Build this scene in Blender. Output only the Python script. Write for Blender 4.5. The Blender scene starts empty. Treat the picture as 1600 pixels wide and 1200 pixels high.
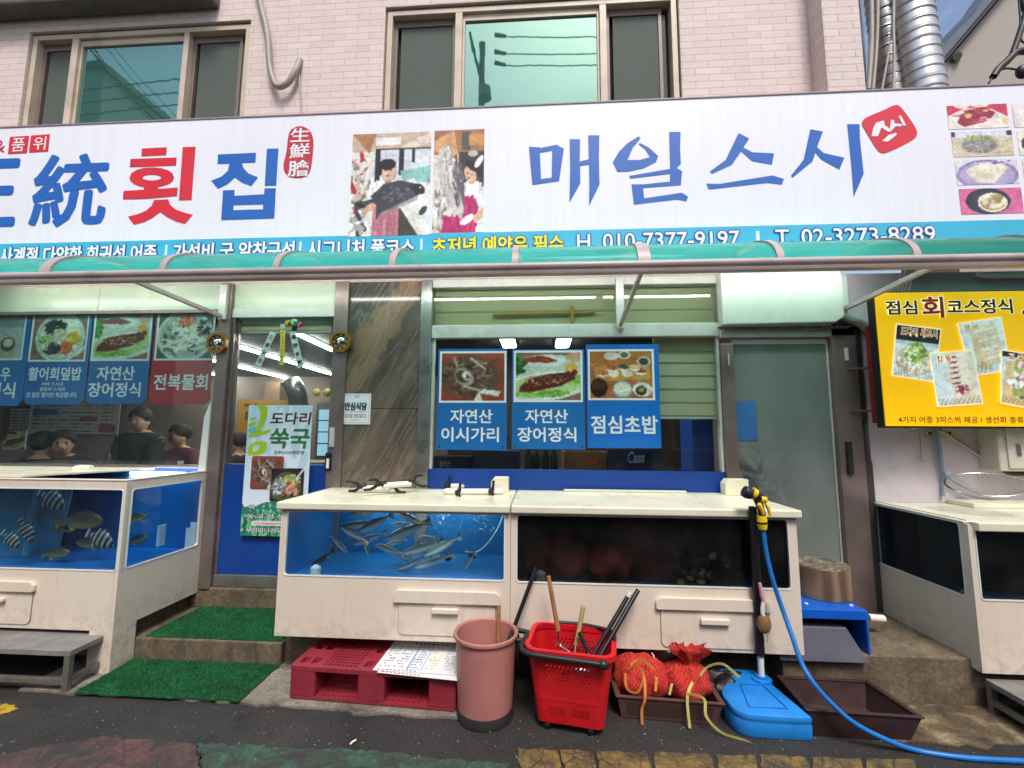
import bpy, bmesh, math, random
import numpy as np
from mathutils import Vector, Matrix
R = math.radians
random.seed(7)
rng = np.random.default_rng(7)
scene = bpy.context.scene
COL = scene.collection

# ------------------------------------------------------------------ camera, world, sun, exposure
F = 690.0
_Y = Vector((45, 75, F)).normalized()
_X = Vector((9970, -20, -690)); _X = (_X - _X.dot(_Y) * _Y).normalized()
_Z = _X.cross(_Y)
CAM = Vector((0, -3.3, 1.45))
cd = bpy.data.cameras.new('camera'); cam = bpy.data.objects.new('camera', cd); COL.objects.link(cam)
cd.sensor_width = 36; cd.lens = 36 * F / 1600; cd.clip_start = .05; cd.clip_end = 500
M = Matrix(((_X[0], -_X[1], -_X[2], CAM[0]), (_Y[0], -_Y[1], -_Y[2], CAM[1]), (_Z[0], -_Z[1], -_Z[2], CAM[2]), (0, 0, 0, 1)))
cam.matrix_world = M
scene.camera = cam

SUN_EL, SUN_AZ = 58, 165      # azimuth from +Y (north) clockwise
world = bpy.data.worlds.new('World'); scene.world = world; world.use_nodes = True
wn = world.node_tree; wn.nodes.clear()
wo = wn.nodes.new('ShaderNodeOutputWorld'); wb = wn.nodes.new('ShaderNodeBackground')
sk = wn.nodes.new('ShaderNodeTexSky'); sk.sky_type = 'NISHITA'; sk.sun_disc = False
sk.sun_elevation = R(SUN_EL); sk.sun_rotation = R(SUN_AZ); sk.air_density = 1.0; sk.dust_density = 3.0
tc = wn.nodes.new('ShaderNodeTexCoord'); mp = wn.nodes.new('ShaderNodeMapping'); mp.inputs['Scale'].default_value = (1, 1, 2.2)
nz = wn.nodes.new('ShaderNodeTexNoise'); nz.inputs['Scale'].default_value = 1.7; nz.inputs['Detail'].default_value = 7; nz.inputs['Roughness'].default_value = .58
cr = wn.nodes.new('ShaderNodeValToRGB'); cr.color_ramp.elements[0].position = .5; cr.color_ramp.elements[0].color = (.02, .02, .02, 1); cr.color_ramp.elements[1].position = .8; cr.color_ramp.elements[1].color = (.75, .75, .75, 1)
mx = wn.nodes.new('ShaderNodeMix'); mx.data_type = 'RGBA'
mx.inputs[7].default_value = (5.2, 5.3, 5.5, 1)
wn.links.new(tc.outputs['Generated'], mp.inputs[0]); wn.links.new(mp.outputs[0], nz.inputs['Vector'])
wn.links.new(nz.outputs['Fac'], cr.inputs[0]); wn.links.new(cr.outputs[0], mx.inputs[0])
wn.links.new(sk.outputs[0], mx.inputs[6]); wn.links.new(mx.outputs[2], wb.inputs[0])
wb.inputs[1].default_value = .135
wn.links.new(wb.outputs[0], wo.inputs[0])

sl = bpy.data.lights.new('sun', 'SUN'); sl.energy = 2.2; sl.angle = R(18); sl.color = (1, .95, .9)
so = bpy.data.objects.new('sun', sl); COL.objects.link(so)
_sd = Vector((math.sin(R(SUN_AZ)) * math.cos(R(SUN_EL)), math.cos(R(SUN_AZ)) * math.cos(R(SUN_EL)), math.sin(R(SUN_EL))))
so.rotation_euler = _sd.to_track_quat('Z', 'Y').to_euler()
vs = scene.view_settings; vs.view_transform = 'Standard'; vs.look = 'None'; vs.gamma = 1; vs.exposure = .5
scene.cycles.max_bounces = 14; scene.cycles.transparent_max_bounces = 24; scene.cycles.diffuse_bounces = 4
scene.cycles.caustics_reflective = False; scene.cycles.caustics_refractive = False

# ------------------------------------------------------------------ measuring: photo point -> point on a real plane
def _ray(px, py):
    return (px - 800) * Vector((_X[0], _Y[0], _Z[0])) + (py - 600) * Vector((_X[1], _Y[1], _Z[1])) + F * Vector((_X[2], _Y[2], _Z[2]))
def W(px, py, y):
    d = _ray(px, py); return CAM + d * ((y - CAM.y) / d.y)
def G(px, py, z):
    d = _ray(px, py); return CAM + d * ((z - CAM.z) / d.z)
def PXp(px, py, x):
    d = _ray(px, py); return CAM + d * ((x - CAM.x) / d.x)
def rect(a, b, c, d, y):
    mxx, myy = (a + c) / 2, (b + d) / 2
    return W(a, myy, y).x, W(c, myy, y).x, W(mxx, d, y).z, W(mxx, b, y).z     # x0,x1,z0,z1

# ------------------------------------------------------------------ materials
def lin(c):
    if isinstance(c, str):
        c = tuple(int(c[i:i + 2], 16) / 255 for i in (0, 2, 4))
    return tuple(x / 12.92 if x <= .04045 else ((x + .055) / 1.055) ** 2.4 for x in c)
_mats = {}
class NT:
    def __init__(s, name):
        s.m = bpy.data.materials.new(name); s.m.use_nodes = True; s.t = s.m.node_tree; s.t.nodes.clear()
        s.out = s.t.nodes.new('ShaderNodeOutputMaterial')
    def n(s, typ, **kw):
        nd = s.t.nodes.new('ShaderNode' + typ)
        for k, v in kw.items():
            k2 = k.replace('_', ' ')
            if k in nd.inputs.keys(): nd.inputs[k].default_value = v
            elif k2 in nd.inputs.keys(): nd.inputs[k2].default_value = v
            else: setattr(nd, k, v)
        return nd
    def l(s, a, b): s.t.links.new(a, b)
    def pos(s, scale=(1, 1, 1), rot=(0, 0, 0), loc=(0, 0, 0), gen=False):
        if gen: g = s.n('TexCoord').outputs['Object']
        else: g = s.n('NewGeometry').outputs['Position']
        mp = s.n('Mapping'); mp.inputs['Scale'].default_value = scale; mp.inputs['Rotation'].default_value = rot; mp.inputs['Location'].default_value = loc
        s.l(g, mp.inputs[0]); return mp.outputs[0]
    def noise(s, vec, scale, detail=4, rough=.55, dist=0):
        nd = s.n('TexNoise'); nd.inputs['Scale'].default_value = scale; nd.inputs['Detail'].default_value = detail
        nd.inputs['Roughness'].default_value = rough; nd.inputs['Distortion'].default_value = dist; s.l(vec, nd.inputs['Vector']); return nd.outputs['Fac']
    def ramp(s, fac, stops, interp='LINEAR'):
        r = s.n('ValToRGB'); r.color_ramp.interpolation = interp; e = r.color_ramp.elements
        while len(e) < len(stops): e.new(.5)
        for i, (p, c) in enumerate(stops):
            e[i].position = p; e[i].color = (*c[:3], 1) if not isinstance(c, (int, float)) else (c, c, c, 1)
        s.l(fac, r.inputs[0]); return r.outputs[0]
    def mix(s, f, a, b, mode='MIX'):
        nd = s.n('Mix', data_type='RGBA', blend_type=mode)
        for v, i in ((f, 0), (a, 6), (b, 7)):
            if hasattr(v, 'links'): s.l(v, nd.inputs[i])
            elif i == 0: nd.inputs[0].default_value = v
            else: nd.inputs[i].default_value = (*v[:3], 1)
        return nd.outputs[2]
    def bsdf(s, color, rough=.5, metal=0, bump=None, bstr=.3, bdist=.01, **kw):
        b = s.n('BsdfPrincipled')
        for k, v in (('Base Color', color), ('Roughness', rough), ('Metallic', metal)):
            if hasattr(v, 'links'): s.l(v, b.inputs[k])
            else: b.inputs[k].default_value = (*v[:3], 1) if k == 'Base Color' else v
        for k, v in kw.items(): b.inputs[k.replace('_', ' ')].default_value = v
        if bump is not None:
            bp = s.n('Bump'); bp.inputs['Strength'].default_value = bstr; bp.inputs['Distance'].default_value = bdist
            s.l(bump, bp.inputs['Height']); s.l(bp.outputs[0], b.inputs['Normal'])
        s.l(b.outputs[0], s.out.inputs[0]); return b
def pm(name, color, rough=.5, metal=0, var=.12, scale=6, bstr=.12, bscale=90, dirt=None, dirt_amt=.0, **kw):
    """plain surface with uneven tone, fine grain and optional grime"""
    if name in _mats: return _mats[name]
    c = lin(color); t = NT(name); p = t.pos(gen=False)
    n1 = t.noise(p, scale, 5, .6)
    a = tuple(x * (1 - var) for x in c); b = tuple(min(1, x * (1 + var * .6)) for x in c)
    col = t.ramp(n1, [(.3, a), (.7, b)])
    if dirt_amt > 0:
        n3 = t.noise(p, scale * .6, 8, .7, .6)
        f = t.ramp(n3, [(.5, 0.), (.75, dirt_amt)])
        col = t.mix(f, col, lin(dirt or '3a3128'))
    n2 = t.noise(p, bscale, 3)
    rr = t.ramp(n1, [(.3, max(.02, rough - .07)), (.7, min(1, rough + .07))])
    t.bsdf(col, rr, metal, n2, bstr, .004, **kw)
    _mats[name] = t.m; return t.m
def emis(name, color, s):
    if name in _mats: return _mats[name]
    t = NT(name); e = t.n('Emission'); e.inputs[0].default_value = (*lin(color), 1); e.inputs[1].default_value = s
    t.l(e.outputs[0], t.out.inputs[0]); _mats[name] = t.m; return t.m
def glass(name, tint, refl=1.0, rough=0.0, smear=0.0):
    t = NT(name); tr = t.n('BsdfTransparent'); tr.inputs[0].default_value = (*tint, 1)
    gl = t.n('BsdfGlossy'); gl.inputs['Roughness'].default_value = rough
    fr = t.n('Fresnel'); bf = t.n('Math', operation='MULTIPLY_ADD'); bf.inputs[1].default_value = 1 / 1.5 - 1.5; bf.inputs[2].default_value = 1.5
    t.l(t.n('NewGeometry').outputs['Backfacing'], bf.inputs[0]); t.l(bf.outputs[0], fr.inputs['IOR']); mu = t.n('Math', operation='MULTIPLY'); mu.inputs[1].default_value = refl
    t.l(fr.outputs[0], mu.inputs[0]); mx = t.n('MixShader'); t.l(mu.outputs[0], mx.inputs[0]); t.l(tr.outputs[0], mx.inputs[1]); t.l(gl.outputs[0], mx.inputs[2])
    last = mx
    if smear:
        df = t.n('BsdfDiffuse'); df.inputs[0].default_value = (.6, .65, .65, 1)
        p = t.pos((1, 1, 1)); f = t.ramp(t.noise(p, 5, 7, .65), [(.35, 0.), (.8, smear)])
        m2 = t.n('MixShader'); t.l(f, m2.inputs[0]); t.l(mx.outputs[0], m2.inputs[1]); t.l(df.outputs[0], m2.inputs[2]); last = m2
    t.l(last.outputs[0], t.out.inputs[0]); return t.m

def cream():
    t = NT('tank_cream'); p = t.pos(); n = t.noise(p, 2.5, 6, .6); c = t.ramp(n, [(.3, lin('d6c8b6')), (.7, lin('dfd2c2'))])
    st = t.noise(t.pos((26, 26, 1.1)), 1.0, 6, .7); c = t.mix(t.ramp(st, [(.55, 0.), (.78, .24)]), c, lin('94826c'))
    sp = t.noise(p, 34, 6, .7); c = t.mix(t.ramp(sp, [(.66, 0.), (.74, .4)]), c, lin('6c5c4c'))
    lowz = t.n('SeparateXYZ'); t.l(p, lowz.inputs[0]); r = t.n('MapRange'); r.inputs[1].default_value = .45; r.inputs[2].default_value = .2; t.l(lowz.outputs[2], r.inputs[0])
    sp2 = t.noise(p, 16, 8, .75); c = t.mix(t.mix(1, r.outputs[0], t.ramp(sp2, [(.46, 0.), (.66, .5)]), 'MULTIPLY'), c, lin('77654f'))
    t.bsdf(c, t.ramp(n, [(.3, .35), (.7, .5)]), 0, t.noise(p, 30, 4), .06, .004); return t.m
CREAM = cream()
LIDM = pm('lid_cream', 'dedac2', .3, var=.08, scale=3, dirt='9a9078', dirt_amt=.18, bscale=40)
BLUEP = pm('blue_panel', '083f92', .45, var=.12, scale=1.5)
BLUEL = pm('blue_liner', '0c66a8', .35, var=.25, scale=3)
STEEL = pm('steel_post', 'a9aaa6', .3, .8, var=.15, scale=5, dirt='5a4c42', dirt_amt=.35)
BROWNF = pm('bronze_frame', '8c7c77', .35, .5, var=.15, scale=5, dirt='3a302c', dirt_amt=.4)
WHITEAL = pm('white_aluminium', 'd4d6d0', .35, .15, var=.1, scale=5, dirt='6c6a62', dirt_amt=.35)
BEIGEF = pm('beige_frame', 'c9b9a4', .45, var=.12, scale=5, dirt='5d5044', dirt_amt=.4)
BLACKP = pm('black_plastic', '1b1b1e', .45, var=.2, scale=20)
WHITEP = pm('white_plastic', 'e4e0d4', .35, var=.06, scale=10, dirt='8a8070', dirt_amt=.2)
CONC = None
def concrete(name, base, dark, light, sc=3):
    t = NT(name); p = t.pos(); n = t.noise(p, sc, 9, .68, .4); n2 = t.noise(p, sc * 14, 6, .7); n3 = t.noise(t.pos((3, 3, .7)), sc * 1.3, 6, .6)
    c = t.ramp(n, [(.3, lin(dark)), (.5, lin(base)), (.72, lin(light))])
    c = t.mix(t.ramp(n2, [(.35, .5), (.6, 0.)]), c, lin(dark))
    c = t.mix(t.ramp(n3, [(.52, 0.), (.7, .6)]), c, lin(dark))
    t.bsdf(c, .85, 0, n2, .5, .012); return t.m
CONC = concrete('concrete', '6e604d', '322a20', '8c7d66')
APRON = concrete('apron_concrete', '8b8378', '443f38', 'a9a296', 4)
WOOD = pm('tool_wood', '9c7245', .6, var=.3, scale=14, dirt='3a2a1a', dirt_amt=.4)
CHROME = pm('chrome', 'c8c8c8', .22, 1, var=.1, scale=8)
REDP = pm('red_plastic', 'c81722', .4, var=.12, scale=5, dirt='5c1416', dirt_amt=.3)
REDPAL = pm('pallet_red', '8f2a38', .5, var=.18, scale=5, dirt='4c2a2a', dirt_amt=.45)
PINKP = pm('bin_pink', 'b0746c', .5, var=.16, scale=4, dirt='6a4a44', dirt_amt=.5)
DKBROWN = pm('tray_brown', '3a2526', .45, var=.2, scale=5, dirt='6a5a50', dirt_amt=.2)
BRBASK = pm('basket_brown', '5a3d38', .5, var=.2, scale=6, dirt='2a1a18', dirt_amt=.4)
BASEBLUE = pm('base_blue', '1f7fd0', .4, var=.16, scale=6, dirt='2a4a6a', dirt_amt=.5)
TABLEBLUE = pm('table_blue', '0a5ac0', .35, var=.12, scale=5, dirt='0a2a5a', dirt_amt=.4)
HOSEB = pm('hose_blue', '1a70bc', .35, var=.08, scale=8)
YELP = pm('yellow_plastic', 'f0c818', .4, var=.08)
ALU = pm('raw_aluminium', '8f8d89', .42, .7, var=.2, scale=9, dirt='4a443e', dirt_amt=.55)
PAPER = pm('paper_white', 'eceae6', .6, var=.03, scale=8, bstr=.03)

# ------------------------------------------------------------------ mesh builder
class MB:
    def __init__(s): s.v = []; s.f = []
    def add(s, vs, fs):
        o = len(s.v); s.v += [tuple(v) for v in vs]; s.f += [tuple(i + o for i in f) for f in fs]; return s
    def box(s, x0, x1, y0, y1, z0, z1, rot=0, c=None):
        vs = [Vector((x, y, z)) for z in (z0, z1) for y in (y0, y1) for x in (x0, x1)]
        if rot:
            c = c or Vector(((x0 + x1) / 2, (y0 + y1) / 2, 0)); m = Matrix.Rotation(rot, 3, 'Z')
            vs = [m @ (v - c) + c for v in vs]
        return s.add(vs, [(0, 2, 3, 1), (4, 5, 7, 6), (0, 1, 5, 4), (2, 6, 7, 3), (0, 4, 6, 2), (1, 3, 7, 5)])
    def hexa(s, b, t):        # 4 bottom, 4 top (ccw seen from above)
        return s.add(list(b) + list(t), [(3, 2, 1, 0), (4, 5, 6, 7), (0, 1, 5, 4), (1, 2, 6, 5), (2, 3, 7, 6), (3, 0, 4, 7)])
    def frame(s, x0, x1, z0, z1, y0, y1, t, tb=None, tt=None):
        tb = tb or t; tt = tt or t
        s.box(x0, x0 + t, y0, y1, z0, z1); s.box(x1 - t, x1, y0, y1, z0, z1)
        s.box(x0 + t, x1 - t, y0, y1, z0, z0 + tb); s.box(x0 + t, x1 - t, y0, y1, z1 - tt, z1); return s
    def tube(s, pts, r, n=10, caps=True, flat=None):
        pts = [Vector(p) for p in pts]; k = len(pts); rs = r if isinstance(r, (list, tuple)) else [r] * k
        up = None; rings = []
        for i, p in enumerate(pts):
            d = (pts[min(i + 1, k - 1)] - pts[max(i - 1, 0)]).normalized()
            if up is None:
                up = Vector((0, 0, 1)) if abs(d.z) < .9 else Vector((0, 1, 0))
            a = d.cross(up).normalized(); up = a.cross(d).normalized(); fl = flat or 1
            rings.append([p + a * math.cos(2 * math.pi * j / n) * rs[i] + up * math.sin(2 * math.pi * j / n) * rs[i] * fl for j in range(n)])
        vs = [v for rg in rings for v in rg]; fs = []
        for i in range(k - 1):
            for j in range(n):
                fs.append((i * n + j, i * n + (j + 1) % n, (i + 1) * n + (j + 1) % n, (i + 1) * n + j))
        if caps: fs += [tuple(range(n))[::-1], tuple((k - 1) * n + j for j in range(n))]
        return s.add(vs, fs)
    def lathe(s, prof, c=(0, 0, 0), n=32, sx=1, sy=1, caps=True):
        vs = []; fs = []; k = len(prof); c = Vector(c)
        for r, z in prof:
            for j in range(n):
                a = 2 * math.pi * j / n; vs.append(c + Vector((r * math.cos(a) * sx, r * math.sin(a) * sy, z)))
        for i in range(k - 1):
            for j in range(n): fs.append((i * n + j, i * n + (j + 1) % n, (i + 1) * n + (j + 1) % n, (i + 1) * n + j))
        if caps: fs += [tuple(range(n))[::-1], tuple((k - 1) * n + j for j in range(n))]
        return s.add(vs, fs)
    def ell(s, c, r, n=14, m=9, mtx=None):
        c = Vector(c); vs = []; fs = []
        for i in range(m + 1):
            t = math.pi * i / m
            for j in range(n):
                a = 2 * math.pi * j / n
                v = Vector((r[0] * math.sin(t) * math.cos(a), r[1] * math.sin(t) * math.sin(a), r[2] * math.cos(t)))
                vs.append(c + (mtx @ v if mtx else v))
        for i in range(m):
            for j in range(n): fs.append((i * n + j, (i + 1) * n + j, (i + 1) * n + (j + 1) % n, i * n + (j + 1) % n))
        return s.add(vs, fs)
    def prism(s, pts, ax, a, b):   # pts 2-D polygon; ax = axis of extrusion
        def p3(p, w): return {'y': (p[0], w, p[1]), 'x': (w, p[0], p[1]), 'z': (p[0], p[1], w)}[ax]
        n = len(pts); vs = [p3(p, a) for p in pts] + [p3(p, b) for p in pts]
        return s.add(vs, [tuple(range(n)), tuple(range(n, 2 * n))[::-1]] + [(i, n + i, n + (i + 1) % n, (i + 1) % n) for i in range(n)])

rootloc = {}
def link(name, me, material, parent=None, loc=(0, 0, 0), bevel=0, smooth=None, seg=2):
    """mesh in world coordinates -> object whose origin is its thing's base"""
    base = rootloc[parent.name] if parent else Vector(loc)
    me.transform(Matrix.Translation(-base))
    if isinstance(material, (list, tuple)):
        for m in material: me.materials.append(m)
    elif material and len(me.materials) == 0: me.materials.append(material)
    if smooth:
        me.shade_smooth(); me.set_sharp_from_angle(angle=R(smooth))
    o = bpy.data.objects.new(name, me); COL.objects.link(o)
    if parent: o.parent = parent
    else: o.location = base
    rootloc[o.name] = base
    if bevel:
        b = o.modifiers.new('bevel', 'BEVEL'); b.width = bevel; b.segments = seg; b.limit_method = 'ANGLE'; b.angle_limit = R(40); b.harden_normals = False
    return o
def mesh(mb, name='m'):
    me = bpy.data.meshes.new(name); me.from_pydata(mb.v, [], mb.f)
    bm = bmesh.new(); bm.from_mesh(me); bmesh.ops.recalc_face_normals(bm, faces=bm.faces); bm.to_mesh(me); bm.free(); return me
def part(name, mb, material, parent, bevel=0, smooth=None, label=None, seg=2):
    o = link(name, mesh(mb, name), material, parent, bevel=bevel, smooth=smooth, seg=seg)
    if label: o['label'] = label
    return o
def thing(name, label, cat, loc, group=None):
    o = bpy.data.objects.new(name, None); COL.objects.link(o); o.location = loc; o.empty_display_size = .05
    o['label'] = label; o['category'] = cat
    if group: o['group'] = group
    rootloc[o.name] = Vector(loc); return o
def solo(name, label, cat, mb, material, group=None, bevel=0, smooth=None):
    a = np.array(mb.v); loc = ((a[:, 0].min() + a[:, 0].max()) / 2, (a[:, 1].min() + a[:, 1].max()) / 2, a[:, 2].min())
    o = link(name, mesh(mb, name), material, None, loc, bevel, smooth); o['label'] = label; o['category'] = cat
    if group: o['group'] = group
    return o
def struct(name, mb, material, kind='structure', bevel=0, smooth=None):
    o = link(name, mesh(mb, name), material, None, (0, 0, 0), bevel, smooth); o['kind'] = kind; return o
def bez(p, n=24):   # smooth curve through points
    p = [Vector(q) for q in p]; out = []
    for i in range(len(p) - 1):
        a, b, c, d = p[max(i - 1, 0)], p[i], p[i + 1], p[min(i + 2, len(p) - 1)]
        for k in range(n):
            t = k / n; out.append(.5 * ((2 * b) + (c - a) * t + (2 * a - 5 * b + 4 * c - d) * t * t + (3 * b - a - 3 * c + d) * t ** 3))
    return out + [p[-1]]

# ------------------------------------------------------------------ flat shapes with holes, lettering, printed pictures
def curve_flat(loops, ext, fmap):
    """filled 2-D loops (holes by even-odd) extruded by ext; fmap(u,v,w)->world"""
    c = bpy.data.curves.new('c', 'CURVE'); c.dimensions = '2D'; c.fill_mode = 'BOTH'; c.extrude = ext / 2
    for lp in loops:
        s = c.splines.new('POLY'); s.points.add(len(lp) - 1); s.use_cyclic_u = True
        for i, q in enumerate(lp): s.points[i].co = (q[0], q[1], 0, 1)
    o = bpy.data.objects.new('c', c); me = bpy.data.meshes.new_from_object(o)
    mb = MB(); mb.v = [tuple(fmap(*v.co)) for v in me.vertices]; mb.f = [tuple(p.vertices) for p in me.polygons]
    bpy.data.objects.remove(o); bpy.data.curves.remove(c); bpy.data.meshes.remove(me); return mb
def rrect(x0, x1, z0, z1, r, n=6):
    out = []
    for cx, cz, a0 in ((x1 - r, z1 - r, 0), (x0 + r, z1 - r, 90), (x0 + r, z0 + r, 180), (x1 - r, z0 + r, 270)):
        for k in range(n + 1):
            a = R(a0 + 90 * k / n); out.append((cx + r * math.cos(a), cz + r * math.sin(a)))
    return out
def plateY(loops, y, th): return curve_flat(loops, th, lambda u, v, w: (u, y + w, v))
def plateX(loops, x, th): return curve_flat(loops, th, lambda u, v, w: (x + w, u, v))
_tcache = {}
def glyphs(body, off, ext, res=3, spacing=1):
    key = (body, off, res, spacing)
    if key not in _tcache:
        c = bpy.data.curves.new('t', 'FONT'); c.body = body; c.offset = off; c.extrude = .5; c.resolution_u = res; c.space_character = spacing; c.align_x = 'CENTER'; c.space_line = 1.15
        o = bpy.data.objects.new('t', c); me = bpy.data.meshes.new_from_object(o)
        a = np.array([v.co[:] for v in me.vertices]); f = [tuple(p.vertices) for p in me.polygons]
        bpy.data.objects.remove(o); bpy.data.curves.remove(c); bpy.data.meshes.remove(me); _tcache[key] = (a, f)
    return _tcache[key]
def text(parent, body, box, y, material, off=.0, th=.0008, ref=None, spacing=1, name='lettering', rot=0, bold=0, shear=0, res=3):
    """lettering stretched over the box (x0,x1,z0,z1) on the plane y. off swells the strokes (ref: unswollen size keeps outline layers registered)"""
    a, f = glyphs(body, off, 1, res, spacing); b = glyphs(body, 0, 1, res, spacing)[0]
    mn, mxv = b.min(0), b.max(0)
    if ref is not None: mn, mxv = ref
    x0, x1, z0, z1 = box; mb = MB()
    u = (a[:, 0] - mn[0]) / (mxv[0] - mn[0]); v = (a[:, 1] - mn[1]) / (mxv[1] - mn[1])
    X = x0 + u * (x1 - x0) + shear * (v - .5) * (z1 - z0); Z = z0 + v * (z1 - z0)
    if rot:
        cx, cz = (x0 + x1) / 2, (z0 + z1) / 2; c_, s_ = math.cos(rot), math.sin(rot)
        X, Z = cx + (X - cx) * c_ - (Z - cz) * s_, cz + (X - cx) * s_ + (Z - cz) * c_
    Yv = y - th * (a[:, 2] + .5)
    mb.v = list(zip(X.tolist(), Yv.tolist(), Z.tolist())); mb.f = list(f)
    if bold:       # thicker strokes: the glyph restruck a little to each side
        v0, f0 = mb.v, f
        for k in range(8):
            q = 6.2832 * k / 8; mb.add([(p[0] + bold * math.cos(q), p[1] - .00012 * (k + 1), p[2] + bold * math.sin(q)) for p in v0], f0)
    me = bpy.data.meshes.new(name); me.from_pydata(mb.v, [], mb.f)
    return link(name, me, material, parent)
def ptext(parent, body, pb, y, material, **kw):
    return text(parent, body, rect(*pb, y), y, material, **kw)
def outlines(parent, loops, y, material, name='lettering', th=.0008):
    """each item: list of loops in photo points, laid on the plane y"""
    mb = MB()
    for lp in loops:
        L = [[(W(p[0], p[1], y).x, W(p[0], p[1], y).z) for p in q] for q in lp]
        m = plateY(L, y - th / 2, th); mb.add(m.v, m.f)
    return link(name, mesh(mb, name), material, parent)

def printmat(name, rough=.35):
    t = NT(name); a = t.n('Attribute', attribute_name='ink'); t.bsdf(a.outputs['Color'], rough); return t.m
INK = printmat('printed_ink'); INKM = printmat('printed_ink_matt', .6)
_ib = NT('backlit_ink'); _a = _ib.n('Attribute', attribute_name='ink'); _b = _ib.bsdf(_a.outputs['Color'], .35); _ib.l(_a.outputs['Color'], _b.inputs['Emission Color']); _b.inputs['Emission Strength'].default_value = .38; INKB = _ib.m
class Can:
    def __init__(s, n, m, bg):
        s.n, s.m = n, m; s.a = np.zeros((m, n, 3)); s.a[:] = hexc(bg)
        s.y, s.x = np.mgrid[0:m, 0:n]; s.x = (s.x + .5) / n; s.y = (s.y + .5) / m; s.asp = m / n
    def put(s, mask, c, al=1.0):
        s.a[mask] = s.a[mask] * (1 - al) + np.array(hexc(c)) * al; return s
    def ell(s, cx, cy, rx, ry, c, rot=0, al=1.0):
        dx, dy = s.x - cx, (s.y - cy); q = R(rot)
        u = dx * math.cos(q) + dy * math.sin(q); v = -dx * math.sin(q) + dy * math.cos(q)
        return s.put((u / rx) ** 2 + (v / ry) ** 2 < 1, c, al)
    def poly(s, pts, c, al=1.0):
        ins = np.zeros(s.x.shape, bool); k = len(pts)
        for i in range(k):
            x1, y1 = pts[i]; x2, y2 = pts[(i + 1) % k]
            if y1 == y2: continue
            cond = ((y1 > s.y) != (y2 > s.y)) & (s.x < (x2 - x1) * (s.y - y1) / (y2 - y1) + x1); ins ^= cond
        return s.put(ins, c, al)
    def box(s, x0, y0, x1, y1, c, al=1.0): return s.put((s.x >= x0) & (s.x <= x1) & (s.y >= y0) & (s.y <= y1), c, al)
    def line(s, x1, y1, x2, y2, w, c, al=1.0):
        dx, dy = x2 - x1, y2 - y1; L = dx * dx + dy * dy + 1e-9
        t = np.clip(((s.x - x1) * dx + (s.y - y1) * dy) / L, 0, 1)
        return s.put((s.x - x1 - t * dx) ** 2 + (s.y - y1 - t * dy) ** 2 < w * w, c, al)
    def strokes(s, cx, cy, rx, ry, n, cols, w=.012, ln=.12, ang=None, spread=90):
        for _ in range(n):
            a = rng.uniform(0, 6.283); r = math.sqrt(rng.uniform(0, 1)); x = cx + rx * r * math.cos(a); y = cy + ry * r * math.sin(a)
            q = R(rng.uniform(0, 360)) if ang is None else R(ang + rng.uniform(-spread, spread)); l = ln * rng.uniform(.4, 1)
            s.line(x - l * math.cos(q) / 2, y - l * math.sin(q) / 2, x + l * math.cos(q) / 2, y + l * math.sin(q) / 2, w * rng.uniform(.6, 1.3), cols[rng.integers(len(cols))])
        return s
    def grad(s, top, bot):
        t = s.y[..., None]; s.a = np.array(hexc(top)) * (1 - t) + np.array(hexc(bot)) * t; return s
    def grain(s, k=.05):     # photographic softness and grain of the print
        a = np.pad(s.a, ((1, 1), (1, 1), (0, 0)), 'edge'); s.a = (a[1:-1, 1:-1] * 2 + a[:-2, 1:-1] + a[2:, 1:-1] + a[1:-1, :-2] + a[1:-1, 2:]) / 6
        def lo(q):
            g = rng.normal(0, 1, (s.m // q + 3, s.n // q + 3)); yy = np.arange(s.m) / q; xx_ = np.arange(s.n) / q; y0 = yy.astype(int); x0 = xx_.astype(int); fy = (yy - y0)[:, None]; fx = (xx_ - x0)[None]
            return g[y0][:, x0] * (1 - fy) * (1 - fx) + g[y0 + 1][:, x0] * fy * (1 - fx) + g[y0][:, x0 + 1] * (1 - fy) * fx + g[y0 + 1][:, x0 + 1] * fy * fx
        s.a = np.clip(s.a * (1 + k * rng.normal(0, 1, (s.m, s.n)) + .045 * lo(4) + .035 * lo(11))[..., None], 0, 1); return s
def hexc(c): return tuple(int(c[i:i + 2], 16) / 255 for i in (0, 2, 4)) if isinstance(c, str) else c
def picture(parent, can, corners, name='picture', material=None):
    """print on a flat sheet; corners TL,TR,BR,BL in world coordinates"""
    tl, tr, br, bl = [Vector(c) for c in corners]; n, m = can.n + 1, can.m + 1
    u = np.linspace(0, 1, n); v = np.linspace(0, 1, m); U, V = np.meshgrid(u, v)
    P = (np.array(tl)[None, None] * ((1 - U) * (1 - V))[..., None] + np.array(tr)[None, None] * (U * (1 - V))[..., None]
         + np.array(br)[None, None] * (U * V)[..., None] + np.array(bl)[None, None] * ((1 - U) * V)[..., None]).reshape(-1, 3)
    idx = np.arange(n * m).reshape(m, n); q = np.stack([idx[:-1, :-1], idx[1:, :-1], idx[1:, 1:], idx[:-1, 1:]], -1).reshape(-1, 4)
    me = bpy.data.meshes.new(name); me.from_pydata(P.tolist(), [], q.tolist())
    at = me.attributes.new('ink', 'FLOAT_COLOR', 'FACE')
    c = can.a.reshape(-1, 3); c = np.where(c <= .04045, c / 12.92, ((c + .055) / 1.055) ** 2.4)
    at.data.foreach_set('color', np.concatenate([c, np.ones((len(c), 1))], 1).astype(np.float32).ravel())
    return link(name, me, material or INK, parent)
def ppic(parent, can, pb, y, **kw):
    x0, x1, z0, z1 = rect(*pb, y); return picture(parent, can, ((x0, y, z1), (x1, y, z1), (x1, y, z0), (x0, y, z0)), **kw)

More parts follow.
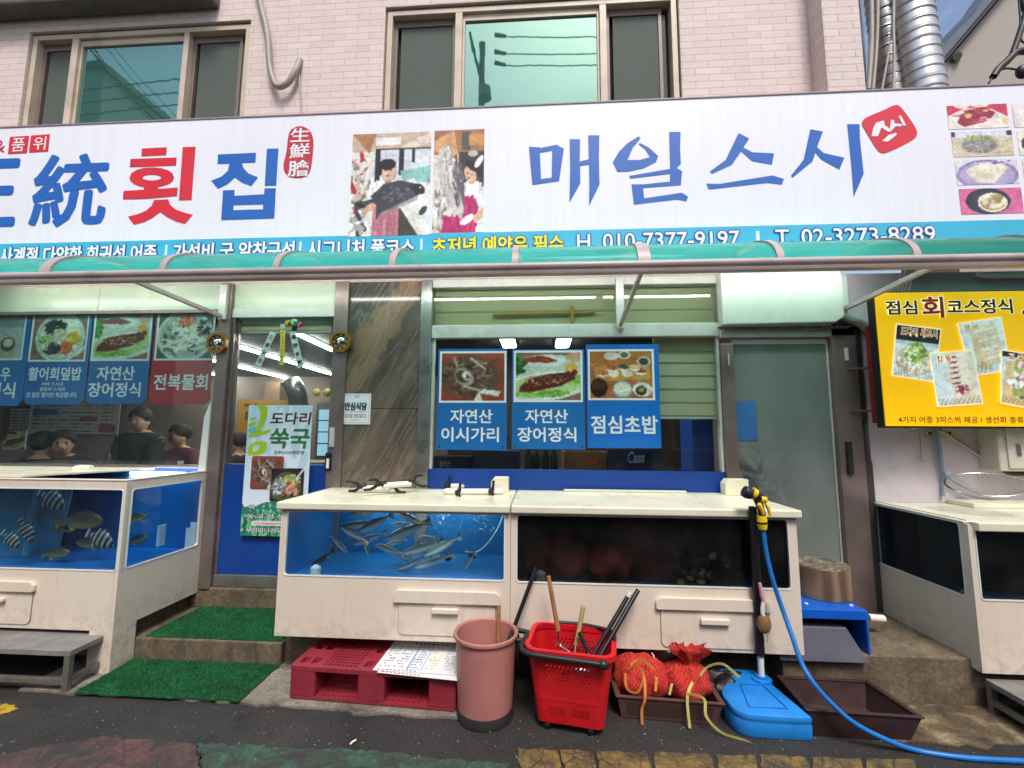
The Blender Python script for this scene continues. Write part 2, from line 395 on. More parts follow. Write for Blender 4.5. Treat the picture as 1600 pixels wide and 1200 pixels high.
# ================================================================== SETTING: ground
def asphalt():
    t = NT('asphalt'); p = t.pos(); n = t.noise(p, 2.2, 8, .65); v = t.n('TexVoronoi'); v.inputs['Scale'].default_value = 95; t.l(p, v.inputs['Vector'])
    fine = t.noise(p, 260, 4, .7)
    base = t.ramp(n, [(.3, (.022, .020, .019)), (.55, (.05, .046, .043)), (.75, (.095, .086, .078))])
    sp = t.ramp(v.outputs['Distance'], [(.0, (.22, .20, .18)), (.14, (.085, .077, .07)), (.42, (.022, .02, .019))])
    c = t.mix(.55, base, sp); c = t.mix(t.ramp(fine, [(.5, 0.), (.62, .35)]), c, (.008, .008, .008))
    n4 = t.noise(p, 60, 2, .5); c = t.mix(t.ramp(n4, [(.72, 0.), (.76, .8)]), c, (.28, .26, .23))
    wet = t.noise(p, 1.6, 5, .6, .6); wf = t.ramp(wet, [(.5, 0.), (.62, 1.)]); c = t.mix(t.mix(1, wf, (.45, .45, .45), 'MULTIPLY'), c, (.012, .011, .011))
    t.bsdf(c, t.ramp(wet, [(.5, .8), (.66, .38)]), 0, fine, .9, .01); return t.m
def paint(name, color, wear=.5, sc=5):
    t = NT(name); p = t.pos(); n = t.noise(p, sc, 9, .75, .8); n2 = t.noise(p, sc * 9, 5, .7); c = lin(color)
    f = t.ramp(n, [(wear - .1, 1.), (wear + .12, 0.)]); c1 = t.mix(t.ramp(n2, [(.4, 0.), (.62, .75)]), c, tuple(x * .45 for x in c))
    v = t.n('TexVoronoi', feature='DISTANCE_TO_EDGE'); v.inputs['Scale'].default_value = 7; t.l(t.pos(), v.inputs['Vector'])
    c2 = t.mix(f, (.03, .028, .027), c1); c2 = t.mix(t.ramp(v.outputs['Distance'], [(.0, .8), (.03, 0.)]), c2, (.02, .02, .02))
    t.bsdf(c2, .7, 0, n2, .7, .008); return t.m
def ragged(pts, n=14, amp=.012):
    out = []
    for i in range(len(pts)):
        a, b = Vector(pts[i]), Vector(pts[(i + 1) % len(pts)]); k = max(2, int((b - a).length * n))
        for j in range(k): out.append((a + (b - a) * j / k + Vector((random.uniform(-amp, amp), random.uniform(-amp, amp)))).to_tuple())
    return out
def sheet(name, pts, z, material, n=45, amp=.011, th=.003):
    mb = curve_flat([ragged(pts, n, amp)], th, lambda u, v, w: (u, v, z + w)); return struct(name, mb, material)
struct('road', MB().add([(-40, -60, 0), (40, -60, 0), (40, 4, 0), (-40, 4, 0)], [(0, 1, 2, 3)]), asphalt())
gp = lambda px, py: G(px, py, .004).to_tuple()[:2]
sheet('road_paint', [gp(-330, 1235), gp(160, 1152), gp(305, 1160), gp(330, 1260), gp(100, 1300)], .004, paint('paint_red', '6c4743', .49))
sheet('road_paint', [gp(308, 1162), gp(560, 1172), gp(790, 1195), gp(860, 1290), gp(330, 1270)], .004, paint('paint_green', '3a6450', .48))
sheet('road_paint', [gp(-200, 1110), gp(12, 1099), gp(28, 1106), gp(-10, 1122), gp(-200, 1160)], .004, paint('paint_yellow', 'c09a20', .62))
for a, b in ((808, 870), (876, 925), (931, 1012), (1020, 1112), (1118, 1180), (1187, 1260), (1268, 1345), (1352, 1430)):
    o1 = (a - 808) * .028; o2 = (b - 808) * .028
    sheet('yellow_kerb_mark', [gp(a, 1170 + o1), gp(b, 1171 + o2), gp(b + 12, 1225 + o2), gp(a + 12, 1225 + o1)], .005, paint('paint_yellow_worn', '8e7236', .5, 8), 30, .006)
# concrete apron, plinth under the tanks, steps at the door
sheet('concrete_apron', [(-2.9, -.86), (-1.56, -.88), (-1.4, -.89), (-.95, -.92), (-.4, -.915), (-.3, -.4), (-2.9, -.4)], .008, APRON, 16, .014, .012)
stain = concrete('stained_concrete', '6b5a42', '2a2119', 'b8ab86', 5)
sheet('stained_apron', [(1.7, -.93), (2.05, -.95), (2.6, -.86), (3.6, -.8), (3.6, -.5), (1.4, -.5), (1.4, -.8)], .006, stain, 16, .03, .008)
struct('plinth', MB().box(-1.6, 1.33, -.47, 0, -.1, .2525), CONC, bevel=.006)
struct('plinth', MB().box(1.33, 6, -.62, 0, -.1, .248), CONC, bevel=.008)
struct('concrete_step', MB().box(-2.62, -1.6, -.515, 0, -.1, .145).box(-2.6, -1.6, -.03, .2, .145, .285), CONC, bevel=.008)
struct('plinth', MB().box(-6, -2.62, -.47, 0, -.1, .245), CONC, bevel=.006)

# ================================================================== BUILDING
def brick_mat():
    t = NT('painted_brick'); g = t.n('NewGeometry').outputs['Position']; sx = t.n('SeparateXYZ'); t.l(g, sx.inputs[0]); cx = t.n('CombineXYZ')
    ad = t.n('Math', operation='ADD'); t.l(sx.outputs[0], ad.inputs[0]); t.l(sx.outputs[1], ad.inputs[1])
    t.l(ad.outputs[0], cx.inputs[0]); t.l(sx.outputs[2], cx.inputs[1])
    b = t.n('TexBrick'); b.inputs['Scale'].default_value = 1; b.inputs['Brick Width'].default_value = .205; b.inputs['Row Height'].default_value = .0585
    b.inputs['Mortar Size'].default_value = .0028; b.inputs['Mortar Smooth'].default_value = .3; b.inputs['Color1'].default_value = (*lin('dfcec8'), 1); b.inputs['Color2'].default_value = (*lin('d8c5be'), 1); b.inputs['Mortar'].default_value = (*lin('c4b0a9'), 1)
    wob = t.noise(g, 9, 3); wm = t.n('VectorMath', operation='MULTIPLY_ADD'); wm.inputs[1].default_value = (.006, .006, 0); t.l(wob, wm.inputs[0]); t.l(cx.outputs[0], wm.inputs[2]); t.l(wm.outputs[0], b.inputs['Vector'])
    n = t.noise(g, 2.5, 7, .65); c = t.mix(t.ramp(n, [(.35, .0), (.75, .35)]), b.outputs['Color'], lin('bba89f'))
    n3 = t.noise(g, 16, 5, .7); ms = t.mix(1, t.ramp(b.outputs['Fac'], [(.3, 0.), (.8, 1.)]), t.ramp(n3, [(.5, 0.), (.7, .7)]), 'MULTIPLY'); c = t.mix(ms, c, lin('6b5a54'))
    n2 = t.noise(g, 70, 3); h = t.mix(.35, t.ramp(b.outputs['Fac'], [(0, 1.), (1, 0.)]), n2)
    t.bsdf(c, .7, 0, h, .55, .012); return t.m
BRICK = brick_mat()
bld = thing('brick_building', 'pink painted brick shop building with a glazed restaurant front and two upper windows', 'building', (0, .1, 0))
W1 = rect(31, 41, 382, 300, 0); W2 = rect(597, 0, 1066, 300, 0)
W1 = (W1[0], W1[1], 3.5, W(209, 41, 0).z); W2 = (W2[0], W2[1], 3.5, W(830, -2, 0).z)
PXR = W(1352, 70, -.2).x; PXL = W(1293, 70, -.2).x
wl = plateY([[(-10, 2.62), (PXL, 2.62), (PXL, 6), (-10, 6)], [(W1[0], W1[2]), (W1[1], W1[2]), (W1[1], W1[3]), (W1[0], W1[3])], [(W2[0], W2[2]), (W2[1], W2[2]), (W2[1], W2[3]), (W2[0], W2[3])]], .125, .25)
part('wall', wl, BRICK, bld)
part('pilaster', MB().box(PXL, PXR, -.17, .25, 3.9, 6), BRICK, bld)
part('side_wall', MB().box(PXR - .3, PXR, .25, 5, -.1, 6), BRICK, bld)
ez = W(150, 26, -.002).z
part('eave', MB().box(-6, W(345, 0, -.002).x, -.16, -.002, ez, ez + .3), pm('eave_grey', '6b6460', .8, var=.2, scale=6, dirt='2c2826', dirt_amt=.6), bld, bevel=.02)
def teal_pane():
    t = NT('teal_pane'); d = t.n('BsdfDiffuse'); d.inputs[0].default_value = (.07, .20, .165, 1)
    g = t.n('BsdfGlossy'); g.inputs[0].default_value = (.33, .54, .46, 1); g.inputs['Roughness'].default_value = .02
    p = t.pos((1, 1, .3)); bp = t.n('Bump'); bp.inputs['Strength'].default_value = .05; bp.inputs['Distance'].default_value = .01; t.l(t.noise(p, 4, 3), bp.inputs['Height']); t.l(bp.outputs[0], g.inputs['Normal'])
    m = t.n('MixShader'); m.inputs[0].default_value = .62; t.l(d.outputs[0], m.inputs[1]); t.l(g.outputs[0], m.inputs[2]); t.l(m.outputs[0], t.out.inputs[0]); return t.m
TEAL = teal_pane()
SCREEN = pm('insect_screen', '525c54', .8, var=.12, scale=3, bscale=600, bstr=.5)
SASHB = pm('sash_brown', '7c6c62', .45, var=.15)
GAP = pm('window_gap', '3a302c', .9)
for (a, b, c, d), mull in ((W1, (108, 118, 283, 291)), (W2, (710, 721, 938, 949))):
    mx_ = [W(q, 120, .03).x for q in mull]
    wf = MB().frame(a + .012, b - .012, c, d - .02, .02, .13, .045)
    wf.box(mx_[0], mx_[1], .02, .13, c + .045, d - .065).box(mx_[2], mx_[3], .02, .13, c + .045, d - .065)
    w = part('window', wf, BEIGEF, bld, bevel=.004)
    part('sash', MB().frame(mx_[1], mx_[2], c + .045, d - .065, .045, .09, .02, .04, .06), BEIGEF, w, bevel=.003)
    part('pane', MB().box(mx_[1] + .02, mx_[2] - .02, .062, .07, c + .085, d - .125), TEAL, w)
    for p, q in ((a + .057, mx_[0]), (mx_[3], b - .057)):
        part('screen', MB().box(p + .06, q - .03, .085, .09, c + .06, d - .13), SCREEN, w)
        part('inner_sash', MB().frame(p, q, c + .045, d - .065, .075, .115, .03, .05, .06) if p < mx_[0] else MB().frame(p, q - .06, c + .045, d - .065, .075, .115, .03, .05, .06), SASHB, w, bevel=.003)
    part('gap_shade', MB().box(a, b, .135, .15, c, d), GAP, w)  # dark sheet painting the shade in the gap round the frame

# ---- shopfront
def marble():
    t = NT('stone_panel'); g = t.n('NewGeometry').outputs['Position']
    mp = t.n('Mapping'); mp.inputs['Rotation'].default_value = (0, R(-28), 0); t.l(g, mp.inputs[0])      # grain runs up to the right
    st = t.n('Mapping'); st.inputs['Scale'].default_value = (9, 9, 1.2); t.l(mp.outputs[0], st.inputs[0])
    dist = t.noise(g, 2.2, 5, .6)
    dp = t.n('VectorMath', operation='DOT_PRODUCT'); dp.inputs[1].default_value = (.88, 0, -.474); t.l(g, dp.inputs[0])
    m = t.n('Math', operation='MULTIPLY_ADD'); m.inputs[1].default_value = .5; t.l(dist, m.inputs[0]); t.l(dp.outputs['Value'], m.inputs[2])
    mr = t.n('MapRange'); mr.inputs[1].default_value = -2.33; mr.inputs[2].default_value = -.95; t.l(m.outputs[0], mr.inputs[0])
    band = t.ramp(mr.outputs[0], [(.0, lin('3d403c')), (.2, lin('55544c')), (.235, lin('85705c')), (.3, lin('917660')), (.37, lin('86705c')), (.395, lin('5c534c')), (.55, lin('7c6c61')), (.66, lin('665950')), (.8, lin('77675c')), (1, lin('6a5a50'))])
    s = t.noise(st.outputs[0], 2.0, 8, .7, .5); c = t.mix(t.ramp(s, [(.36, .5), (.52, 0.)]), band, lin('3b332e')); c = t.mix(t.ramp(s, [(.58, 0.), (.74, .13)]), c, lin('a89a8c'))
    v = t.noise(st.outputs[0], .9, 6, .65, .8); vein = t.ramp(v, [(.47, 0.), (.5, .22), (.53, 0.)]); c = t.mix(vein, c, lin('b8b0a6'))
    t.bsdf(c, .12, 0, s, .05, .003); return t.m
mx0, mx1 = W(541, 600, 0).x, W(664, 600, 0).x
part('stone_panel', MB().box(mx0, mx1, -.005, .12, .27, 1.62).box(mx0, mx1, -.005, .12, 1.624, 2.62), marble(), bld, bevel=.002)
part('backing_wall', MB().box(mx0, mx1, .12, .2, .2, 2.6), CONC, bld)
def post(a, b, ya, yb, z0, z1, m):
    part('post', MB().box(W(a, 600, 0).x, W(b, 600, 0).x, ya, yb, z0, z1), m, bld, bevel=.004)
post(338, 356, -.03, .1, .26, 2.62, BROWNF); post(519, 541, -.03, .1, .28, 2.62, BROWNF); post(656, 673, -.03, .1, .27, 2.62, STEEL); post(1127, 1146, -.03, .1, .25, 2.1, BROWNF); post(1300, 1338, -.03, .1, .24, 2.25, BROWNF)
pz = lambda px, py: W(px, py, 0).z
xx = lambda px: W(px, 600, 0).x
GL = glass('shop_glass', (.88, .93, .92), .8, 0, .02)
GLD = glass('door_glass', (.86, .9, .88), .8, 0, .02)
FROST = pm('frosted_white_panel', 'c4d4ba', .25, var=.05, scale=2, dirt='8c9488', dirt_amt=.2)
# left shop window
x0, x1 = -6, xx(338)
w = part('shop_window', MB().box(x0, x1, -.015, .06, pz(170, 491), pz(170, 486)), BROWNF, bld, bevel=.002); part('sill', MB().box(x0, x1, -.01, .06, pz(170, 730), pz(170, 726)), BROWNF, w, bevel=.002)
part('pane', MB().box(x0, x1, 0, .006, pz(170, 726), pz(170, 491)), GL, w)
xs = [x0, xx(-150), xx(140), x1]
for i in range(3): part('transom_panel', MB().box(xs[i] + .002, xs[i + 1] - .002, 0, .03, pz(170, 486), 2.62), FROST, w, bevel=.002)
part('lower_panel', MB().box(x0, x1, 0, .05, .26, pz(170, 730)), BLUEP, w)
part('peeling_trim', MB().hexa([(xx(326), -.04, pz(330, 735)), (xx(338) - .004, -.04, pz(330, 735)), (xx(338) - .004, -.015, pz(330, 735)), (xx(326), -.015, pz(330, 735))], [(xx(329), -.04, pz(330, 652)), (xx(338) - .004, -.04, pz(330, 628)), (xx(338) - .004, -.015, pz(330, 628)), (xx(329), -.015, pz(330, 652))]), PAPER, w)
part('torn_film', MB().box(xx(321), xx(330), -.038, -.032, pz(330, 905), pz(330, 815)).box(xx(314), xx(322), -.03, -.026, pz(330, 890), pz(330, 824)), PAPER, w)
# entrance
a, b = xx(356) + .002, xx(519) - .002
d = part('door', MB().box(a, b, -.012, .05, pz(440, 496), pz(440, 482)), WHITEAL, bld, bevel=.003)
part('transom_panel', MB().box(a, b, 0, .03, pz(440, 482), 2.62), FROST, d, bevel=.002)
part('pane', MB().box(a + .03, b, .01, .016, pz(440, 726), pz(440, 496)), GLD, d)
part('stile', MB().box(a, a + .02, .0, .05, .38, pz(440, 496)).box(a + .028, a + .036, .03, .055, 1.25, pz(440, 496)), BROWNF, d, bevel=.002)
part('lower_panel', MB().box(a + .02, b, .005, .05, .378, pz(440, 726)), BLUEP, d)
part('kick_plate', MB().box(a, b, -.006, .05, .288, .376), STEEL, d, bevel=.004)
part('handle', MB().box(xx(523), xx(530), -.05, -.03, pz(526, 698), pz(526, 668)).box(xx(524.5), xx(528.5), -.06, -.05, pz(526, 694), pz(526, 673)), WHITEAL, d, bevel=.003)
part('lock', MB().box(xx(518), xx(527), -.045, -.03, pz(522, 734), pz(522, 707)), BLACKP, d, bevel=.003)
part('lock_label', MB().box(xx(520.5), xx(524.5), -.047, -.0455, pz(522, 731), pz(522, 716)), PAPER, d)
part('roller', MB().tube([Vector((xx(316), -.06, .292)), Vector((xx(331), -.05, .302))], .02, 14), CHROME, d, smooth=40)
# middle shop window
x0, x1 = xx(673) + .002, xx(1127) - .002
w = part('shop_window', MB().box(x0, x1, -.02, .06, pz(900, 527), pz(900, 507)).box(x0, x1, -.02, .06, pz(900, 447), 2.62).box(x0, x0 + .02, .001, .05, 1.0, pz(900, 527)).box(x1 - .02, x1, .001, .05, 1.0, pz(900, 527)), WHITEAL, bld, bevel=.003)
part('pane', MB().box(x0, x1, .01, .016, pz(900, 507), pz(900, 447)), glass('transom_glass', (.85, .9, .85), 1.1), w)
part('pane', MB().box(x0 + .02, x1 - .02, .01, .016, pz(900, 735), pz(900, 527)), GL, w)
part('lower_panel', MB().box(x0, x1, 0, .05, .26, pz(900, 735)), BLUEP, w)
# right doorway
a, b = xx(1146) + .002, xx(1300) - .002
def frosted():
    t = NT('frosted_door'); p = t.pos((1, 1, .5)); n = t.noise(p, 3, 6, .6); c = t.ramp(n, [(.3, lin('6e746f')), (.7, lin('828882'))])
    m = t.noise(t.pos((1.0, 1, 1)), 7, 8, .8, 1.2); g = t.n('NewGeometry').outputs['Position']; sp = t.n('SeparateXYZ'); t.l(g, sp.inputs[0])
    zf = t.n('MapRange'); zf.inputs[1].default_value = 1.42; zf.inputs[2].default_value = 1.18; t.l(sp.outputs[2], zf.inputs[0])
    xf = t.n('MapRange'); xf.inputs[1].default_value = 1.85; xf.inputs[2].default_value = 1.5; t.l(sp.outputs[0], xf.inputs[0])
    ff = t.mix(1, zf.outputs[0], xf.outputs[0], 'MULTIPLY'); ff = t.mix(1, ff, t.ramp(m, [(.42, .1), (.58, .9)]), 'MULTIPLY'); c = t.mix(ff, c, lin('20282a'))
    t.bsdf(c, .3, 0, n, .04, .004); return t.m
d = part('sliding_door', MB().box(a, b, .012, .05, pz(1220, 537) , pz(1220, 529)).box(b - .012, b, .01, .045, .26, pz(1220, 537)), WHITEAL, bld, bevel=.002)
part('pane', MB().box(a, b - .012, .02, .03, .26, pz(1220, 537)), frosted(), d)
part('blue_reflection', MB().box(xx(1147), xx(1181), .016, .0195, pz(1165, 688), pz(1165, 627)), pm('reflection_blue', '3f74b0', .4), d)  # blue reflection on the door, painted as a thin sheet
part('header', MB().box(xx(1127), xx(1338), -.03, .06, pz(1220, 527), pz(1220, 508)), WHITEAL, d, bevel=.004)
part('handle', MB().box(xx(1142 - 6), xx(1138), -.045, -.03, pz(1140, 572), pz(1140, 554)), WHITEAL, d, bevel=.003); part('handle', MB().box(xx(1318), xx(1323), -.045, -.03, pz(1320, 565), pz(1320, 545)), WHITEAL, d, bevel=.003)
part('handle', MB().box(xx(1309), xx(1317), -.05, -.03, pz(1313, 740), pz(1313, 690)), BLACKP, d, bevel=.003)
part('jamb', MB().box(xx(1338), xx(1352), -.01, .1, .24, 1.25).box(xx(1338), xx(1349), -.012, .1, 1.55, 2.25), pm('jamb_dark', '3d3836', .5, var=.25, scale=6), d, bevel=.003)
plast = NT('white_plaster'); _p = plast.pos(); _n = plast.noise(_p, 1.8, 8, .65, .4); _c = plast.ramp(_n, [(.3, lin('b9aeb6')), (.6, lin('d2c8cd'))])
_c = plast.mix(plast.ramp(plast.noise(_p, 11, 8, .75), [(.6, 0.), (.68, .7)]), _c, lin('7a6f6c'))
plast.bsdf(_c, .75, 0, plast.noise(_p, 55, 4), .25, .008)
part('plaster_wall', MB().box(xx(1352), 6, .0, .25, .2, 2.62).box(xx(1127), xx(1352), .0, .2, 2.28, 2.62), plast.m, bld)

# ---- interior
inw = pm('interior_wall', '9a8780', .7, var=.1, scale=1.5)
struct('interior_floor', MB().box(-9.5, 2.2, .2, 3.6, -.1, 0), pm('floor_tile', '5a4c42', .4))
struct('interior_wall', MB().box(-9.5, 2.2, 3.4, 3.6, 0, 2.4).box(-9.6, -9.5, .2, 3.4, 0, 2.4).box(1.6, 1.7, .2, 3.4, 0, 2.4), inw)
struct('ceiling', MB().box(-9.5, 2.2, .1, 3.6, 2.3, 2.4), pm('ceiling_dark', '4a4e4a', .7))
struct('partition', MB().box(-.95, -.9, 1.2, 3.4, 0, 2.3).box(-.9, 1.6, 1.7, 1.75, 0, 2.3), pm('partition_brown', '4a3830', .6, var=.25, scale=3))
LED = emis('led_tube_light', 'f4f6f0', 24)
LEDI = emis('led_tube_inside', 'f4f6f0', 38)
tl = [((300, 522), (523, 587), 'long ceiling tube light seen through the entrance, crossing behind the paper strips'), ((300, 557), (492, 601), 'ceiling tube light seen through the entrance, second from the top'),
      ((330, 585), (396, 598), 'short far ceiling tube light near the left door post'), ((462, 522), (560, 567), 'ceiling tube light behind the right paper strip, topmost at the entrance')]
for p, q, lb in tl:
    a, b = G(*p, 2.265), G(*q, 2.265); b.y = min(b.y, 3.35)
    t = thing('tube_light', lb, 'ceiling light', ((a + b) / 2).to_tuple()[:2] + (2.3,), 'tube lights on the restaurant ceiling')
    dr = (b - a).normalized(); sd = Vector((-dr.y, dr.x, 0)) * .02
    part('tube', MB().hexa([a - sd, b - sd, b + sd, a + sd], [p + Vector((0, 0, .02)) for p in (a - sd, b - sd, b + sd, a + sd)]), LEDI, t)
    part('housing', MB().hexa([p + Vector((0, 0, .021)) for p in (a - sd * 1.3, b - sd * 1.3, b + sd * 1.3, a + sd * 1.3)], [p + Vector((0, 0, .034)) for p in (a - sd * 1.3, b - sd * 1.3, b + sd * 1.3, a + sd * 1.3)]), WHITEP, t)
for px, lb in ((794, 'small square ceiling light above the first middle poster'), (880, 'small square ceiling light above the second middle poster')):
    c = G(px, 536, 2.27); t = thing('panel_light', lb, 'ceiling light', (c.x, c.y, 2.3), 'square lights behind the middle posters')
    part('diffuser', MB().box(c.x - .06, c.x + .06, c.y - .2, c.y + .2, 2.265, 2.275), LEDI, t); part('frame', MB().box(c.x - .07, c.x + .07, c.y - .21, c.y + .21, 2.276, 2.3), WHITEP, t)

# ================================================================== MAIN SIGN
YS = -.2
sx0, sx1 = -5.2, 4.6; stz, sbz = 3.905, 2.66
SIGNW = NT('sign_banner'); _p = SIGNW.pos((14, 1, .35)); _n = SIGNW.noise(_p, 3, 5, .6); _n2 = SIGNW.noise(SIGNW.pos(), .8, 4)
_c = SIGNW.ramp(_n, [(.35, lin('ebebf2')), (.6, lin('f0f0f7'))]); _c = SIGNW.mix(SIGNW.ramp(_n2, [(.4, 0.), (.75, .3)]), _c, lin('d6ced8')); SIGNW.bsdf(_c, .38); SIGNW = SIGNW.m
sign = thing('shop_sign', 'long white shop banner sign with large blue and red Korean lettering above the awning', 'sign', (0, -.1, sbz))
strz = W(800, 362, YS).z
part('face', MB().box(sx0, sx1, YS, -.19, strz, stz), SIGNW, sign)
part('box', MB().box(sx0 - .01, sx1 + .01, -.188, -.02, sbz - .01, stz + .008), pm('sign_box', 'b9a9ac', .5, dirt='5a4a46', dirt_amt=.3), sign, bevel=.004)
part('top_trim', MB().box(sx0, sx1, YS - .006, -.189, stz, stz + .014), pm('trim_mauve', '9b8488', .5), sign, bevel=.003)
part('strip', MB().box(sx0, sx1, YS - .0005, -.19, sbz, strz - .0005), pm('strip_cyan', '3fb4d6', .35, var=.05, scale=2), sign)
SBLUE = NT('sign_blue'); _n = SBLUE.noise(SBLUE.pos(), .9, 2); SBLUE.bsdf(SBLUE.ramp(_n, [(.4, lin('1c62b8')), (.65, lin('2a66ba'))]), .35); SBLUE = SBLUE.m
SRED = pm('sign_red', 'dc2b38', .35, var=.05)
DKRED = pm('seal_red', 'c4303c', .4, var=.1)
WHT = pm('print_white', 'eeeef2', .4, var=.02)
z3 = lambda L: [(180 + u / 5, 190 + v / 5) for u, v in L]
zm = lambda L: [(820 + u / 5.926, 180 + v / 5.926) for u, v in L]
zs = lambda L: [(1080 + u / 4.324, 150 + v / 4.324) for u, v in L]
def el(cx, cy, rx, ry, n=40, rot=0): return [(cx + rx * math.cos(6.2832 * i / n) - rot * ry * math.sin(6.2832 * i / n), cy + ry * math.sin(6.2832 * i / n)) for i in range(n)]
Y1 = YS - .002
def soft(L, k=2):   # rounds a traced outline
    for _ in range(k):
        o = []
        for i in range(len(L)):
            a, b = L[i], L[(i + 1) % len(L)]; o += [(.75 * a[0] + .25 * b[0], .75 * a[1] + .25 * b[1]), (.25 * a[0] + .75 * b[0], .25 * a[1] + .75 * b[1])]
        L = o
    return L
hoe = [[z3([(208, 210), (403, 200), (398, 260), (205, 270)])], [z3([(120, 292), (480, 280), (475, 342), (115, 355)])],
       [z3([(528, 200), (628, 196), (596, 612), (498, 614)])],
       [z3([(112, 440), (128, 402), (175, 374), (235, 360), (295, 357), (360, 363), (415, 380), (448, 405), (459, 432), (450, 462), (418, 487), (372, 502), (340, 508), (332, 526), (488, 515), (483, 580), (250, 603), (60, 607), (65, 542), (222, 532), (226, 512), (190, 505), (148, 488), (120, 465)]), z3(el(286, 437, 73, 23))],
       [z3([(305, 612), (415, 608), (428, 650), (470, 685), (530, 708), (605, 727), (545, 798), (480, 782), (410, 748), (350, 706), (290, 752), (225, 785), (145, 805), (100, 742), (170, 725), (240, 697), (285, 658)])]]
outlines(sign, hoe, Y1, SRED)
jip = [[z3([(803, 257), (1100, 243), (1095, 318), (990, 322), (1000, 360), (1040, 405), (1115, 435), (1062, 502), (990, 475), (935, 435), (880, 485), (803, 523), (750, 462), (830, 430), (880, 385), (893, 327), (800, 329)])],
       [z3([(1185, 213), (1275, 210), (1258, 498), (1168, 500)])],
       [z3([(843, 538), (932, 533), (930, 580), (1163, 568), (1167, 522), (1255, 520), (1243, 755), (828, 768)]), z3([(925, 652), (1155, 645), (1155, 685), (922, 692)])]]
outlines(sign, jip, Y1, SBLUE)
ptext(sign, '統', (53, 243, 166, 352), Y1, SBLUE, bold=.014)
ptext(sign, '正', (-78, 252, 26, 352), Y1, SBLUE, bold=.016)
mae = [[zm([(38, 293), (135, 297), (148, 303), (295, 273), (362, 310), (318, 607), (70, 645)]), zm([(140, 347), (253, 325), (248, 578), (150, 592)])],
       [zm([(415, 222), (513, 222), (508, 428), (592, 408), (587, 186), (690, 186), (686, 400), (692, 638), (595, 840), (598, 640), (594, 455), (512, 468), (515, 628), (413, 808), (420, 500)])],
       [zm([(1052, 195), (1072, 212), (1000, 300), (950, 415), (1060, 415), (1162, 388), (1120, 320), (1055, 265), (1070, 258), (1150, 300), (1235, 378), (1215, 430), (1100, 490), (960, 520), (858, 522), (815, 435), (870, 340), (950, 260)])],
       [zm([(1337, 155), (1442, 155), (1438, 300), (1445, 448), (1405, 490), (1457, 517), (1445, 645), (1095, 672), (1105, 770), (1455, 718), (1512, 755), (1497, 795), (1410, 778), (1010, 825), (988, 640), (1100, 640), (1345, 615), (1345, 540), (975, 585), (968, 562), (1345, 497)])],
       [zs([(320, 250), (392, 287), (352, 348), (412, 380), (560, 388), (545, 462), (412, 438), (338, 372), (275, 462), (140, 525), (127, 510), (232, 433)])],
       [zs([(103, 592), (190, 594), (548, 537), (627, 560), (612, 597), (515, 585), (120, 630)])],
       [zs([(805, 225), (890, 240), (850, 345), (895, 385), (1035, 417), (1002, 495), (880, 428), (840, 380), (820, 440), (685, 550), (675, 537), (760, 430)])],
       [zs([(1055, 190), (1137, 190), (1140, 290), (1165, 525), (1098, 682), (1085, 500)])]]
outlines(sign, mae, Y1, SBLUE)
s1 = outlines(sign, [[soft(zs([(1150, 190), (1165, 150), (1290, 100), (1380, 56), (1415, 68), (1520, 215), (1530, 265), (1495, 300), (1330, 382), (1280, 388), (1245, 350), (1165, 215)]))]], Y1, SRED, 'seal')
outlines(s1, [[zs([(1218, 272), (1230, 215), (1248, 182), (1300, 165), (1308, 198), (1360, 235), (1330, 242), (1285, 212), (1262, 272)])], [zs([(1350, 160), (1372, 165), (1370, 185), (1422, 190), (1420, 205), (1378, 205), (1362, 226), (1342, 225)])], [zs([(1400, 135), (1418, 133), (1452, 200), (1432, 200)])], [zs([(1290, 305), (1330, 265), (1385, 248), (1388, 262), (1330, 308)])]], Y1 - .002, WHT)
s2 = outlines(sign, [[soft(z3([(1350, 110), (1372, 60), (1440, 30), (1515, 55), (1552, 130), (1545, 250), (1525, 400), (1470, 440), (1375, 440), (1325, 405), (1310, 340), (1340, 240)]))]], Y1, DKRED, 'seal')
for ch, bx in (('生', (1372, 52, 1520, 156)), ('鮮', (1365, 172, 1518, 284)), ('膾', (1352, 302, 1516, 426))):
    q = z3([(bx[0], bx[1]), (bx[2], bx[3])]); ptext(s2, ch, (*q[0], *q[1]), Y1 - .002, WHT, off=.012)
z1 = lambda L: [(u / 2.963, v / 2.963) for u, v in L]
for ch, sq, bx in (('품', [(46, 634), (134, 628), (124, 708), (37, 713)], (56, 640, 114, 700)), ('위', [(144, 628), (231, 621), (222, 701), (134, 706)], (156, 634, 212, 694))):
    s = outlines(sign, [[z1(sq)]], Y1, SRED, 'seal'); q = z1([bx[:2], bx[2:]]); ptext(s, ch, (*q[0], *q[1]), Y1 - .002, WHT, off=.006)
ptext(sign, '&', (-9, 219, 8, 238), Y1, DKRED)
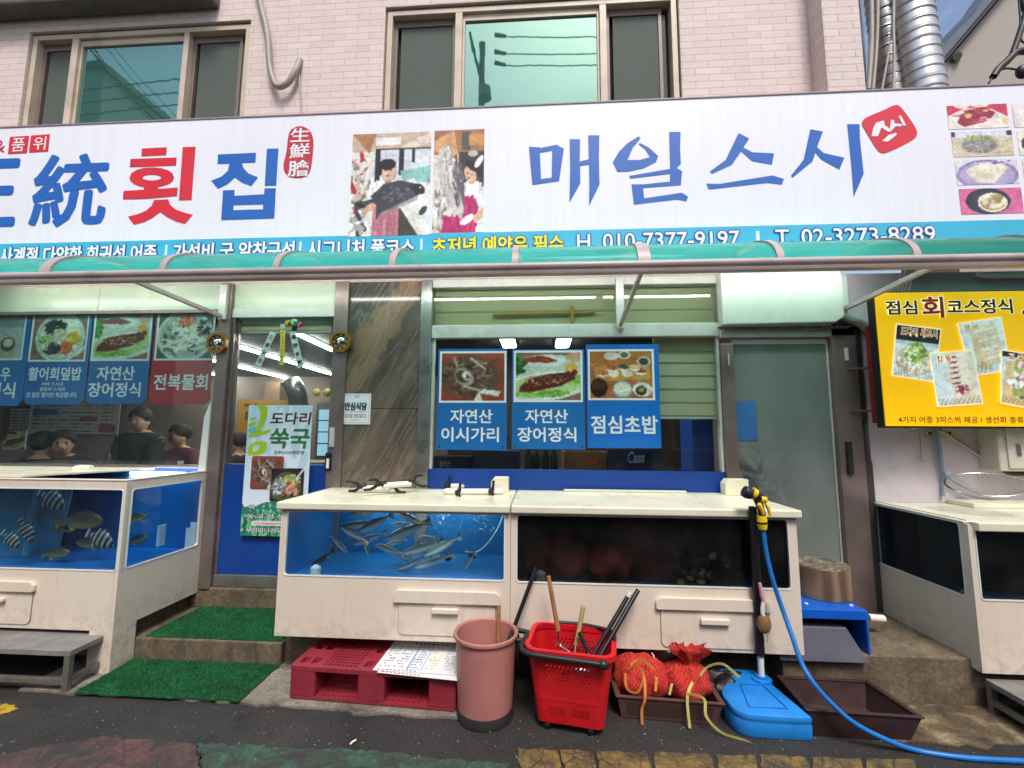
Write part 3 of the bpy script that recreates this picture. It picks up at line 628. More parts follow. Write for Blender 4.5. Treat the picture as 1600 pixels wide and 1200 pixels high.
# phone strip lettering
SB2 = pm('strip_outline_blue', '1f4f9a', .4); SYEL = pm('strip_yellow', 'f2e020', .4)
def strip(body, pa, pb, mt, h=.112):
    mid = (pa + pb) / 2; zt = strz - .035; x0, x1 = W(pa, 385, YS).x, W(pb, 375, YS).x; bx = (x0, x1, zt - h, zt)
    b = glyphs(body, 0, 1)[0]; ref = (b.min(0), b.max(0))
    text(sign, body, bx, Y1, SB2, off=.0, ref=ref, bold=.011, name='lettering_outline'); text(sign, body, bx, Y1 - .0035, mt, off=.002, bold=.0035 if h > .12 else .0015, ref=ref)
for b_, p, q in (('사계절 다양한 회귀성 어종', 4, 247), ('가성비 굿 알찬구성', 273, 461), ('시그니처 풀코스', 482, 648)): strip(b_, p, q, WHT, .142)
strip('초저녁 예약은 필수', 676, 880, SYEL, .142); strip('H. 010-7377-9197', 902, 1155, WHT); strip('T. 02-3273-8289', 1212, 1461, WHT)
part('divider', MB().box(W(259, 385, YS).x, W(262, 385, YS).x, YS - .003, YS - .0008, 2.7, strz - .04).box(W(468, 385, YS).x, W(471, 385, YS).x, YS - .003, YS - .0008, 2.7, strz - .04).box(W(657, 385, YS).x, W(660, 385, YS).x, YS - .003, YS - .0008, 2.7, strz - .04).box(W(1181, 365, YS).x, W(1186, 365, YS).x, YS - .003, YS - .0008, 2.7, strz - .04), WHT, sign)
# printed photographs on the sign
def pic_fish_a():
    c = Can(110, 144, 'e8e2da'); c.box(0, 0, 1, .18, 'cbb49a'); c.poly([(0, 0), (.3, 0), (.22, .2)], 'b07c50'); c.poly([(.62, .14), (1, 0), (1, .1), (.72, .18)], 'e3d2c2'); c.box(.3, .04, .62, .12, 'f2f0f0')
    c.box(.28, .15, .95, .5, 'd8dce0'); c.box(.3, .16, .36, .5, '2c2a2c'); c.box(.6, .16, .66, .42, '2c2a2c'); c.box(.76, .16, .8, .3, '2c2a2c'); c.box(.3, .15, 1, .17, '3a302c')
    c.strokes(.12, .5, .12, .3, 40, ['c8b8a8', 'e8e4e0', 'a08878', 'c03030', '807468'], .02, .1); c.strokes(.1, .9, .12, .1, 30, ['ffffff', '484040', 'b0a8a4'], .02, .1)
    c.poly([(.62, .38), (1, .33), (1, .5), (.66, .48)], '8fc4bc'); c.poly([(.62, .5), (.8, .45), (1, .7), (1, 1), (.92, 1)], 'f2efe8'); c.poly([(.62, .72), (.86, 1), (.62, 1)], '4a4438'); c.ell(.92, .77, .06, .03, '40403c', -40)
    c.poly([(.22, .62), (.24, .5), (.38, .46), (.58, .47), (.66, .6), (.64, .74), (.3, .76)], 'f4f2f2'); c.poly([(.3, .72), (.62, .68), (.62, 1), (.28, 1)], 'c8808a')
    c.strokes(.44, .58, .16, .1, 30, ['fbfafa', 'd8d4d6', 'e6e2e4'], .012, .12, 70, 35); c.strokes(.46, .86, .15, .13, 34, ['d0909a', 'b06c78', 'c47a86'], .014, .2, 85, 15); c.ell(.47, .45, .05, .05, 'c89c80'); c.ell(.475, .38, .1, .1, 'c89a80'); c.ell(.465, .37, .095, .1, 'e4bfa4'); c.ell(.435, .39, .03, .03, 'eccab2'); c.ell(.46, .31, .105, .055, '241a18'); c.ell(.37, .35, .025, .07, '241a18'); c.ell(.435, .365, .014, .008, '3a2a24'); c.ell(.5, .365, .014, .008, '3a2a24'); c.ell(.47, .42, .025, .008, 'a85a50')
    c.poly([(.26, .62), (.42, .5), (.62, .47), (.78, .5), (.94, .56), (.86, .62), (.72, .67), (.55, .74), (.4, .78), (.34, .85), (.34, .72)], '45444a'); c.poly([(.05, .69), (.2, .66), (.3, .64), (.34, .7), (.24, .74), (.18, .72), (.08, .76)], '3a393e'); c.strokes(.58, .6, .22, .08, 60, ['5c5b62', '38373c', '6e6d74'], .008, .05, -20, 20); c.poly([(.4, .77), (.6, .7), (.85, .62), (.86, .66), (.55, .76), (.42, .8)], '8a888c', .6); c.ell(.86, .56, .08, .05, '2c2a2e', 20); c.ell(.88, .545, .012, .01, 'c8c8c8'); c.strokes(.2, .7, .12, .04, 14, ['525158', '2a292e'], .008, .08, 0, 15)
    c.ell(.25, .73, .08, .035, 'e0b090', -25); return c.grain()
def pic_fish_b():
    c = Can(72, 144, 'e6ddd4'); c.box(0, 0, 1, .24, 'a9744a'); c.poly([(0, .1), (.4, 0), (.5, .3), (0, .2)], 'd8a070'); c.box(.56, .02, .72, .2, '50504e'); c.box(.5, .22, 1, .56, '3a3434'); c.box(.7, .04, 1, .16, 'c88c54')
    c.ell(.78, .24, .1, .03, 'c8c8c8'); c.strokes(.1, .8, .16, .2, 40, ['cabfb4', 'f0ece8', '90847a'], .02, .1)
    c.poly([(.55, .55), (.68, .5), (.9, .52), (1, .62), (1, 1), (.6, 1)], 'f4f0f0'); c.poly([(.56, .66), (.82, .64), (.9, .76), (.84, 1), (.18, 1), (.22, .84), (.5, .86)], 'c02a6c'); c.line(.8, .52, .84, .66, .015, 'c02a6c')
    c.strokes(.8, .57, .16, .06, 20, ['ffffff', 'd8d2d4'], .014, .1, 80, 30); c.strokes(.6, .85, .26, .13, 40, ['d2427e', 'a81e5a', 'c83470'], .018, .16, 85, 20); c.ell(.75, .5, .06, .04, 'c89c80'); c.ell(.735, .445, .125, .08, 'c89a80', 20); c.ell(.72, .44, .115, .078, 'e6bea2', 20); c.ell(.8, .37, .18, .045, '1e1614', 15); c.ell(.92, .41, .05, .06, '1e1614'); c.ell(.9, .32, .1, .04, 'f4f4f4', -30); c.ell(.68, .43, .018, .007, '3a2a24'); c.ell(.76, .445, .018, .007, '3a2a24'); c.ell(.7, .48, .03, .007, 'a85a50')
    c.poly([(.1, .18), (.3, .16), (.52, .36), (.62, .56), (.62, .78), (.58, .88), (.44, .82), (.22, .62), (.08, .4)], 'cfc8c2'); c.poly([(.3, .16), (.52, .36), (.62, .56), (.62, .78), (.52, .6), (.44, .4)], '6a6466'); c.strokes(.34, .46, .2, .24, 60, ['d8d2cc', 'b8b0aa', 'e2dcd6', 'a09894'], .012, .14, 65, 15); c.strokes(.5, .5, .1, .22, 30, ['5a5458', '7c767a'], .014, .12, 65, 15); c.strokes(.3, .3, .14, .1, 20, ['f0ece8', 'a89e98'], .01, .1); c.ell(.68, .88, .14, .04, 'f4f4f0', -15); c.poly([(.78, .86), (1, .76), (1, .86), (.84, .92)], 'e8bc98')
    return c.grain()
ppic(sign, pic_fish_a(), (548, 208, 672, 368), Y1); ppic(sign, pic_fish_b(), (677, 203, 756, 363), Y1)
def pic_beef():
    c = Can(70, 36, 'efe6d8'); c.poly([(0, 0), (1, 0), (1, .55), (.75, .2), (.3, .12), (0, .45)], 'd43a56'); c.ell(.25, .02, .14, .12, 'f0dcd0'); c.ell(.55, .02, .15, .1, 'f0dcd0')
    c.poly([(.15, .75), (.22, .4), (.4, .2), (.6, .1), (.8, .35), (.72, .6), (.55, .45), (.5, .8), (.25, .92)], '9c2c3c'); c.strokes(.42, .5, .24, .3, 40, ['b04050', '842030', 'c05060'], .02, .2, -20, 20); c.ell(.34, .45, .06, .1, 'e8c060'); c.ell(.64, .26, .06, .05, 'e0b878'); c.ell(.95, .75, .05, .14, 'e0c890'); return c.grain()
def pic_noodle():
    c = Can(70, 36, 'd9c8ac'); c.box(0, 0, 1, .25, 'dfe0e8'); c.box(0, 0, .06, .2, '303438'); c.box(.92, 0, 1, .2, '303438'); c.strokes(.8, .6, .25, .3, 20, ['c8b090', 'e6d8c0'], .01, .3, 0, 4); c.ell(.45, .55, .3, .35, '9c948c'); c.strokes(.45, .55, .28, .32, 120, ['c8c4bc', '847c76', 'a8a29a', '68625e'], .012, .12); c.strokes(.45, .26, .26, .1, 50, ['8fa050', '708440', 'b8c078'], .014, .1); return c.grain()
def pic_fugu():
    c = Can(70, 36, 'e2dfe0'); c.ell(.5, .62, .5, .62, '9a86bc'); c.ell(.5, .62, .44, .55, 'b5a5cc'); c.poly([(.15, .45), (.4, .1), (.75, .15), (.85, .35), (.6, .95), (.35, .95)], 'ebdfc8'); c.strokes(.5, .5, .25, .35, 30, ['f4ead8', 'dccfb4'], .012, .3, 60, 50); c.strokes(.5, .12, .45, .08, 18, ['6a5a9a', 'e8e4f0'], .02, .06); return c.grain()
def pic_pink():
    c = Can(70, 36, 'dd6f9c'); c.ell(.45, .5, .36, .5, '34323e'); c.ell(.44, .52, .3, .42, '403e4c'); c.ell(.52, .56, .24, .38, 'efe6d2'); c.ell(.52, .56, .2, .3, 'b88a50'); c.ell(.53, .52, .19, .28, 'efe4cc'); c.poly([(.5, .25), (.72, .3), (.62, .62), (.5, .4)], 'b08a4c'); c.strokes(.58, .3, .1, .08, 20, ['8a9c4c', 'c8c080'], .012, .06); c.strokes(.45, .55, .1, .15, 14, ['e0c0a0', '9a6a40'], .014, .1); return c.grain()
def pic_misc(cols, bg):
    c = Can(50, 36, bg); c.ell(.5, .55, .45, .5, cols[0]); c.strokes(.5, .5, .32, .3, 60, cols[1:], .02, .14); return c.grain()
for i, (p, bx) in enumerate(((pic_beef, (1481, 163.5, 1575, 200.5)), (pic_noodle, (1488, 205, 1583, 244)), (pic_fugu, (1494, 249.5, 1591, 288)), (pic_pink, (1500, 294, 1598, 334)))):
    ppic(sign, p(), bx, Y1)
    q = (bx[2] + 8, bx[1] - 2, bx[2] + 96, bx[3] - 3)
    ppic(sign, pic_misc([('f2eee8', 'b05c30', '8a9c4c', 'd88850'), ('303028', 'f0f0ec', '8a9448', '605848'), ('f0ece0', 'e8d0a8', 'c8a880', 'd8b890'), ('404050', 'e8e0d0', 'c08050', '90602c')][i], ['e8dcd0', 'efe4d0', 'e6d6be', 'd87090'][i]), q, Y1)

# ================================================================== AWNING
aw = thing('awning', 'arched teal plastic awning with a grey gutter running under the shop sign', 'awning', (0, -.48, 2.385))
def poly_mat():
    t = NT('teal_polycarbonate'); tr = t.n('BsdfTransparent'); tr.inputs[0].default_value = (.34, .80, .68, 1)
    tl_ = t.n('BsdfTranslucent'); tl_.inputs[0].default_value = (.18, .72, .60, 1); df = t.n('BsdfDiffuse'); g = t.pos(); n = t.noise(t.pos((1, 4, 4)), 3, 6, .65)
    t.l(t.ramp(n, [(.35, lin('1f9382')), (.7, lin('4cb8a6'))]), df.inputs[0])
    gl = t.n('BsdfGlossy'); gl.inputs['Roughness'].default_value = .12; fr = t.n('LayerWeight', Blend=.12)
    a = t.n('MixShader'); a.inputs[0].default_value = .45; t.l(df.outputs[0], a.inputs[1]); t.l(tl_.outputs[0], a.inputs[2])
    b = t.n('MixShader'); b.inputs[0].default_value = .62; t.l(tr.outputs[0], b.inputs[1]); t.l(a.outputs[0], b.inputs[2])
    c = t.n('MixShader'); t.l(fr.outputs[0], c.inputs[0]); t.l(b.outputs[0], c.inputs[1]); t.l(gl.outputs[0], c.inputs[2]); t.l(c.outputs[0], t.out.inputs[0]); return t.m
POLY = poly_mat()
GUT = pm('gutter_mauve', 'b4a4a0', .4, .0, var=.12, scale=4, dirt='4a403c', dirt_amt=.4)
def arch(x, k=0.0, n=16): return [Vector((x, -.2 - (.56 + k) * math.cos(R(90) * i / n), 2.445 + (.248 + k) * math.sin(R(90) * i / n))) for i in range(n + 1)]
ribs = [W(p, 420, -.76).x for p in (-290, -105, 72, 255, 432, 613, 805, 1007, 1220, 1434, 1650)]
edge = [-5] + ribs + [4.6]
for a, b in zip(edge[:-1], edge[1:]):
    mb = MB(); n = 17; A, B = arch(a + .002), arch(b - .002); A2, B2 = arch(a + .002, .004), arch(b - .002, .004)
    mb.add(A + B, [(i, i + 1, n + i + 1, n + i) for i in range(n - 1)])
    part('panel', mb, POLY, aw, smooth=60)
for i, x in enumerate(ribs):
    wd = .036 if i in (2, 7) else .02
    mb = MB(); n = 17; a, b, c, d_ = arch(x - wd, .012), arch(x + wd, .012), arch(x - wd, -.01), arch(x + wd, -.01)
    mb.add(a + b + c + d_, [f for k in range(n - 1) for f in ((k, k + 1, n + k + 1, n + k), (2 * n + k, 3 * n + k, 3 * n + k + 1, 2 * n + k + 1), (k, 2 * n + k, 2 * n + k + 1, k + 1), (n + k, n + k + 1, 3 * n + k + 1, 3 * n + k))])
    part('rib', mb, GUT, aw, smooth=40)
gprof = [(-.70, 2.39), (-.74, 2.383), (-.768, 2.385), (-.772, 2.40), (-.765, 2.405), (-.775, 2.414), (-.782, 2.428), (-.779, 2.442), (-.768, 2.452), (-.755, 2.455), (-.742, 2.45), (-.735, 2.44), (-.70, 2.42)]
part('gutter', MB().prism(gprof, 'x', -5, 4.6), GUT, aw, smooth=50)
for (wx, wy), (gx, gy) in (((348, 498), (207, 438)), ((969, 512), (1003, 431)), ((1318, 487), (1462, 415))):
    a = W(wx, wy, -.04); b = W(gx, gy, -.73); b.z = 2.388; s = Vector((.012, 0, 0)); u = Vector((0, 0, .03))
    mb = MB().hexa([a - s, b - s, b + s, a + s], [a - s + u, b - s + u, b + s + u, a + s + u]); part('bracket_arm', mb, GUT, aw, bevel=.002)
    mb = MB().box(a.x - .028, a.x + .028, -.06, -.03, a.z - .01, 2.6); mb.box(a.x - .008, a.x + .008, -.066, -.06, 2.52, 2.535); part('wall_plate', mb, WHITEAL, aw, bevel=.003)
for k, (a, b, lb) in enumerate(((-4.4, -2.62, 'glowing LED tube hung under the awning over the left posters'), (-2.55, -1.0, 'glowing LED tube hung under the awning over the entrance'), (-.98, .48, 'glowing LED tube under the awning over the middle window'), (.5, 2.3, 'glowing LED tube under the awning, lengthened to brighten the blank white box'))):  # last tube stretched to the right to brighten the blank box
    t = thing('led_tube', lb, 'lamp', ((a + b) / 2, -.3, 2.57), 'LED tubes under the awning')
    part('tube', MB().tube([(a + .02, -.3, 2.57), (b - .02, -.3, 2.57)], .010, 12), LED, t, smooth=50)
    part('end_cap', MB().tube([(a, -.3, 2.57), (a + .02, -.3, 2.57)], .012, 12), BLACKP, t); part('end_cap', MB().tube([(b - .02, -.3, 2.57), (b, -.3, 2.57)], .012, 12), BLACKP, t)
    part('hanger', MB().tube([(a + .2, -.3, 2.58), (a + .2, -.29, 2.68)], .003, 6).tube([(b - .2, -.3, 2.58), (b - .2, -.29, 2.68)], .003, 6), STEEL, t)

# ================================================================== FOOD PICTURES
def f_bibim():
    c = Can(72, 58, '8c6c58'); c.ell(.52, .5, .46, .56, 'd9dcd4'); c.ell(.52, .5, .42, .51, 'b9c2b8'); c.ell(.52, .5, .38, .46, 'e2e2d8')
    c.strokes(.42, .28, .2, .16, 90, ['1c201c', '2a3028', '101410'], .02, .1); c.strokes(.75, .28, .12, .14, 30, ['e0e6d0', 'c0d4a0', 'f0f0e4'], .016, .1); c.strokes(.78, .52, .1, .14, 40, ['e6b428', 'f0c848', 'd09818'], .018, .12)
    c.strokes(.62, .74, .14, .14, 50, ['e0602c', 'f07c40', 'c84c20'], .016, .14, 80, 40); c.strokes(.38, .74, .14, .13, 45, ['38304c', '5a4c70', '241e30'], .018, .1); c.strokes(.25, .56, .1, .12, 25, ['8cb060', 'b4cc88', '6c9048'], .02, .1)
    c.ell(.5, .46, .13, .16, 'd8d4c0'); c.strokes(.5, .48, .15, .18, 80, ['ece8d8', 'c8bc98', 'b09c70'], .012, .05); c.line(.86, .9, 1, .7, .03, 'd8d8d4'); return c.grain()
def f_eel():
    c = Can(72, 58, '8a6a54'); c.ell(.5, .34, .6, .3, 'c8ccc4'); c.ell(.45, .18, .32, .12, 'dfe4de'); c.poly([(.1, .12), (.4, .06), (.66, .18), (.5, .22), (.12, .2)], '9a4030'); c.strokes(.35, .15, .22, .05, 30, ['b85038', '7c3024'], .015, .08); c.ell(.9, .1, .12, .1, 'd4a080'); c.ell(.86, .35, .1, .12, 'd8a848')
    c.ell(.45, .72, .72, .3, 'e4e8e2', -10); c.ell(.45, .7, .66, .24, 'b8d090', -10); c.strokes(.4, .86, .4, .07, 50, ['7cb048', '98c868', '5c9034'], .02, .12, 0, 30); c.strokes(.04, .3, .08, .2, 30, ['3c7830', '5c9848', '2a5020'], .03, .1); c.strokes(.85, .55, .12, .1, 20, ['8cb850', 'a8c870'], .03, .1)
    c.poly([(.06, .72), (.2, .55), (.5, .46), (.9, .4), (.92, .56), (.7, .7), (.3, .82), (.06, .82)], '5c2418')
    for k in range(8):
        x = .12 + .1 * k; y = .7 - .035 * k; c.poly([(x, y), (x + .08, y - .1), (x + .15, y - .04), (x + .06, y + .08)], ['7a3020', '8c3c28', '68281c'][k % 3]); c.line(x + .02, y + .05, x + .1, y - .08, .012, '2c1210')
    c.strokes(.5, .58, .36, .1, 50, ['a85038', '401814', 'c07858', 'e0c8a0'], .01, .06); return c.grain()
def f_abalone():
    c = Can(72, 58, '50584e'); c.ell(.5, .5, .52, .58, 'd2d6cc'); c.ell(.5, .48, .46, .52, 'a8b0a8'); c.strokes(.5, .52, .42, .42, 150, ['dcdccc', '9ca4a0', '6c7470', 'c4c4b4', '484c4c', 'b4aea0'], .022, .2); c.strokes(.5, .56, .36, .3, 25, ['ece8d8', 'f0ece0'], .022, .3, -25, 50); c.strokes(.85, .3, .12, .16, 20, ['202824', '3c4c40'], .02, .1)
    c.ell(.52, .15, .14, .13, 'd8502c'); c.strokes(.52, .15, .13, .12, 40, ['e86840', 'c84020', 'f08860'], .02, .05); c.line(.1, .75, .55, .5, .03, 'e8e4d4'); return c.grain()
def f_bowl():
    c = Can(72, 58, 'a8b0b4'); c.box(0, .0, 1, .3, '848c8c'); c.box(.0, .8, .86, 1, 'b4a080'); c.ell(.3, .62, .34, .3, 'c8c0a8'); c.ell(.3, .6, .26, .2, '7c2c20'); c.strokes(.3, .6, .22, .16, 40, ['a04030', 'd8a878', '601c14', '48602c'], .03, .1); c.line(.2, .3, .9, .62, .014, 'd8c090'); c.line(.24, .26, .92, .58, .012, 'c0a470'); c.ell(.72, .68, .14, .16, '303430'); c.ell(.72, .65, .1, .1, 'd4c8a4'); return c.grain()
def f_flat():
    c = Can(74, 54, '8c4430'); c.box(0, 0, 1, .12, 'a0503a'); c.ell(.46, .5, .46, .44, '6c5040', 15); c.strokes(.45, .5, .42, .4, 150, ['5c4034', '806050', '483028', '94786a'], .018, .12); c.line(.2, .1, .36, .7, .02, 'b0a090'); c.line(.36, .7, .65, .8, .02, 'c0b4a4'); c.ell(.36, .5, .14, .2, 'a89888', -25); c.ell(.34, .5, .1, .14, '54402f', -25); c.ell(.4, .48, .07, .1, 'e4e0dc', -20); c.ell(.42, .5, .035, .05, '706868'); c.line(.46, .1, .7, .34, .016, 'd8d0c4'); c.line(.5, .3, .72, .2, .012, 'bca898'); c.poly([(.6, .86), (.66, .76), (.95, .8), (.9, .92), (.7, .86)], 'dcdcd8'); c.poly([(.52, 1), (.6, .8), (.66, 1)], 'e8e0d4'); return c.grain(.08)
def f_sushi():
    c = Can(74, 54, 'b06c38'); c.strokes(.5, .5, .6, .6, 40, ['bc783f', 'a46030'], .03, .5, 0, 4); c.poly([(.06, .34), (.95, .26), (.98, .6), (.1, .64)], 'd09a4c'); c.ell(.35, .1, .12, .09, 'e4dcc8'); c.ell(.56, .08, .1, .09, 'd8dcd0'); c.ell(.56, .08, .07, .06, '60684c'); c.ell(.87, .22, .11, .11, 'c8ccc4'); c.ell(.87, .22, .08, .08, '4c4838')
    for k, (x, y, a) in enumerate(((.2, .46, 'd86c40'), (.38, .46, 'f0dcd0'), (.6, .46, 'f0d8c0'), (.82, .42, '9c3c38'), (.36, .35, 'c04c3c'), (.54, .33, '384c3c'), (.72, .34, 'e8b090'))):
        c.ell(x, y + .03, .085, .06, 'f4efe6', 8); c.ell(x, y, .09, .05, a, 8); c.line(x - .05, y - .01, x + .06, y - .02, .006, 'ffffff', .5)
    c.ell(.14, .78, .14, .2, '2c1814'); c.ell(.14, .72, .12, .1, '4c2c20'); c.ell(.52, .82, .16, .19, '8c9490'); c.ell(.52, .81, .14, .16, 'ccd4c8'); c.strokes(.52, .81, .1, .12, 14, ['f4f0e0', 'e0d8b0'], .03, .05); c.ell(.84, .82, .16, .15, 'e4e0d8', 20); c.ell(.82, .84, .09, .1, '302c20'); c.ell(.82, .83, .05, .05, '9c8c40'); c.line(.78, .64, .98, .88, .014, 'b8bcbc'); return c.grain()
def f_soup():
    c = Can(64, 66, '221c1a'); c.ell(.5, .55, .55, .6, '2c2a2a'); c.ell(.48, .6, .46, .5, '5c5c40'); c.strokes(.3, .6, .26, .3, 70, ['c4ccc4', '90989c', 'e0e4e0', '6c747c'], .03, .12); c.strokes(.62, .35, .26, .14, 50, ['b4c068', '8ca048', 'dce0a8'], .02, .14); c.poly([(.44, .45), (.66, .4), (.86, .68), (.8, .82), (.5, .86)], 'c48468'); c.strokes(.66, .64, .18, .18, 30, ['d89c80', 'a86450', 'e8c0a8'], .02, .1); c.ell(.55, .45, .06, .06, 'd02c20'); c.ell(.4, .76, .07, .05, 'b83428'); c.ell(.82, .5, .04, .03, 'd83828'); c.line(.78, .3, .98, .02, .035, 'd4d8dc'); c.strokes(.5, .9, .4, .1, 30, ['303828', '58602c'], .03, .1); return c.grain()
def f_raw(kind):
    c = Can(60, 70, 'cfd8d8')
    if kind == 0:
        c.box(0, 0, 1, .3, '1e2420'); c.box(0, .28, 1, .36, 'b0bcc4'); c.ell(.48, .66, .44, .3, 'c0b49c'); c.strokes(.48, .72, .42, .2, 90, ['d8d0bc', 'a89c88', 'e8e4d4'], .025, .12); c.strokes(.5, .5, .26, .18, 120, ['7ca040', '98b85c', 'd0d8a0', '5c8030', 'e4e4cc'], .02, .07)
    if kind == 1: c.poly([(.2, .1), (.8, .06), (.95, .8), (.3, .92)], 'cfc6ac'); c.poly([(.2, .3), (.5, .3), (.55, .95), (.25, .9)], 'c4b48c')
    if kind == 1:
        for k in range(8): c.line(.34 + .02 * k, .2 + .09 * k, .86, .16 + .09 * k, .03, ['d8d0bc', 'c8bea4'][k % 2]); c.line(.36 + .02 * k, .24 + .09 * k, .84, .2 + .09 * k, .006, 'aea48c')
    if kind == 2:
        c.poly([(.3, .0), (.95, .0), (.98, 1), (.4, 1)], 'd4ccb4')
        for k in range(6): c.poly([(.4, .06 + .1 * k), (.8, .02 + .1 * k), (.84, .1 + .1 * k), (.46, .14 + .1 * k)], 'e4dccc'); c.line(.42, .1 + .1 * k, .6, .08 + .1 * k, .014, 'a86868'); c.line(.46, .1 + .1 * k, .56, .1 + .1 * k, .008, '803c44')
        c.strokes(.6, .72, .16, .08, 18, ['80304c', 'a86070', 'e4d4cc'], .02, .08, 20, 20); c.poly([(.5, .78), (.7, .9), (.75, .98), (.45, .86)], 'e8dcc8')
    if kind == 3: c.box(0, 0, 1, .1, '2a2c28'); c.poly([(.1, .2), (.7, .1), (.7, 1), (0, 1)], 'd4b888'); c.strokes(.45, .5, .2, .36, 60, ['f0ecec', 'b88890', '90a050', '506c38', 'd8c8c4'], .04, .12); c.ell(.2, .58, .08, .05, 'f4f4f4')
    for k in range(24 if kind else 14):
        x = .04 + .04 * k if kind else .06 + .07 * k
        if kind != 1 or x < .4 : c.line(x, .88 - .1 * (kind == 1), x + .02, 1, .006, '8c7c58')
    return c.grain(.05)

# ================================================================== POSTERS
PBLUE = pm('poster_blue', '1c6cb4', .4, var=.06, scale=2); PBLUE2 = pm('poster_blue_bright', '1470c8', .4, var=.05, scale=2); PRED = pm('poster_red', 'c02a36', .4, var=.06)
def poster(label, pb, y, mt, pic, pic_pb, texts, group, oct_=True, grommet=False):
    x0, x1, z0, z1 = rect(*pb, y); t = thing('poster', label, 'poster', ((x0 + x1) / 2, y, z0), group)
    c = .04 if oct_ else .001
    part('sheet', plateY([[(x0 + c, z0), (x1 - c, z0), (x1, z0 + c), (x1, z1 - c), (x1 - c, z1), (x0 + c, z1), (x0, z1 - c), (x0, z0 + c)]], y, .002), mt, t)
    a, b, c_, d = rect(*pic_pb, y); part('picture_border', MB().box(a - .016, b + .016, y - .0022, y - .0012, c_ - .016, d + .016), WHT, t)
    ppic(t, pic, pic_pb, y - .0028)
    for body, tb, off in texts: ptext(t, body, tb, y - .0012, WHT, off=off)
    if grommet:
        for gx, gz in ((x0 + .025, z0 + .022), (x1 - .025, z0 + .022), (x0 + .025, z1 - .02), (x1 - .025, z1 - .02)):
            part('grommet', MB().add(*(lambda m: (m.v, m.f))(plateY([el(gx, gz, .009, .009, 14), el(gx, gz, .005, .005, 14)], y - .0015, .001))), CHROME, t)
    return t
LG = 'menu posters hung in the left shop window'
poster('blue menu poster cut off by the left edge of the photo, chopsticks over a bowl', (-52, 489, 42, 634), .03, PBLUE, f_bowl(), (-44, 492, 36, 560), [('전복우', (-30, 574, 16, 595), .02), ('정식', (-18, 598, 23, 622), .02)], LG)
poster('blue poster with a rice bowl ringed by coloured vegetables and three small text lines', (44, 487, 138, 632), .03, PBLUE, f_bibim(), (51, 493, 134, 562), [('활어회덮밥', (45, 574, 127, 594), .02), ('비벼 드시고', (66, 597, 99, 603), .01), ('곁들여 드셔요', (62, 605, 102, 611), .01), ('갓 잡은 활어만 취급합니다.', (41, 613, 121, 621), .012)], LG)
poster('blue poster with grilled eel on lettuce, beside the red poster in the left window', (141, 486, 234, 631), .03, PBLUE, f_eel(), (148, 492, 233, 561), [('자연산', (152, 573, 210, 594), .02), ('장어정식', (138, 598, 219, 620), .02)], LG)
poster('red poster with a bowl of sliced shellfish topped by orange roe', (238, 486, 333, 632), .03, PRED, f_abalone(), (247, 491, 332, 560), [('전복물회', (241, 585, 324, 609), .022)], LG)
MG = 'menu posters on the middle shop window'
poster('blue poster with a brown flatfish picture, leftmost on the middle window', (683, 545, 792, 703), .004, PBLUE, f_flat(), (690, 552, 788, 626), [('자연산', (704, 640, 769, 661), .02), ('이시가리', (690, 668, 779, 690), .02)], MG, False, True)
poster('blue poster with grilled eel, in the centre of the middle window', (800, 546, 914, 702), .004, PBLUE, f_eel(), (806, 551, 907, 625), [('자연산', (821, 640, 887, 661), .02), ('장어정식', (809, 668, 900, 690), .02)], MG, False, True)
poster('bright blue poster with a sushi platter on a wooden board', (917, 538, 1031, 700), -.006, PBLUE2, f_sushi(), (922, 549, 1019, 622), [('점심초밥', (924, 650, 1027, 677), .022)], MG, False, False)
# door banner
t = thing('door_banner', 'tall pale blue menu banner with green and red brush lettering on the door', 'banner', (W(430, 838, -.03).x, -.03, .72))
Yb = -.03; x0, x1, z0, z1 = rect(382, 633, 483, 838, Yb)
bg = Can(60, 130, 'cfe2f2'); bg.grad('cfe4f6', 'e8f0f6'); bg.strokes(.5, .3, .5, .3, 60, ['dcecf8', 'c4dcf2', 'eaf2fa'], .06, .1); bg.poly([(0, .8), (.1, .78), (.2, .79), (.3, .755), (.45, .74), (.6, .72), (.8, .75), (1, .73), (1, 1), (0, 1)], '2c8468'); bg.strokes(.5, .9, .55, .12, 220, ['4aa070', '2c7c58', '68b484', '1e6850', '88c8a0'], .015, .05)
for k in range(30): bg.poly([(k / 30 - .02, .8), (k / 30 + .012, .74 + .03 * abs(math.sin(k * 2.3)) + .02 * (1 - k / 30)), (k / 30 + .045, .8)], '2a7c70')
part('sheet', MB().box(x0, x1, Yb, Yb + .003, z0, z1), PAPER, t); ppic(t, bg, (382, 633, 483, 838), Yb - .0004, name='print')
zb = lambda L: [(360 + u / 5.22, 620 + v / 5.22) for u, v in L]
LIME = pm('lime_ink', 'b4d020', .5, var=.04); DKG = pm('green_ink', '2e7a40', .5, var=.05); DRED = pm('dark_red_ink', '5a1018', .5, var=.05); PALEB = pm('pale_blue_ink', '7cc4e4', .5); BLKINK = pm('black_ink', '26262a', .5)
outlines(t, [[soft(zb([(208, 70), (300, 70), (305, 110), (290, 200), (235, 290), (330, 262), (326, 290), (240, 318), (150, 335), (140, 305), (190, 298), (232, 215), (245, 150), (235, 95)]), 1)], [soft(zb([(160, 372), (280, 358), (305, 385), (280, 470), (160, 480), (132, 460)])), soft(zb([(190, 392), (245, 388), (228, 442), (178, 448)]))], [soft(zb([(160, 178), (212, 162), (205, 186), (162, 196)]), 1)], [soft(zb([(148, 215), (215, 200), (205, 235), (146, 245)]), 1)]], Yb - .001, LIME, 'brush_lettering')
outlines(t, [[soft(zb([(146, 250), (210, 238), (205, 290), (143, 300)]), 1)]], Yb - .001, PALEB, 'brush_lettering')
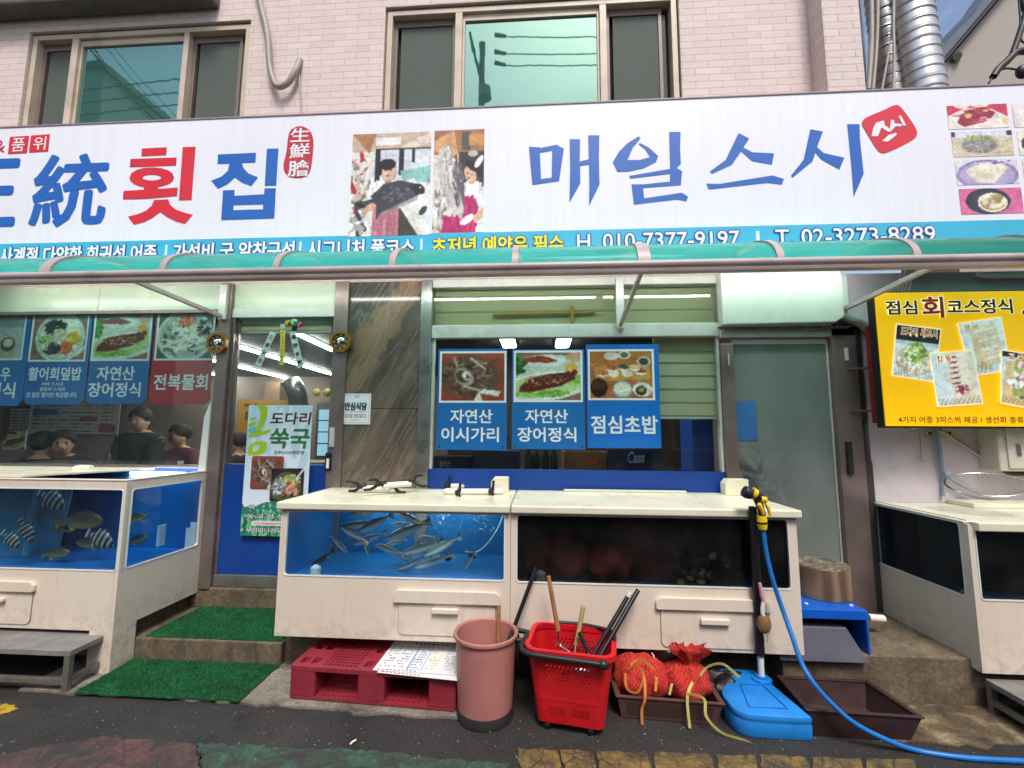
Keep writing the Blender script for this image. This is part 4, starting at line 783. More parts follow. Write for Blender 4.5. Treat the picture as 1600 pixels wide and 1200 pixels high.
zbx = lambda a, b, c, d: (*zb([(a, b)])[0], *zb([(c, d)])[0])
ptext(t, '도다리', zbx(332, 128, 652, 225), Yb - .001, DRED, off=.02, shear=.12); ptext(t, '쑥국', zbx(326, 262, 640, 418), Yb - .001, DKG, off=.025, shear=.12); ptext(t, '오후2시30분한정', zbx(355, 440, 598, 468), Yb - .001, BLKINK, off=.006)
for fp, q in ((f_flat(), zbx(172, 488, 428, 752)), (f_soup(), zbx(330, 586, 595, 852))):
    x_, X_, z_, Z_ = rect(*q, Yb); yy = Yb - .0012 - (.0022 if q[1] > 720 else 0)
    part('picture_border', plateY([rrect(x_ - .004, X_ + .004, z_ - .004, Z_ + .004, .02)], yy, .001), pm('border_grey', '7c6c68', .5), t); ppic(t, fp, q, yy - .001)
for b_, q in (('쑥       국', zbx(140, 882, 432, 918)), ('쑥 국 정 식', zbx(134, 955, 428, 998)), ('우럭미나리국', zbx(126, 1070, 420, 1112))):
    g0 = glyphs(b_, 0, 1)[0]; ptext(t, b_, q, Yb - .0012, BLKINK, off=.05, ref=(g0.min(0), g0.max(0)), name='lettering_outline'); ptext(t, b_, q, Yb - .0026, WHT, off=.004)
x_, X_, z_, Z_ = rect(*zbx(172, 1012, 460, 1052), Yb); part('pill', plateY([rrect(x_, X_, z_, Z_, (Z_ - z_) / 2 - .001)], Yb - .0016, .001), pm('pill_pink', 'ecd4dc', .5), t); ptext(t, '+스시3piece+새우', zbx(195, 1022, 450, 1046), Yb - .0022, DRED)
# restaurant notice on the stone
t = thing('notice', 'small square white notice with dark blue heading on the stone panel', 'notice', (W(556, 660, -.008).x, -.008, W(556, 662, 0).z))
x0, x1, z0, z1 = rect(533, 615, 579, 663, -.008)
part('sheet', MB().box(x0, x1, -.011, -.006, z0, z1), PAPER, t)
cn = Can(44, 46, 'f2f0f2'); cn.box(.04, .04, .96, .96, 'd8ccd4'); cn.box(.07, .07, .93, .93, 'f4f2f4'); cn.box(.42, 0, .62, .16, 'dfe0e6'); cn.line(.5, .12, .58, .05, .01, '8c90a0')
for k, y_ in enumerate((.6, .7, .76)):
    for j in range(14): cn.box(.14 + .052 * j, y_ - .018, .18 + .052 * j, y_ + .018, ['d88c94', '8c8c98', 'c87880'][(k + j // 5) % 3])
cn.box(.36, .84, .62, .875, 'd898a0'); ppic(t, cn, (533, 615, 579, 663), -.0115, name='print'); ptext(t, '안심식당', (539, 629, 573, 641), -.012, pm('navy_ink', '14284c', .5), off=.01, bold=.0018)
# paper strips and ornament over the door
for lb, cs, q0, q1, w_, mt, y in (('white paper charm strip tilted left, four brush characters', '立春大吉', (427, 519), (403, 571), .05, pm('charm_paper', 'c8d6d0', .6), -.03), ('white paper charm strip tilted right, four brush characters', '建陽多慶', (457, 519), (470, 574), .05, pm('charm_paper', 'c8d6d0', .6), -.03), ('narrow yellow paper charm strip between the two white ones', '', (442, 514), (440, 570), .038, pm('charm_yellow', 'd8c83c', .6), -.026)):
    a, b = W(*q0, y), W(*q1, y); dv = (b - a); L = dv.length; dv.normalize(); sv = Vector((-dv.z, 0, dv.x)); sv = -sv if sv.x < 0 else sv
    t = thing('paper_charm', lb, 'paper strip', ((a.x + b.x) / 2, y, b.z), 'paper charms over the door')
    h = sv * w_ / 2; m = MB(); f = Vector((0, .002, 0)); m.hexa([a - h, a + h, b + h, b - h], [a - h + f, a + h + f, b + h + f, b - h + f]); part('strip', m, mt, t)
    for k, ch in enumerate(cs):
        c = a + dv * L * (k + .6) / 4.2; s_ = .017; rt = math.atan2(-dv.x, -dv.z); text(t, ch, (c.x - s_, c.x + s_, c.z - s_, c.z + s_), y - .0006, BLKINK, off=.012, rot=-rt, th=.001)
    if not cs:
        for k in range(9):
            c = a + dv * L * (k + 1.2) / 10.6; text(t, ['吉', '春', '大', '多', '慶', '陽', '立', '福', '建'][k] if k % 2 else '吉', (c.x - .007, c.x + .007, c.z - .006, c.z + .006), y - .0006, DRED, th=.001)
        part('tape', MB().box(a.x - .02, a.x + .02, y - .004, y - .002, a.z - .005, a.z + .04), pm('tape', '9ab8ac', .3), t)
t = thing('flower_ornament', 'little artificial flower ornament above the yellow paper strip', 'ornament', W(458, 508, -.03).to_tuple())
def blob(px, py, y, r, m): part('bloom', MB().ell(W(px, py, y), (r, r * .8, r)).ell(W(px - 1.6, py + 2, y - .01), (r * .6, r * .6, r * .6)).ell(W(px + 1.8, py - 1.5, y - .01), (r * .55, r * .6, r * .55)), m, t, smooth=60)
blob(450, 505, -.03, .024, pm('bloom_olive', '9a8c28', .6)); blob(460, 504, -.04, .03, pm('bloom_green', '6ab48c', .5)); blob(468.5, 507, -.03, .02, pm('bloom_pink', 'c8487c', .5)); blob(460, 513, -.02, .022, pm('bloom_dark', '26302a', .6))
# octagonal mirrors
GOLD = pm('mirror_gold', '9c6c30', .35, .3, var=.25, scale=30, dirt='3c2410', dirt_amt=.5)
for px, lb in ((340, 'gilt octagonal mirror on the left door post'), (532.5, 'gilt octagonal mirror on the right door post')):
    c = W(px, 536 if px < 400 else 534, -.04); t = thing('octagon_mirror', lb, 'mirror', (c.x, -.032, c.z - .08), 'octagonal mirrors on the door posts')
    o = [(c.x + .088 * math.cos(R(22.5 + 45 * k)), c.z + .088 * math.sin(R(22.5 + 45 * k))) for k in range(8)]; i2 = [(c.x + .066 * math.cos(R(22.5 + 45 * k)), c.z + .066 * math.sin(R(22.5 + 45 * k))) for k in range(8)]
    part('rim', plateY([o, i2], -.045, .024), GOLD, t, bevel=.005)
    part('back_plate', plateY([i2, el(c.x, c.z, .038, .038, 24)], -.042, .01), pm('mirror_dark_gold', '4c3618', .4, .3, var=.4, scale=60), t, bevel=.002)
    for k in range(8): part('trigram', MB().add(*(lambda m: (m.v, m.f))(plateY([[(c.x + r_ * math.cos(R(45 * k + a_)), c.z + r_ * math.sin(R(45 * k + a_))) for r_, a_ in ((.044, -14), (.056, -12), (.056, 12), (.044, 14))]], -.0475, .001))), pm('trigram_ink', 'b8904c', .4), t)
    m = MB(); m.ell((c.x, -.038, c.z), (.038, .016, .038), 20, 12); part('glass', m, pm('mirror_glass', 'e8eef0', .03, 1, var=.01, bstr=0), t, smooth=80)

# ================================================================== OTHER THINGS ON THE FRONT
x0, x1, z0, z1 = rect(1128, 430, 1318, 506, -.1)
t = thing('blank_sign_box', 'blank white light box above the frosted sliding door', 'sign box', ((x0 + x1) / 2, -.06, z0))
part('box', MB().prism([(x0, z0), (x1 - .06, z0 + .01), (x1, z0 + .05), (x1, 2.61), (x0, 2.61)], 'y', -.1, -.012), pm('box_white', 'd6dfd2', .45, var=.06, scale=2, dirt='7c7a70', dirt_amt=.25), t, bevel=.008)
mb = MB(); n_ = 26
for k in range(n_):
    x = x0 - .01 + (x1 - x0 + .06) * k / n_; mb.box(x, x + .022, -.075, -.055, z0 - .03, z0 - .012)
mb.box(x0 - .02, x1 + .06, -.065, -.05, z0 - .018, z0 - .01); part('chain', mb, pm('chain_grey', '4a4c4a', .5, .4), t)
# yellow sign (a backlit box)
_yt = NT('backlit_yellow'); _b = _yt.bsdf(lin('f5b806'), .35); _b.inputs['Emission Color'].default_value = (*lin('ffc000'), 1); _b.inputs['Emission Strength'].default_value = .38; YELFACE = _yt.m
_yt = NT('backlit_cream'); _b = _yt.bsdf(lin('f4ecc4'), .4); _b.inputs['Emission Color'].default_value = (*lin('f4ecc4'), 1); _b.inputs['Emission Strength'].default_value = .38; HALO = _yt.m
YY = -.25; x0, x1, z0, z1 = W(1376.5, 560, YY).x, 3.55, W(1490, 666, YY).z, W(1490, 456, YY).z
t = thing('yellow_sign', 'large yellow lunch menu light box with raw fish pictures on the white wall', 'sign', ((x0 + x1) / 2, -.2, z0))
part('face', MB().box(x0, x1, YY, -.238, z0, z1), YELFACE, t)
part('box', MB().box(x0 - .004, x1, -.2375, -.17, z0 - .012, z1 + .012), BLACKP, t, bevel=.004)
part('back_box', MB().box(x0 + .01, x1, -.169, -.11, z0 + .02, z1 - .2), pm('sign_maroon', '7c1c24', .4), t, bevel=.004)
for zz in (W(1345, 575, -.1).z, W(1345, 642, -.1).z):
    part('bracket', MB().tube([(x0 + .03, -.11, zz), (x0 - .1, -.004, zz)], .008, 8).box(x0 - .13, x0 - .07, -.008, 0.0, zz - .03, zz + .03), pm('rust_bracket', '6c3c34', .6, .3), t)
zy = lambda L: [(1350 + u / 4.8, 430 + v / 4.8) for u, v in L]
zyx = lambda a, b, c, d: (*zy([(a, b)])[0], *zy([(c, d)])[0])
YK = YY - .0012; DK = pm('sign_black', '20302c', .4)
for b_, q, m_ in (('점심', (165, 192, 395, 292), DK), ('회', (440, 165, 592, 315), SRED), ('코스정식', (625, 182, 1110, 287), DK), ('(1인', (1190, 240, 1420, 310), DK)):
    g0 = glyphs(b_, 0, 1)[0]; rf = (g0.min(0), g0.max(0)); ptext(t, b_, zyx(*q), YK, HALO, off=.06, ref=rf, name='lettering_outline'); ptext(t, b_, zyx(*q), YK - .002, m_, off=.022, ref=rf)
ptext(t, '4가지 어종 3피스씩 제공 / 생선회 종류는 다를 수 있습니다', zyx(258, 1060, 1700, 1110), YK, pm('sign_brown_ink', '70480c', .4), off=.004)
halo = HALO
for k, (q, nm, nb) in enumerate((([(248, 372), (572, 410), (530, 796), (214, 746)], '도다리 세꼬시', (278, 398, 548, 462)), ([(708, 368), (1025, 320), (1098, 705), (805, 752)], '광 어', (752, 370, 852, 412)), ([(500, 590), (812, 568), (886, 958), (556, 980)], '참 돔', (545, 602, 655, 648)), ([(1036, 566), (1360, 612), (1350, 1010), (1030, 952)], '고 등 어', (1085, 590, 1260, 640)))):
    yk = YK - .004 - .003 * [0, 1, 2, 3][k]
    P = [W(*p, yk) for p in zy(q)]; ce = sum(P, Vector()) / 4; E_ = [ce + (p - ce) * 1.045 for p in P]
    part('picture_border', MB().hexa(E_, [e + Vector((0, .0015, 0)) for e in E_]), halo, t)
    picture(t, f_raw(k), [p - Vector((0, .0008, 0)) for p in P], material=INKB)
    g0 = glyphs(nm, 0, 1)[0]; rf = (g0.min(0), g0.max(0)); rr = -.11 if k in (0, 3) else .1
    ptext(t, nm, zyx(*nb), yk - .0012, halo, off=.06, ref=rf, rot=rr, name='lettering_outline'); ptext(t, nm, zyx(*nb), yk - .0028, SRED, off=.012, ref=rf, rot=rr)
# utility box, cables, pipes at right
x0, x1, z0, z1 = rect(1560, 668, 1680, 737, -.14)
t = thing('meter_box', 'beige utility box half hidden under the yellow sign', 'utility box', ((x0 + x1) / 2, -.07, z0))
part('case', MB().box(x0, x1, -.14, 0, z0, z1), pm('meter_beige', 'c8c4b4', .5, dirt='6c6458', dirt_amt=.25), t, bevel=.01); part('door', MB().box(x0 + .05, x1 - .02, -.15, -.141, z0 + .02, z1), pm('meter_door', 'cfcabb', .5), t, bevel=.004)
part('latch', MB().box(x0 + .1, x0 + .125, -.158, -.15, z0 + .1, z0 + .18), STEEL, t, bevel=.003)
cab = pm('cable_blue_grey', '8ca0b0', .5); blk = pm('cable_black', '1c1a1c', .5); gryc = pm('conduit_grey', 'a8a49c', .5, dirt='5c5850', dirt_amt=.3)
def cable(label, pts, r, m, cat='cable', name='cable', group=None, n=8): return solo(name, label, cat, MB().tube(bez(pts, 10), r, n), m, group, smooth=60)
w_ = lambda px, py, y=-.02: W(px, py, y)
cable('thick grey-blue cable hanging under the yellow sign, straight branch', [w_(1457, 660), w_(1464, 700), w_(1473, 735), w_(1474, 775)], .012, cab)
cable('grey-blue cable branch bending right towards the mesh net', [w_(1462, 660, -.045), w_(1469, 700, -.045), w_(1475, 734, -.045), w_(1490, 752, -.045), w_(1530, 772, -.045)], .009, cab)
cable('thin grey pipe slanting down behind the mesh net', [w_(1470, 672, -.015), w_(1530, 712, -.015), w_(1575, 738, -.015), w_(1640, 748, -.015)], .009, gryc, 'pipe', 'pipe')
cable('black corrugated cable beside the beige utility box', [w_(1554, 668, -.03), w_(1556, 700, -.03), w_(1560, 725, -.03), w_(1575, 738, -.03), w_(1600, 740, -.03)], .016, blk)
cable('thin wire with a ring hanging on the white wall', [w_(1437, 672), w_(1438, 695), w_(1439.5, 715), w_(1437, 719), w_(1441, 722), w_(1445, 719), w_(1441, 716)], .003, STEEL, 'wire', 'wire')
t = thing('outlet_plate', 'cream socket plate just below the yellow sign', 'socket', W(1474, 690, -.01).to_tuple()); x0, x1, z0, z1 = rect(1446, 665, 1495, 686, -.012); part('plate', MB().box(x0, x1, -.014, -.001, z0, z1), pm('plate_cream', 'c8bc9c', .5), t, bevel=.003)
for px in (1453, 1484): c = W(px, 677, -.015); part('screw', MB().tube([(c.x, -.018, c.z), (c.x, -.013, c.z)], .01, 10), pm('rust', '3c2418', .7), t)
solo('wall_fitting', 'round grey fitting on the wall under the yellow sign', 'fitting', MB().ell(W(1424, 664, -.06), (.06, .05, .04)), pm('fitting_grey', '8c8c8a', .3, .5), smooth=60)
cable('white water pipe running under the awning at the right edge', [w_(1528, 428, -.06), w_(1545, 431, -.06), w_(1600, 430, -.06), w_(1680, 430, -.06)], .02, WHITEP, 'pipe', 'pipe')
cable('ribbed grey hose curling behind the blank white box', [w_(1312, 492, -.05), w_(1330, 500, -.05), w_(1345, 506, -.04), w_(1362, 520, -.03)], .03, gryc, 'hose', 'pipe_hose')
for k in range(4): cable('thin grey wires bundled above the right bracket arm', [w_(1412 + 5 * k, 418, -.05 - .01 * k), w_(1406 + 6 * k, 440, -.05 - .01 * k), w_(1400 + 5 * k, 470, -.04)], .008, gryc, 'cable', group='wires above the yellow sign')
# right-hand sky side: ducts, cables, neighbour house
def spiral(label, pts, r, col):
    m = MB(); P = bez(pts, 110); n = len(P); rs = []
    L = 0; acc = [0]
    for i in range(1, n): acc.append(acc[-1] + (P[i] - P[i - 1]).length)
    for i in range(n): ph = (acc[i] / .085) % 1; rs.append(r * (1.06 if ph < .14 else .985 if ph < .2 or ph > .94 else 1))
    return solo('ventilation_duct', label, 'duct', m.tube(P, rs, 28), col, smooth=50)
DUCT = pm('duct_steel', 'd0d0cc', .36, .9, var=.14, scale=4, dirt='6c5c4c', dirt_amt=.35)
spiral('wide shiny spiral metal duct rising beside the brick corner', [W(1453, 230, .22), W(1438, 130, .22), W(1418, 0, .22), W(1396, -160, .22)], .15, DUCT)
spiral('darker spiral duct squeezed behind the wide one', [W(1404, 230, .30), W(1391, 130, .30), W(1374, 0, .30), W(1356, -150, .30)], .10, pm('duct_dark', '94948f', .3, .9, var=.25, scale=6))
for k, (a, b, c, y, r, m, lb) in enumerate(((1357, 1362, 1360, .1, .018, gryc, 'pale conduit running up the brick corner'), (1364, 1371, 1372, .08, .012, pm('cable_beige', 'b0a498', .5), 'beige cable twisting up beside the brick corner'), (1352, 1347, 1340, .15, .008, pm('cable_mauve', '7c7480', .5), 'thin mauve cable at the brick corner'), (1378, 1394, 1398, .02, .008, gryc, 'thin grey wire hanging over the dark duct'), (1396, 1396, 1397, .0, .010, gryc, 'grey cable hanging between the two ducts'))):
    cable(lb, [W(a, 140, y), W((a + b) / 2 + 1, 90, y), W(b, 40, y), W(c, -40, y)], r, m)
hs = pm('neighbour_stucco', 'a49c94', .85, var=.06, scale=1.5, bscale=20); Yn = 1.6
t = thing('neighbour_house', 'grey stucco house with a sloping blue-grey roof behind the shop sign', 'house', (W(1560, 100, Yn).x, Yn, -.1))
e0, e1 = W(1458, 106, Yn), W(1552, -5, Yn); sl_ = (e1.z - e0.z) / (e1.x - e0.x)
part('wall', MB().prism([(e0.x + .05, -.1), (e0.x + 9, -.1), (e0.x + 9, e0.z + 5 * sl_ - .1), (e0.x + 5, e0.z + 5 * sl_ - .1), (e0.x + .05, e0.z - .05)], 'y', Yn, Yn + .7), hs, t)
dx_ = Vector((1, 0, sl_)).normalized(); nn = Vector((-sl_, 0, 1)).normalized()
mb = MB(); pp = []
for k in range(61):
    s_ = k * .1; p = e0 + dx_ * (s_ - .15) + nn * (.05 + .03 * abs(math.sin(s_ * 4.2))); pp.append((p.x, p.z))
qq = [((e0 + dx_ * (6 - .15)).x, (e0 + dx_ * (6 - .15)).z), ((e0 - dx_ * .15).x, (e0 - dx_ * .15).z)]
part('roof', mb.prism(pp + qq, 'y', Yn - .12, Yn + .5), pm('roof_blue_grey', '56626e', .5, var=.15), t)
part('fascia', MB().prism([(p[0], p[1]) for p in [qq[1], qq[0], (qq[0][0], qq[0][1] - .06), (qq[1][0], qq[1][1] - .06)]], 'y', Yn - .1, Yn - .02), pm('fascia_dark', '2c2c30', .6), t)
part('vent_cap', MB().tube([W(1496, 88, Yn - .06), W(1496, 88, Yn)], .04, 12), gryc, t)
for lb, pts, r in (('thick black power cable drooping at the upper right corner', [(1552, 120), (1560, 108), (1572, 97), (1588, 82), (1604, 80)], .028), ('black power cable rising to the top right corner', [(1582, 84), (1590, 62), (1597, 40), (1606, 10)], .022), ('black cable hanging along the right photo edge', [(1590, -20), (1598, 5), (1606, 25)], .022), ('thin black wire looping below the thick power cable', [(1545, 130), (1556, 114), (1572, 107), (1592, 110), (1606, 115)], .008), ('thin black wire hanging beside the rising cable', [(1592, 0), (1594, 30), (1595, 60), (1602, 68)], .007)):
    cable(lb, [W(p[0], p[1], .4) for p in pts], r, blk)
solo('cable_clamp', 'black clamp ring on the cables at the right photo edge', 'clamp', MB().ell(W(1598, 112, .38), (.05, .04, .06)), blk, smooth=60)
# conduit on the upper wall
cable('grey flexible conduit drooping down the brick wall between the upper windows', [W(399, -30, -.03), W(408, 10, -.03), W(418, 55, -.04), W(422, 105, -.05), W(432, 134, -.06), W(449, 130, -.06), W(462, 110, -.05), W(469, 93, -.01)], .024, pm('conduit_warm_grey', '9a938a', .5, dirt='5c564e', dirt_amt=.3), 'conduit', 'conduit', n=12)
cable('thin pipe dropping from the end of the flexible conduit', [W(467, 112, -.02), W(469, 145, -.02), W(472, 190, -.02)], .008, gryc, 'pipe', 'pipe')

# ================================================================== FISH TANKS
TG = glass('tank_glass', (.86, .94, .98), .55, 0, .012); TGD = glass('tank_glass_dimmed', (.52, .56, .58), .6, 0, .014)  # darker glass tint stands in for the dimness inside the unlit tanks
LINERD = pm('dark_liner', '123a5c', .4, var=.3, scale=3)
WATER = NT('water'); _tr = WATER.n('BsdfTransparent'); _tr.inputs[0].default_value = (.45, .7, .85, 1); _gl = WATER.n('BsdfGlossy'); _gl.inputs['Roughness'].default_value = .03
_bp = WATER.n('Bump'); _bp.inputs['Strength'].default_value = .6; _bp.inputs['Distance'].default_value = .02; WATER.l(WATER.noise(WATER.pos(), 14, 4, .6, 1.5), _bp.inputs['Height']); WATER.l(_bp.outputs[0], _gl.inputs['Normal'])
_m = WATER.n('MixShader'); _m.inputs[0].default_value = .3; WATER.l(_tr.outputs[0], _m.inputs[1]); WATER.l(_gl.outputs[0], _m.inputs[2]); WATER.l(_m.outputs[0], WATER.out.inputs[0]); WATER = WATER.m
YT = -.68
def hatch(t, hood_pb, door_pb, handle_pb):
    x0, x1, z0, z1 = rect(*hood_pb, YT)
    part('hatch_hood', MB().prism([(x0, z0 + .004), (x0 + .012, z0), (x1 - .012, z0), (x1, z0 + .004), (x1, z1 - .022), (x1 - .022, z1), (x0 + .022, z1), (x0, z1 - .022)], 'y', YT - .022, YT - .0005), CREAM, t, bevel=.003)
    x0, x1, z0, z1 = rect(*door_pb, YT); r_ = .03
    o = [(x0, z1), (x0, z0 + r_)] + [(x0 + r_ - r_ * math.cos(R(15 * k)), z0 + r_ - r_ * math.sin(R(15 * k))) for k in range(1, 7)] + [(x1 - r_ + r_ * math.sin(R(15 * k)), z0 + r_ - r_ * math.cos(R(15 * k))) for k in range(0, 7)] + [(x1, z1)]
    h = part('hatch_door', plateY([o], YT - .003, .006), CREAM, t, bevel=.001)
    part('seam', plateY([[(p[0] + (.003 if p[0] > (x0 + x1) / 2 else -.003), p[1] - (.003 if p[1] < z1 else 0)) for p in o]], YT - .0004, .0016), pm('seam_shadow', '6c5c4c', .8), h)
    x0, x1, z0, z1 = rect(*handle_pb, YT); part('handle', MB().box(x0, x1, YT - .03, YT - .0065, z0, z1), CREAM, h, bevel=.005, seg=3)
def tank(t, x0, x1, z0, z1, win, liner, glassm, zin=None, lip=True, y1=-.004, lid=True):
    """cabinet with a rounded front window: win = (x0,x1,z0,z1)"""
    r_ = rrect(*win, .018)
    th = .016
    part('front_panel', plateY([[(x0, z0), (x1, z0), (x1, z1), (x0, z1)], r_], YT + th / 2, th), CREAM, t, bevel=.002)
    part('window_edge', plateY([rrect(win[0] - .004, win[1] + .004, win[2] - .004, win[3] + .004, .02), rrect(win[0] + .002, win[1] - .002, win[2] + .002, win[3] - .002, .016)], YT - .0015, .003), pm('edge_white', 'd8e4e4', .3), t)
    part('glass', MB().box(win[0] - .02, win[1] + .02, YT + th + .002, YT + th + .010, win[2] - .02, min(win[3] + .02, z1)), glassm, t)
    a, b = x0 + .025, x1 - .025; zi = win[2] - .035; zt = z1 - .004
    mb = MB(); ya, yb = YT + .03, y1 - .02
    mb.add([(a, ya, zi), (b, ya, zi), (b, yb, zi), (a, yb, zi), (a, ya, zt), (b, ya, zt), (b, yb, zt), (a, yb, zt)], [(0, 1, 2, 3), (3, 2, 6, 7), (0, 3, 7, 4), (1, 5, 6, 2)])
    part('liner', mb, liner, t)
# lit middle tank (left half) and dark middle tank (right half)
XA, XB = -1.552, 1.416; XM = W(797.5, 900, YT).x; ZT, ZB = 1.028, .262
def midtank(label, xa, xb, winpb, liner, gm, hx):
    t = thing('fish_tank', label, 'fish tank', ((xa + xb) / 2, -.34, ZB), 'cream fish tanks')
    w = rect(*winpb, YT); w = (w[0], w[1], w[2], ZT - .056); tank(t, xa, xb, ZB, ZT - .046, w, liner, gm)
    part('side_panel', MB().box(xa, xa + .014, YT + .017, -.004, ZB, ZT - .046).box(xb - .014, xb, YT + .017, -.004, ZB, ZT - .046), CREAM, t)
    part('bottom_panel', MB().box(xa + .015, xb - .015, YT + .017, -.005, ZB, ZB + .012), CREAM, t)
    part('lid', MB().box(xa - (.02 if xa < -1 else -.0015), xb + (.02 if xb > 1 else -.0015), YT - .03, -.006, ZT - .044, ZT), LIDM, t, bevel=.009, seg=3); hatch(t, *hx); return t
tk1 = midtank('cream fish tank with brightly lit blue water and a shoal of silver fish', XA, XM - .001, (447, 781, 788, 903), BLUEL, TG, ((616, 922, 781, 942), (623, 941, 774, 993), (676, 949, 717, 957)))
tk2 = midtank('cream fish tank with a dark window holding nets and shellfish', XM + .001, XB, (808, 786, 1232, 915), LINERD, TGD, ((1024, 934, 1203, 953), (1033, 952, 1180, 1012), (1093, 965, 1138, 974)))
TL1 = emis('tank_lamp', 'fff2dc', 20)
lm = part('lamp', MB().box(-1.35, XM - .15, -.22, -.19, ZT - .075, ZT - .062), TL1, tk1); part('lamp_holder', MB().box(-1.37, XM - .13, -.23, -.18, ZT - .061, ZT - .05), WHITEP, lm)
part('air_tube', MB().tube(bez([(-.28, -.1, ZT - .06), (-.27, -.12, .85), (-.34, -.2, .72), (-.42, -.3, .66), (-.5, -.32, .665)]), .006, 8), pm('tube_pale', '9cc8dc', .3), tk1, smooth=60)
part('pipe', MB().tube([W(497, 800, -.2), W(494, 870, -.2)], .012, 10), pm('pipe_greenish', '4c8ca0', .4), tk1, smooth=60)
_b = MB()
for k in range(260):
    px = rng.normal(690 if k % 2 else 750, 9 if k % 2 else 16); py = 793 + abs(rng.normal(0, 26)); c = W(px, py, -.25 + rng.uniform(-.05, .05)); _b.ell(c, (.003 + .003 * rng.uniform(),) * 3, 6, 4)
bb = part('bubbles', _b, glass('bubble', (.8, .93, 1), 3), tk1); bb['kind'] = 'stuff'
for label, pb, tk in (('small cream block on the back edge of the lid where the two middle tanks meet', (768, 745, 795, 772), 0), ('small cream block on the lid near the hose nozzle', (1130, 748, 1166, 777), 1)):
    x0, x1, z0, z1 = rect(*pb, -.1); q = solo('lid_block', label, 'block', MB().prism([(x0, ZT + .001), (x1, ZT + .001), (x1, z1), (x0 + .025, z1), (x0, z1 - .03)], 'y', -.14, -.05), LIDM, 'cream blocks on the tank lids', bevel=.004)
solo('lid_batten', 'thin cream batten lying at the back of the right tank lid', 'batten', MB().box(W(881, 765, -.05).x, W(1072, 765, -.05).x, -.06, -.04, ZT + .001, ZT + .016), LIDM, bevel=.003)
# left tank
LX = -2.552; LZT, LZB = 1.131, .252; LX0 = -4.6
t = thing('fish_tank', 'cream open-topped fish tank at the left with striped and brown fish behind blue glass', 'fish tank', (-3.5, -.34, 0), 'cream fish tanks'); tk0 = t
w = rect(-200, 765, 187, 890, YT); w = (-4.2, W(187, 830, YT).x, W(100, 890, YT).z, W(100, 764, YT).z)
tank(t, LX0, LX - .0165, LZB, LZT, w, BLUEL, TG)
sq = [PXp(*p, LX) for p in ((207, 766), (316, 749), (309, 853), (197, 886))]; sw = (sq[0].y * .5 + sq[3].y * .5, sq[1].y * .5 + sq[2].y * .5, (sq[2].z + sq[3].z) / 2, (sq[0].z + sq[1].z) / 2)
part('side_panel', plateX([[(YT, LZB), (-.004, LZB), (-.004, LZT), (YT, LZT)], rrect(*sw, .018)], LX - .008, .016), CREAM, t, bevel=.002)
part('window_edge', plateX([rrect(sw[0] - .004, sw[1] + .004, sw[2] - .004, sw[3] + .004, .02), rrect(sw[0] + .002, sw[1] - .002, sw[2] + .002, sw[3] - .002, .016)], LX + .001, .003), pm('edge_white', 'd8e4e4', .3), t)
part('glass', MB().box(LX - .026, LX - .018, sw[0] - .02, sw[1] + .02, sw[2] - .02, sw[3] + .02), TG, t)
tk0_l = [c for c in t.children if c.name.startswith('liner')][0]
me = tk0_l.data; bm = bmesh.new(); bm.from_mesh(me); bm.faces.ensure_lookup_table(); bmesh.ops.delete(bm, geom=[f for f in bm.faces if abs(f.normal.x) > .9 and f.calc_center_median().x > 0], context='FACES'); bm.to_mesh(me); bm.free()
part('rim', MB().frame(0, 0.001, 0, 0.001, 0, .001, .0002) if False else MB().box(LX0, LX, YT - .004, YT + .03, LZT + .001, LZT + .012).box(LX - .03, LX + .003, YT + .031, -.004, LZT + .001, LZT + .012), CREAM, t, bevel=.004)
part('water', MB().add([(LX0, YT + .03, LZT - .03), (LX - .028, YT + .03, LZT - .03), (LX - .028, -.03, LZT - .03), (LX0, -.03, LZT - .03)], [(0, 1, 2, 3)]), WATER, t)
part('lamp', MB().box(-3.15, -2.62, -.05, -.028, LZT - .022, LZT - .004), emis('tank_lamp_white', 'd8ecff', 22), t)
part('lid_board', MB().hexa([(-4.6, YT + .03, LZT + .013), (-3.3, YT + .03, LZT + .013), (-2.98, -.02, LZT + .013), (-4.6, -.02, LZT + .013)], [(-4.6, YT + .03, LZT + .03), (-3.3, YT + .03, LZT + .03), (-2.98, -.02, LZT + .03), (-4.6, -.02, LZT + .03)]), LIDM, t, bevel=.003)
part('leg', MB().box(LX - .15, LX, YT, YT + .16, .001, LZB - .001), CREAM, t, bevel=.003)
part('leg', MB().box(LX - 1.9, LX - 1.75, YT, YT + .16, .001, LZB - .001), CREAM, t, bevel=.003)
hatch(t, (-140, 905, 58, 921), (-132, 920, 50, 972), (-40, 932, 12, 938))
part('inner_pipe', MB().tube([W(52, 765, -.35), W(40, 868, -.35)], .02, 10), pm('pipe_greenish', '4c8ca0', .4), t, smooth=60)
part('partition', MB().hexa([(-4.2, -.45, .56), (-3.45, -.25, .56), (-3.45, -.24, .56), (-4.2, -.44, .56)], [(-4.2, -.45, 1.09), (-3.38, -.25, 1.09), (-3.38, -.24, 1.09), (-4.2, -.44, 1.09)]), pm('partition_teal', '3f8aa0', .4, var=.15), t)
part('louvre', MB().add(*(lambda m: (m.v, m.f))(MB().box(LX - .06, LX - .05, -.36, -.30, .66, .80).box(LX - .049, LX - .045, -.355, -.34, .665, .795).box(LX - .049, LX - .045, -.33, -.315, .665, .795))), pm('louvre_white', 'b8d4e0', .4), t)
solo('elbow_pipe', 'white elbow pipe resting on the rim of the left tank', 'pipe', MB().tube(bez([W(118, 742, -.25), W(118, 733, -.25), W(124, 731, -.25), W(143, 731, -.25)], 8), [.02] * 25 if False else .02, 12), WHITEP, smooth=60)
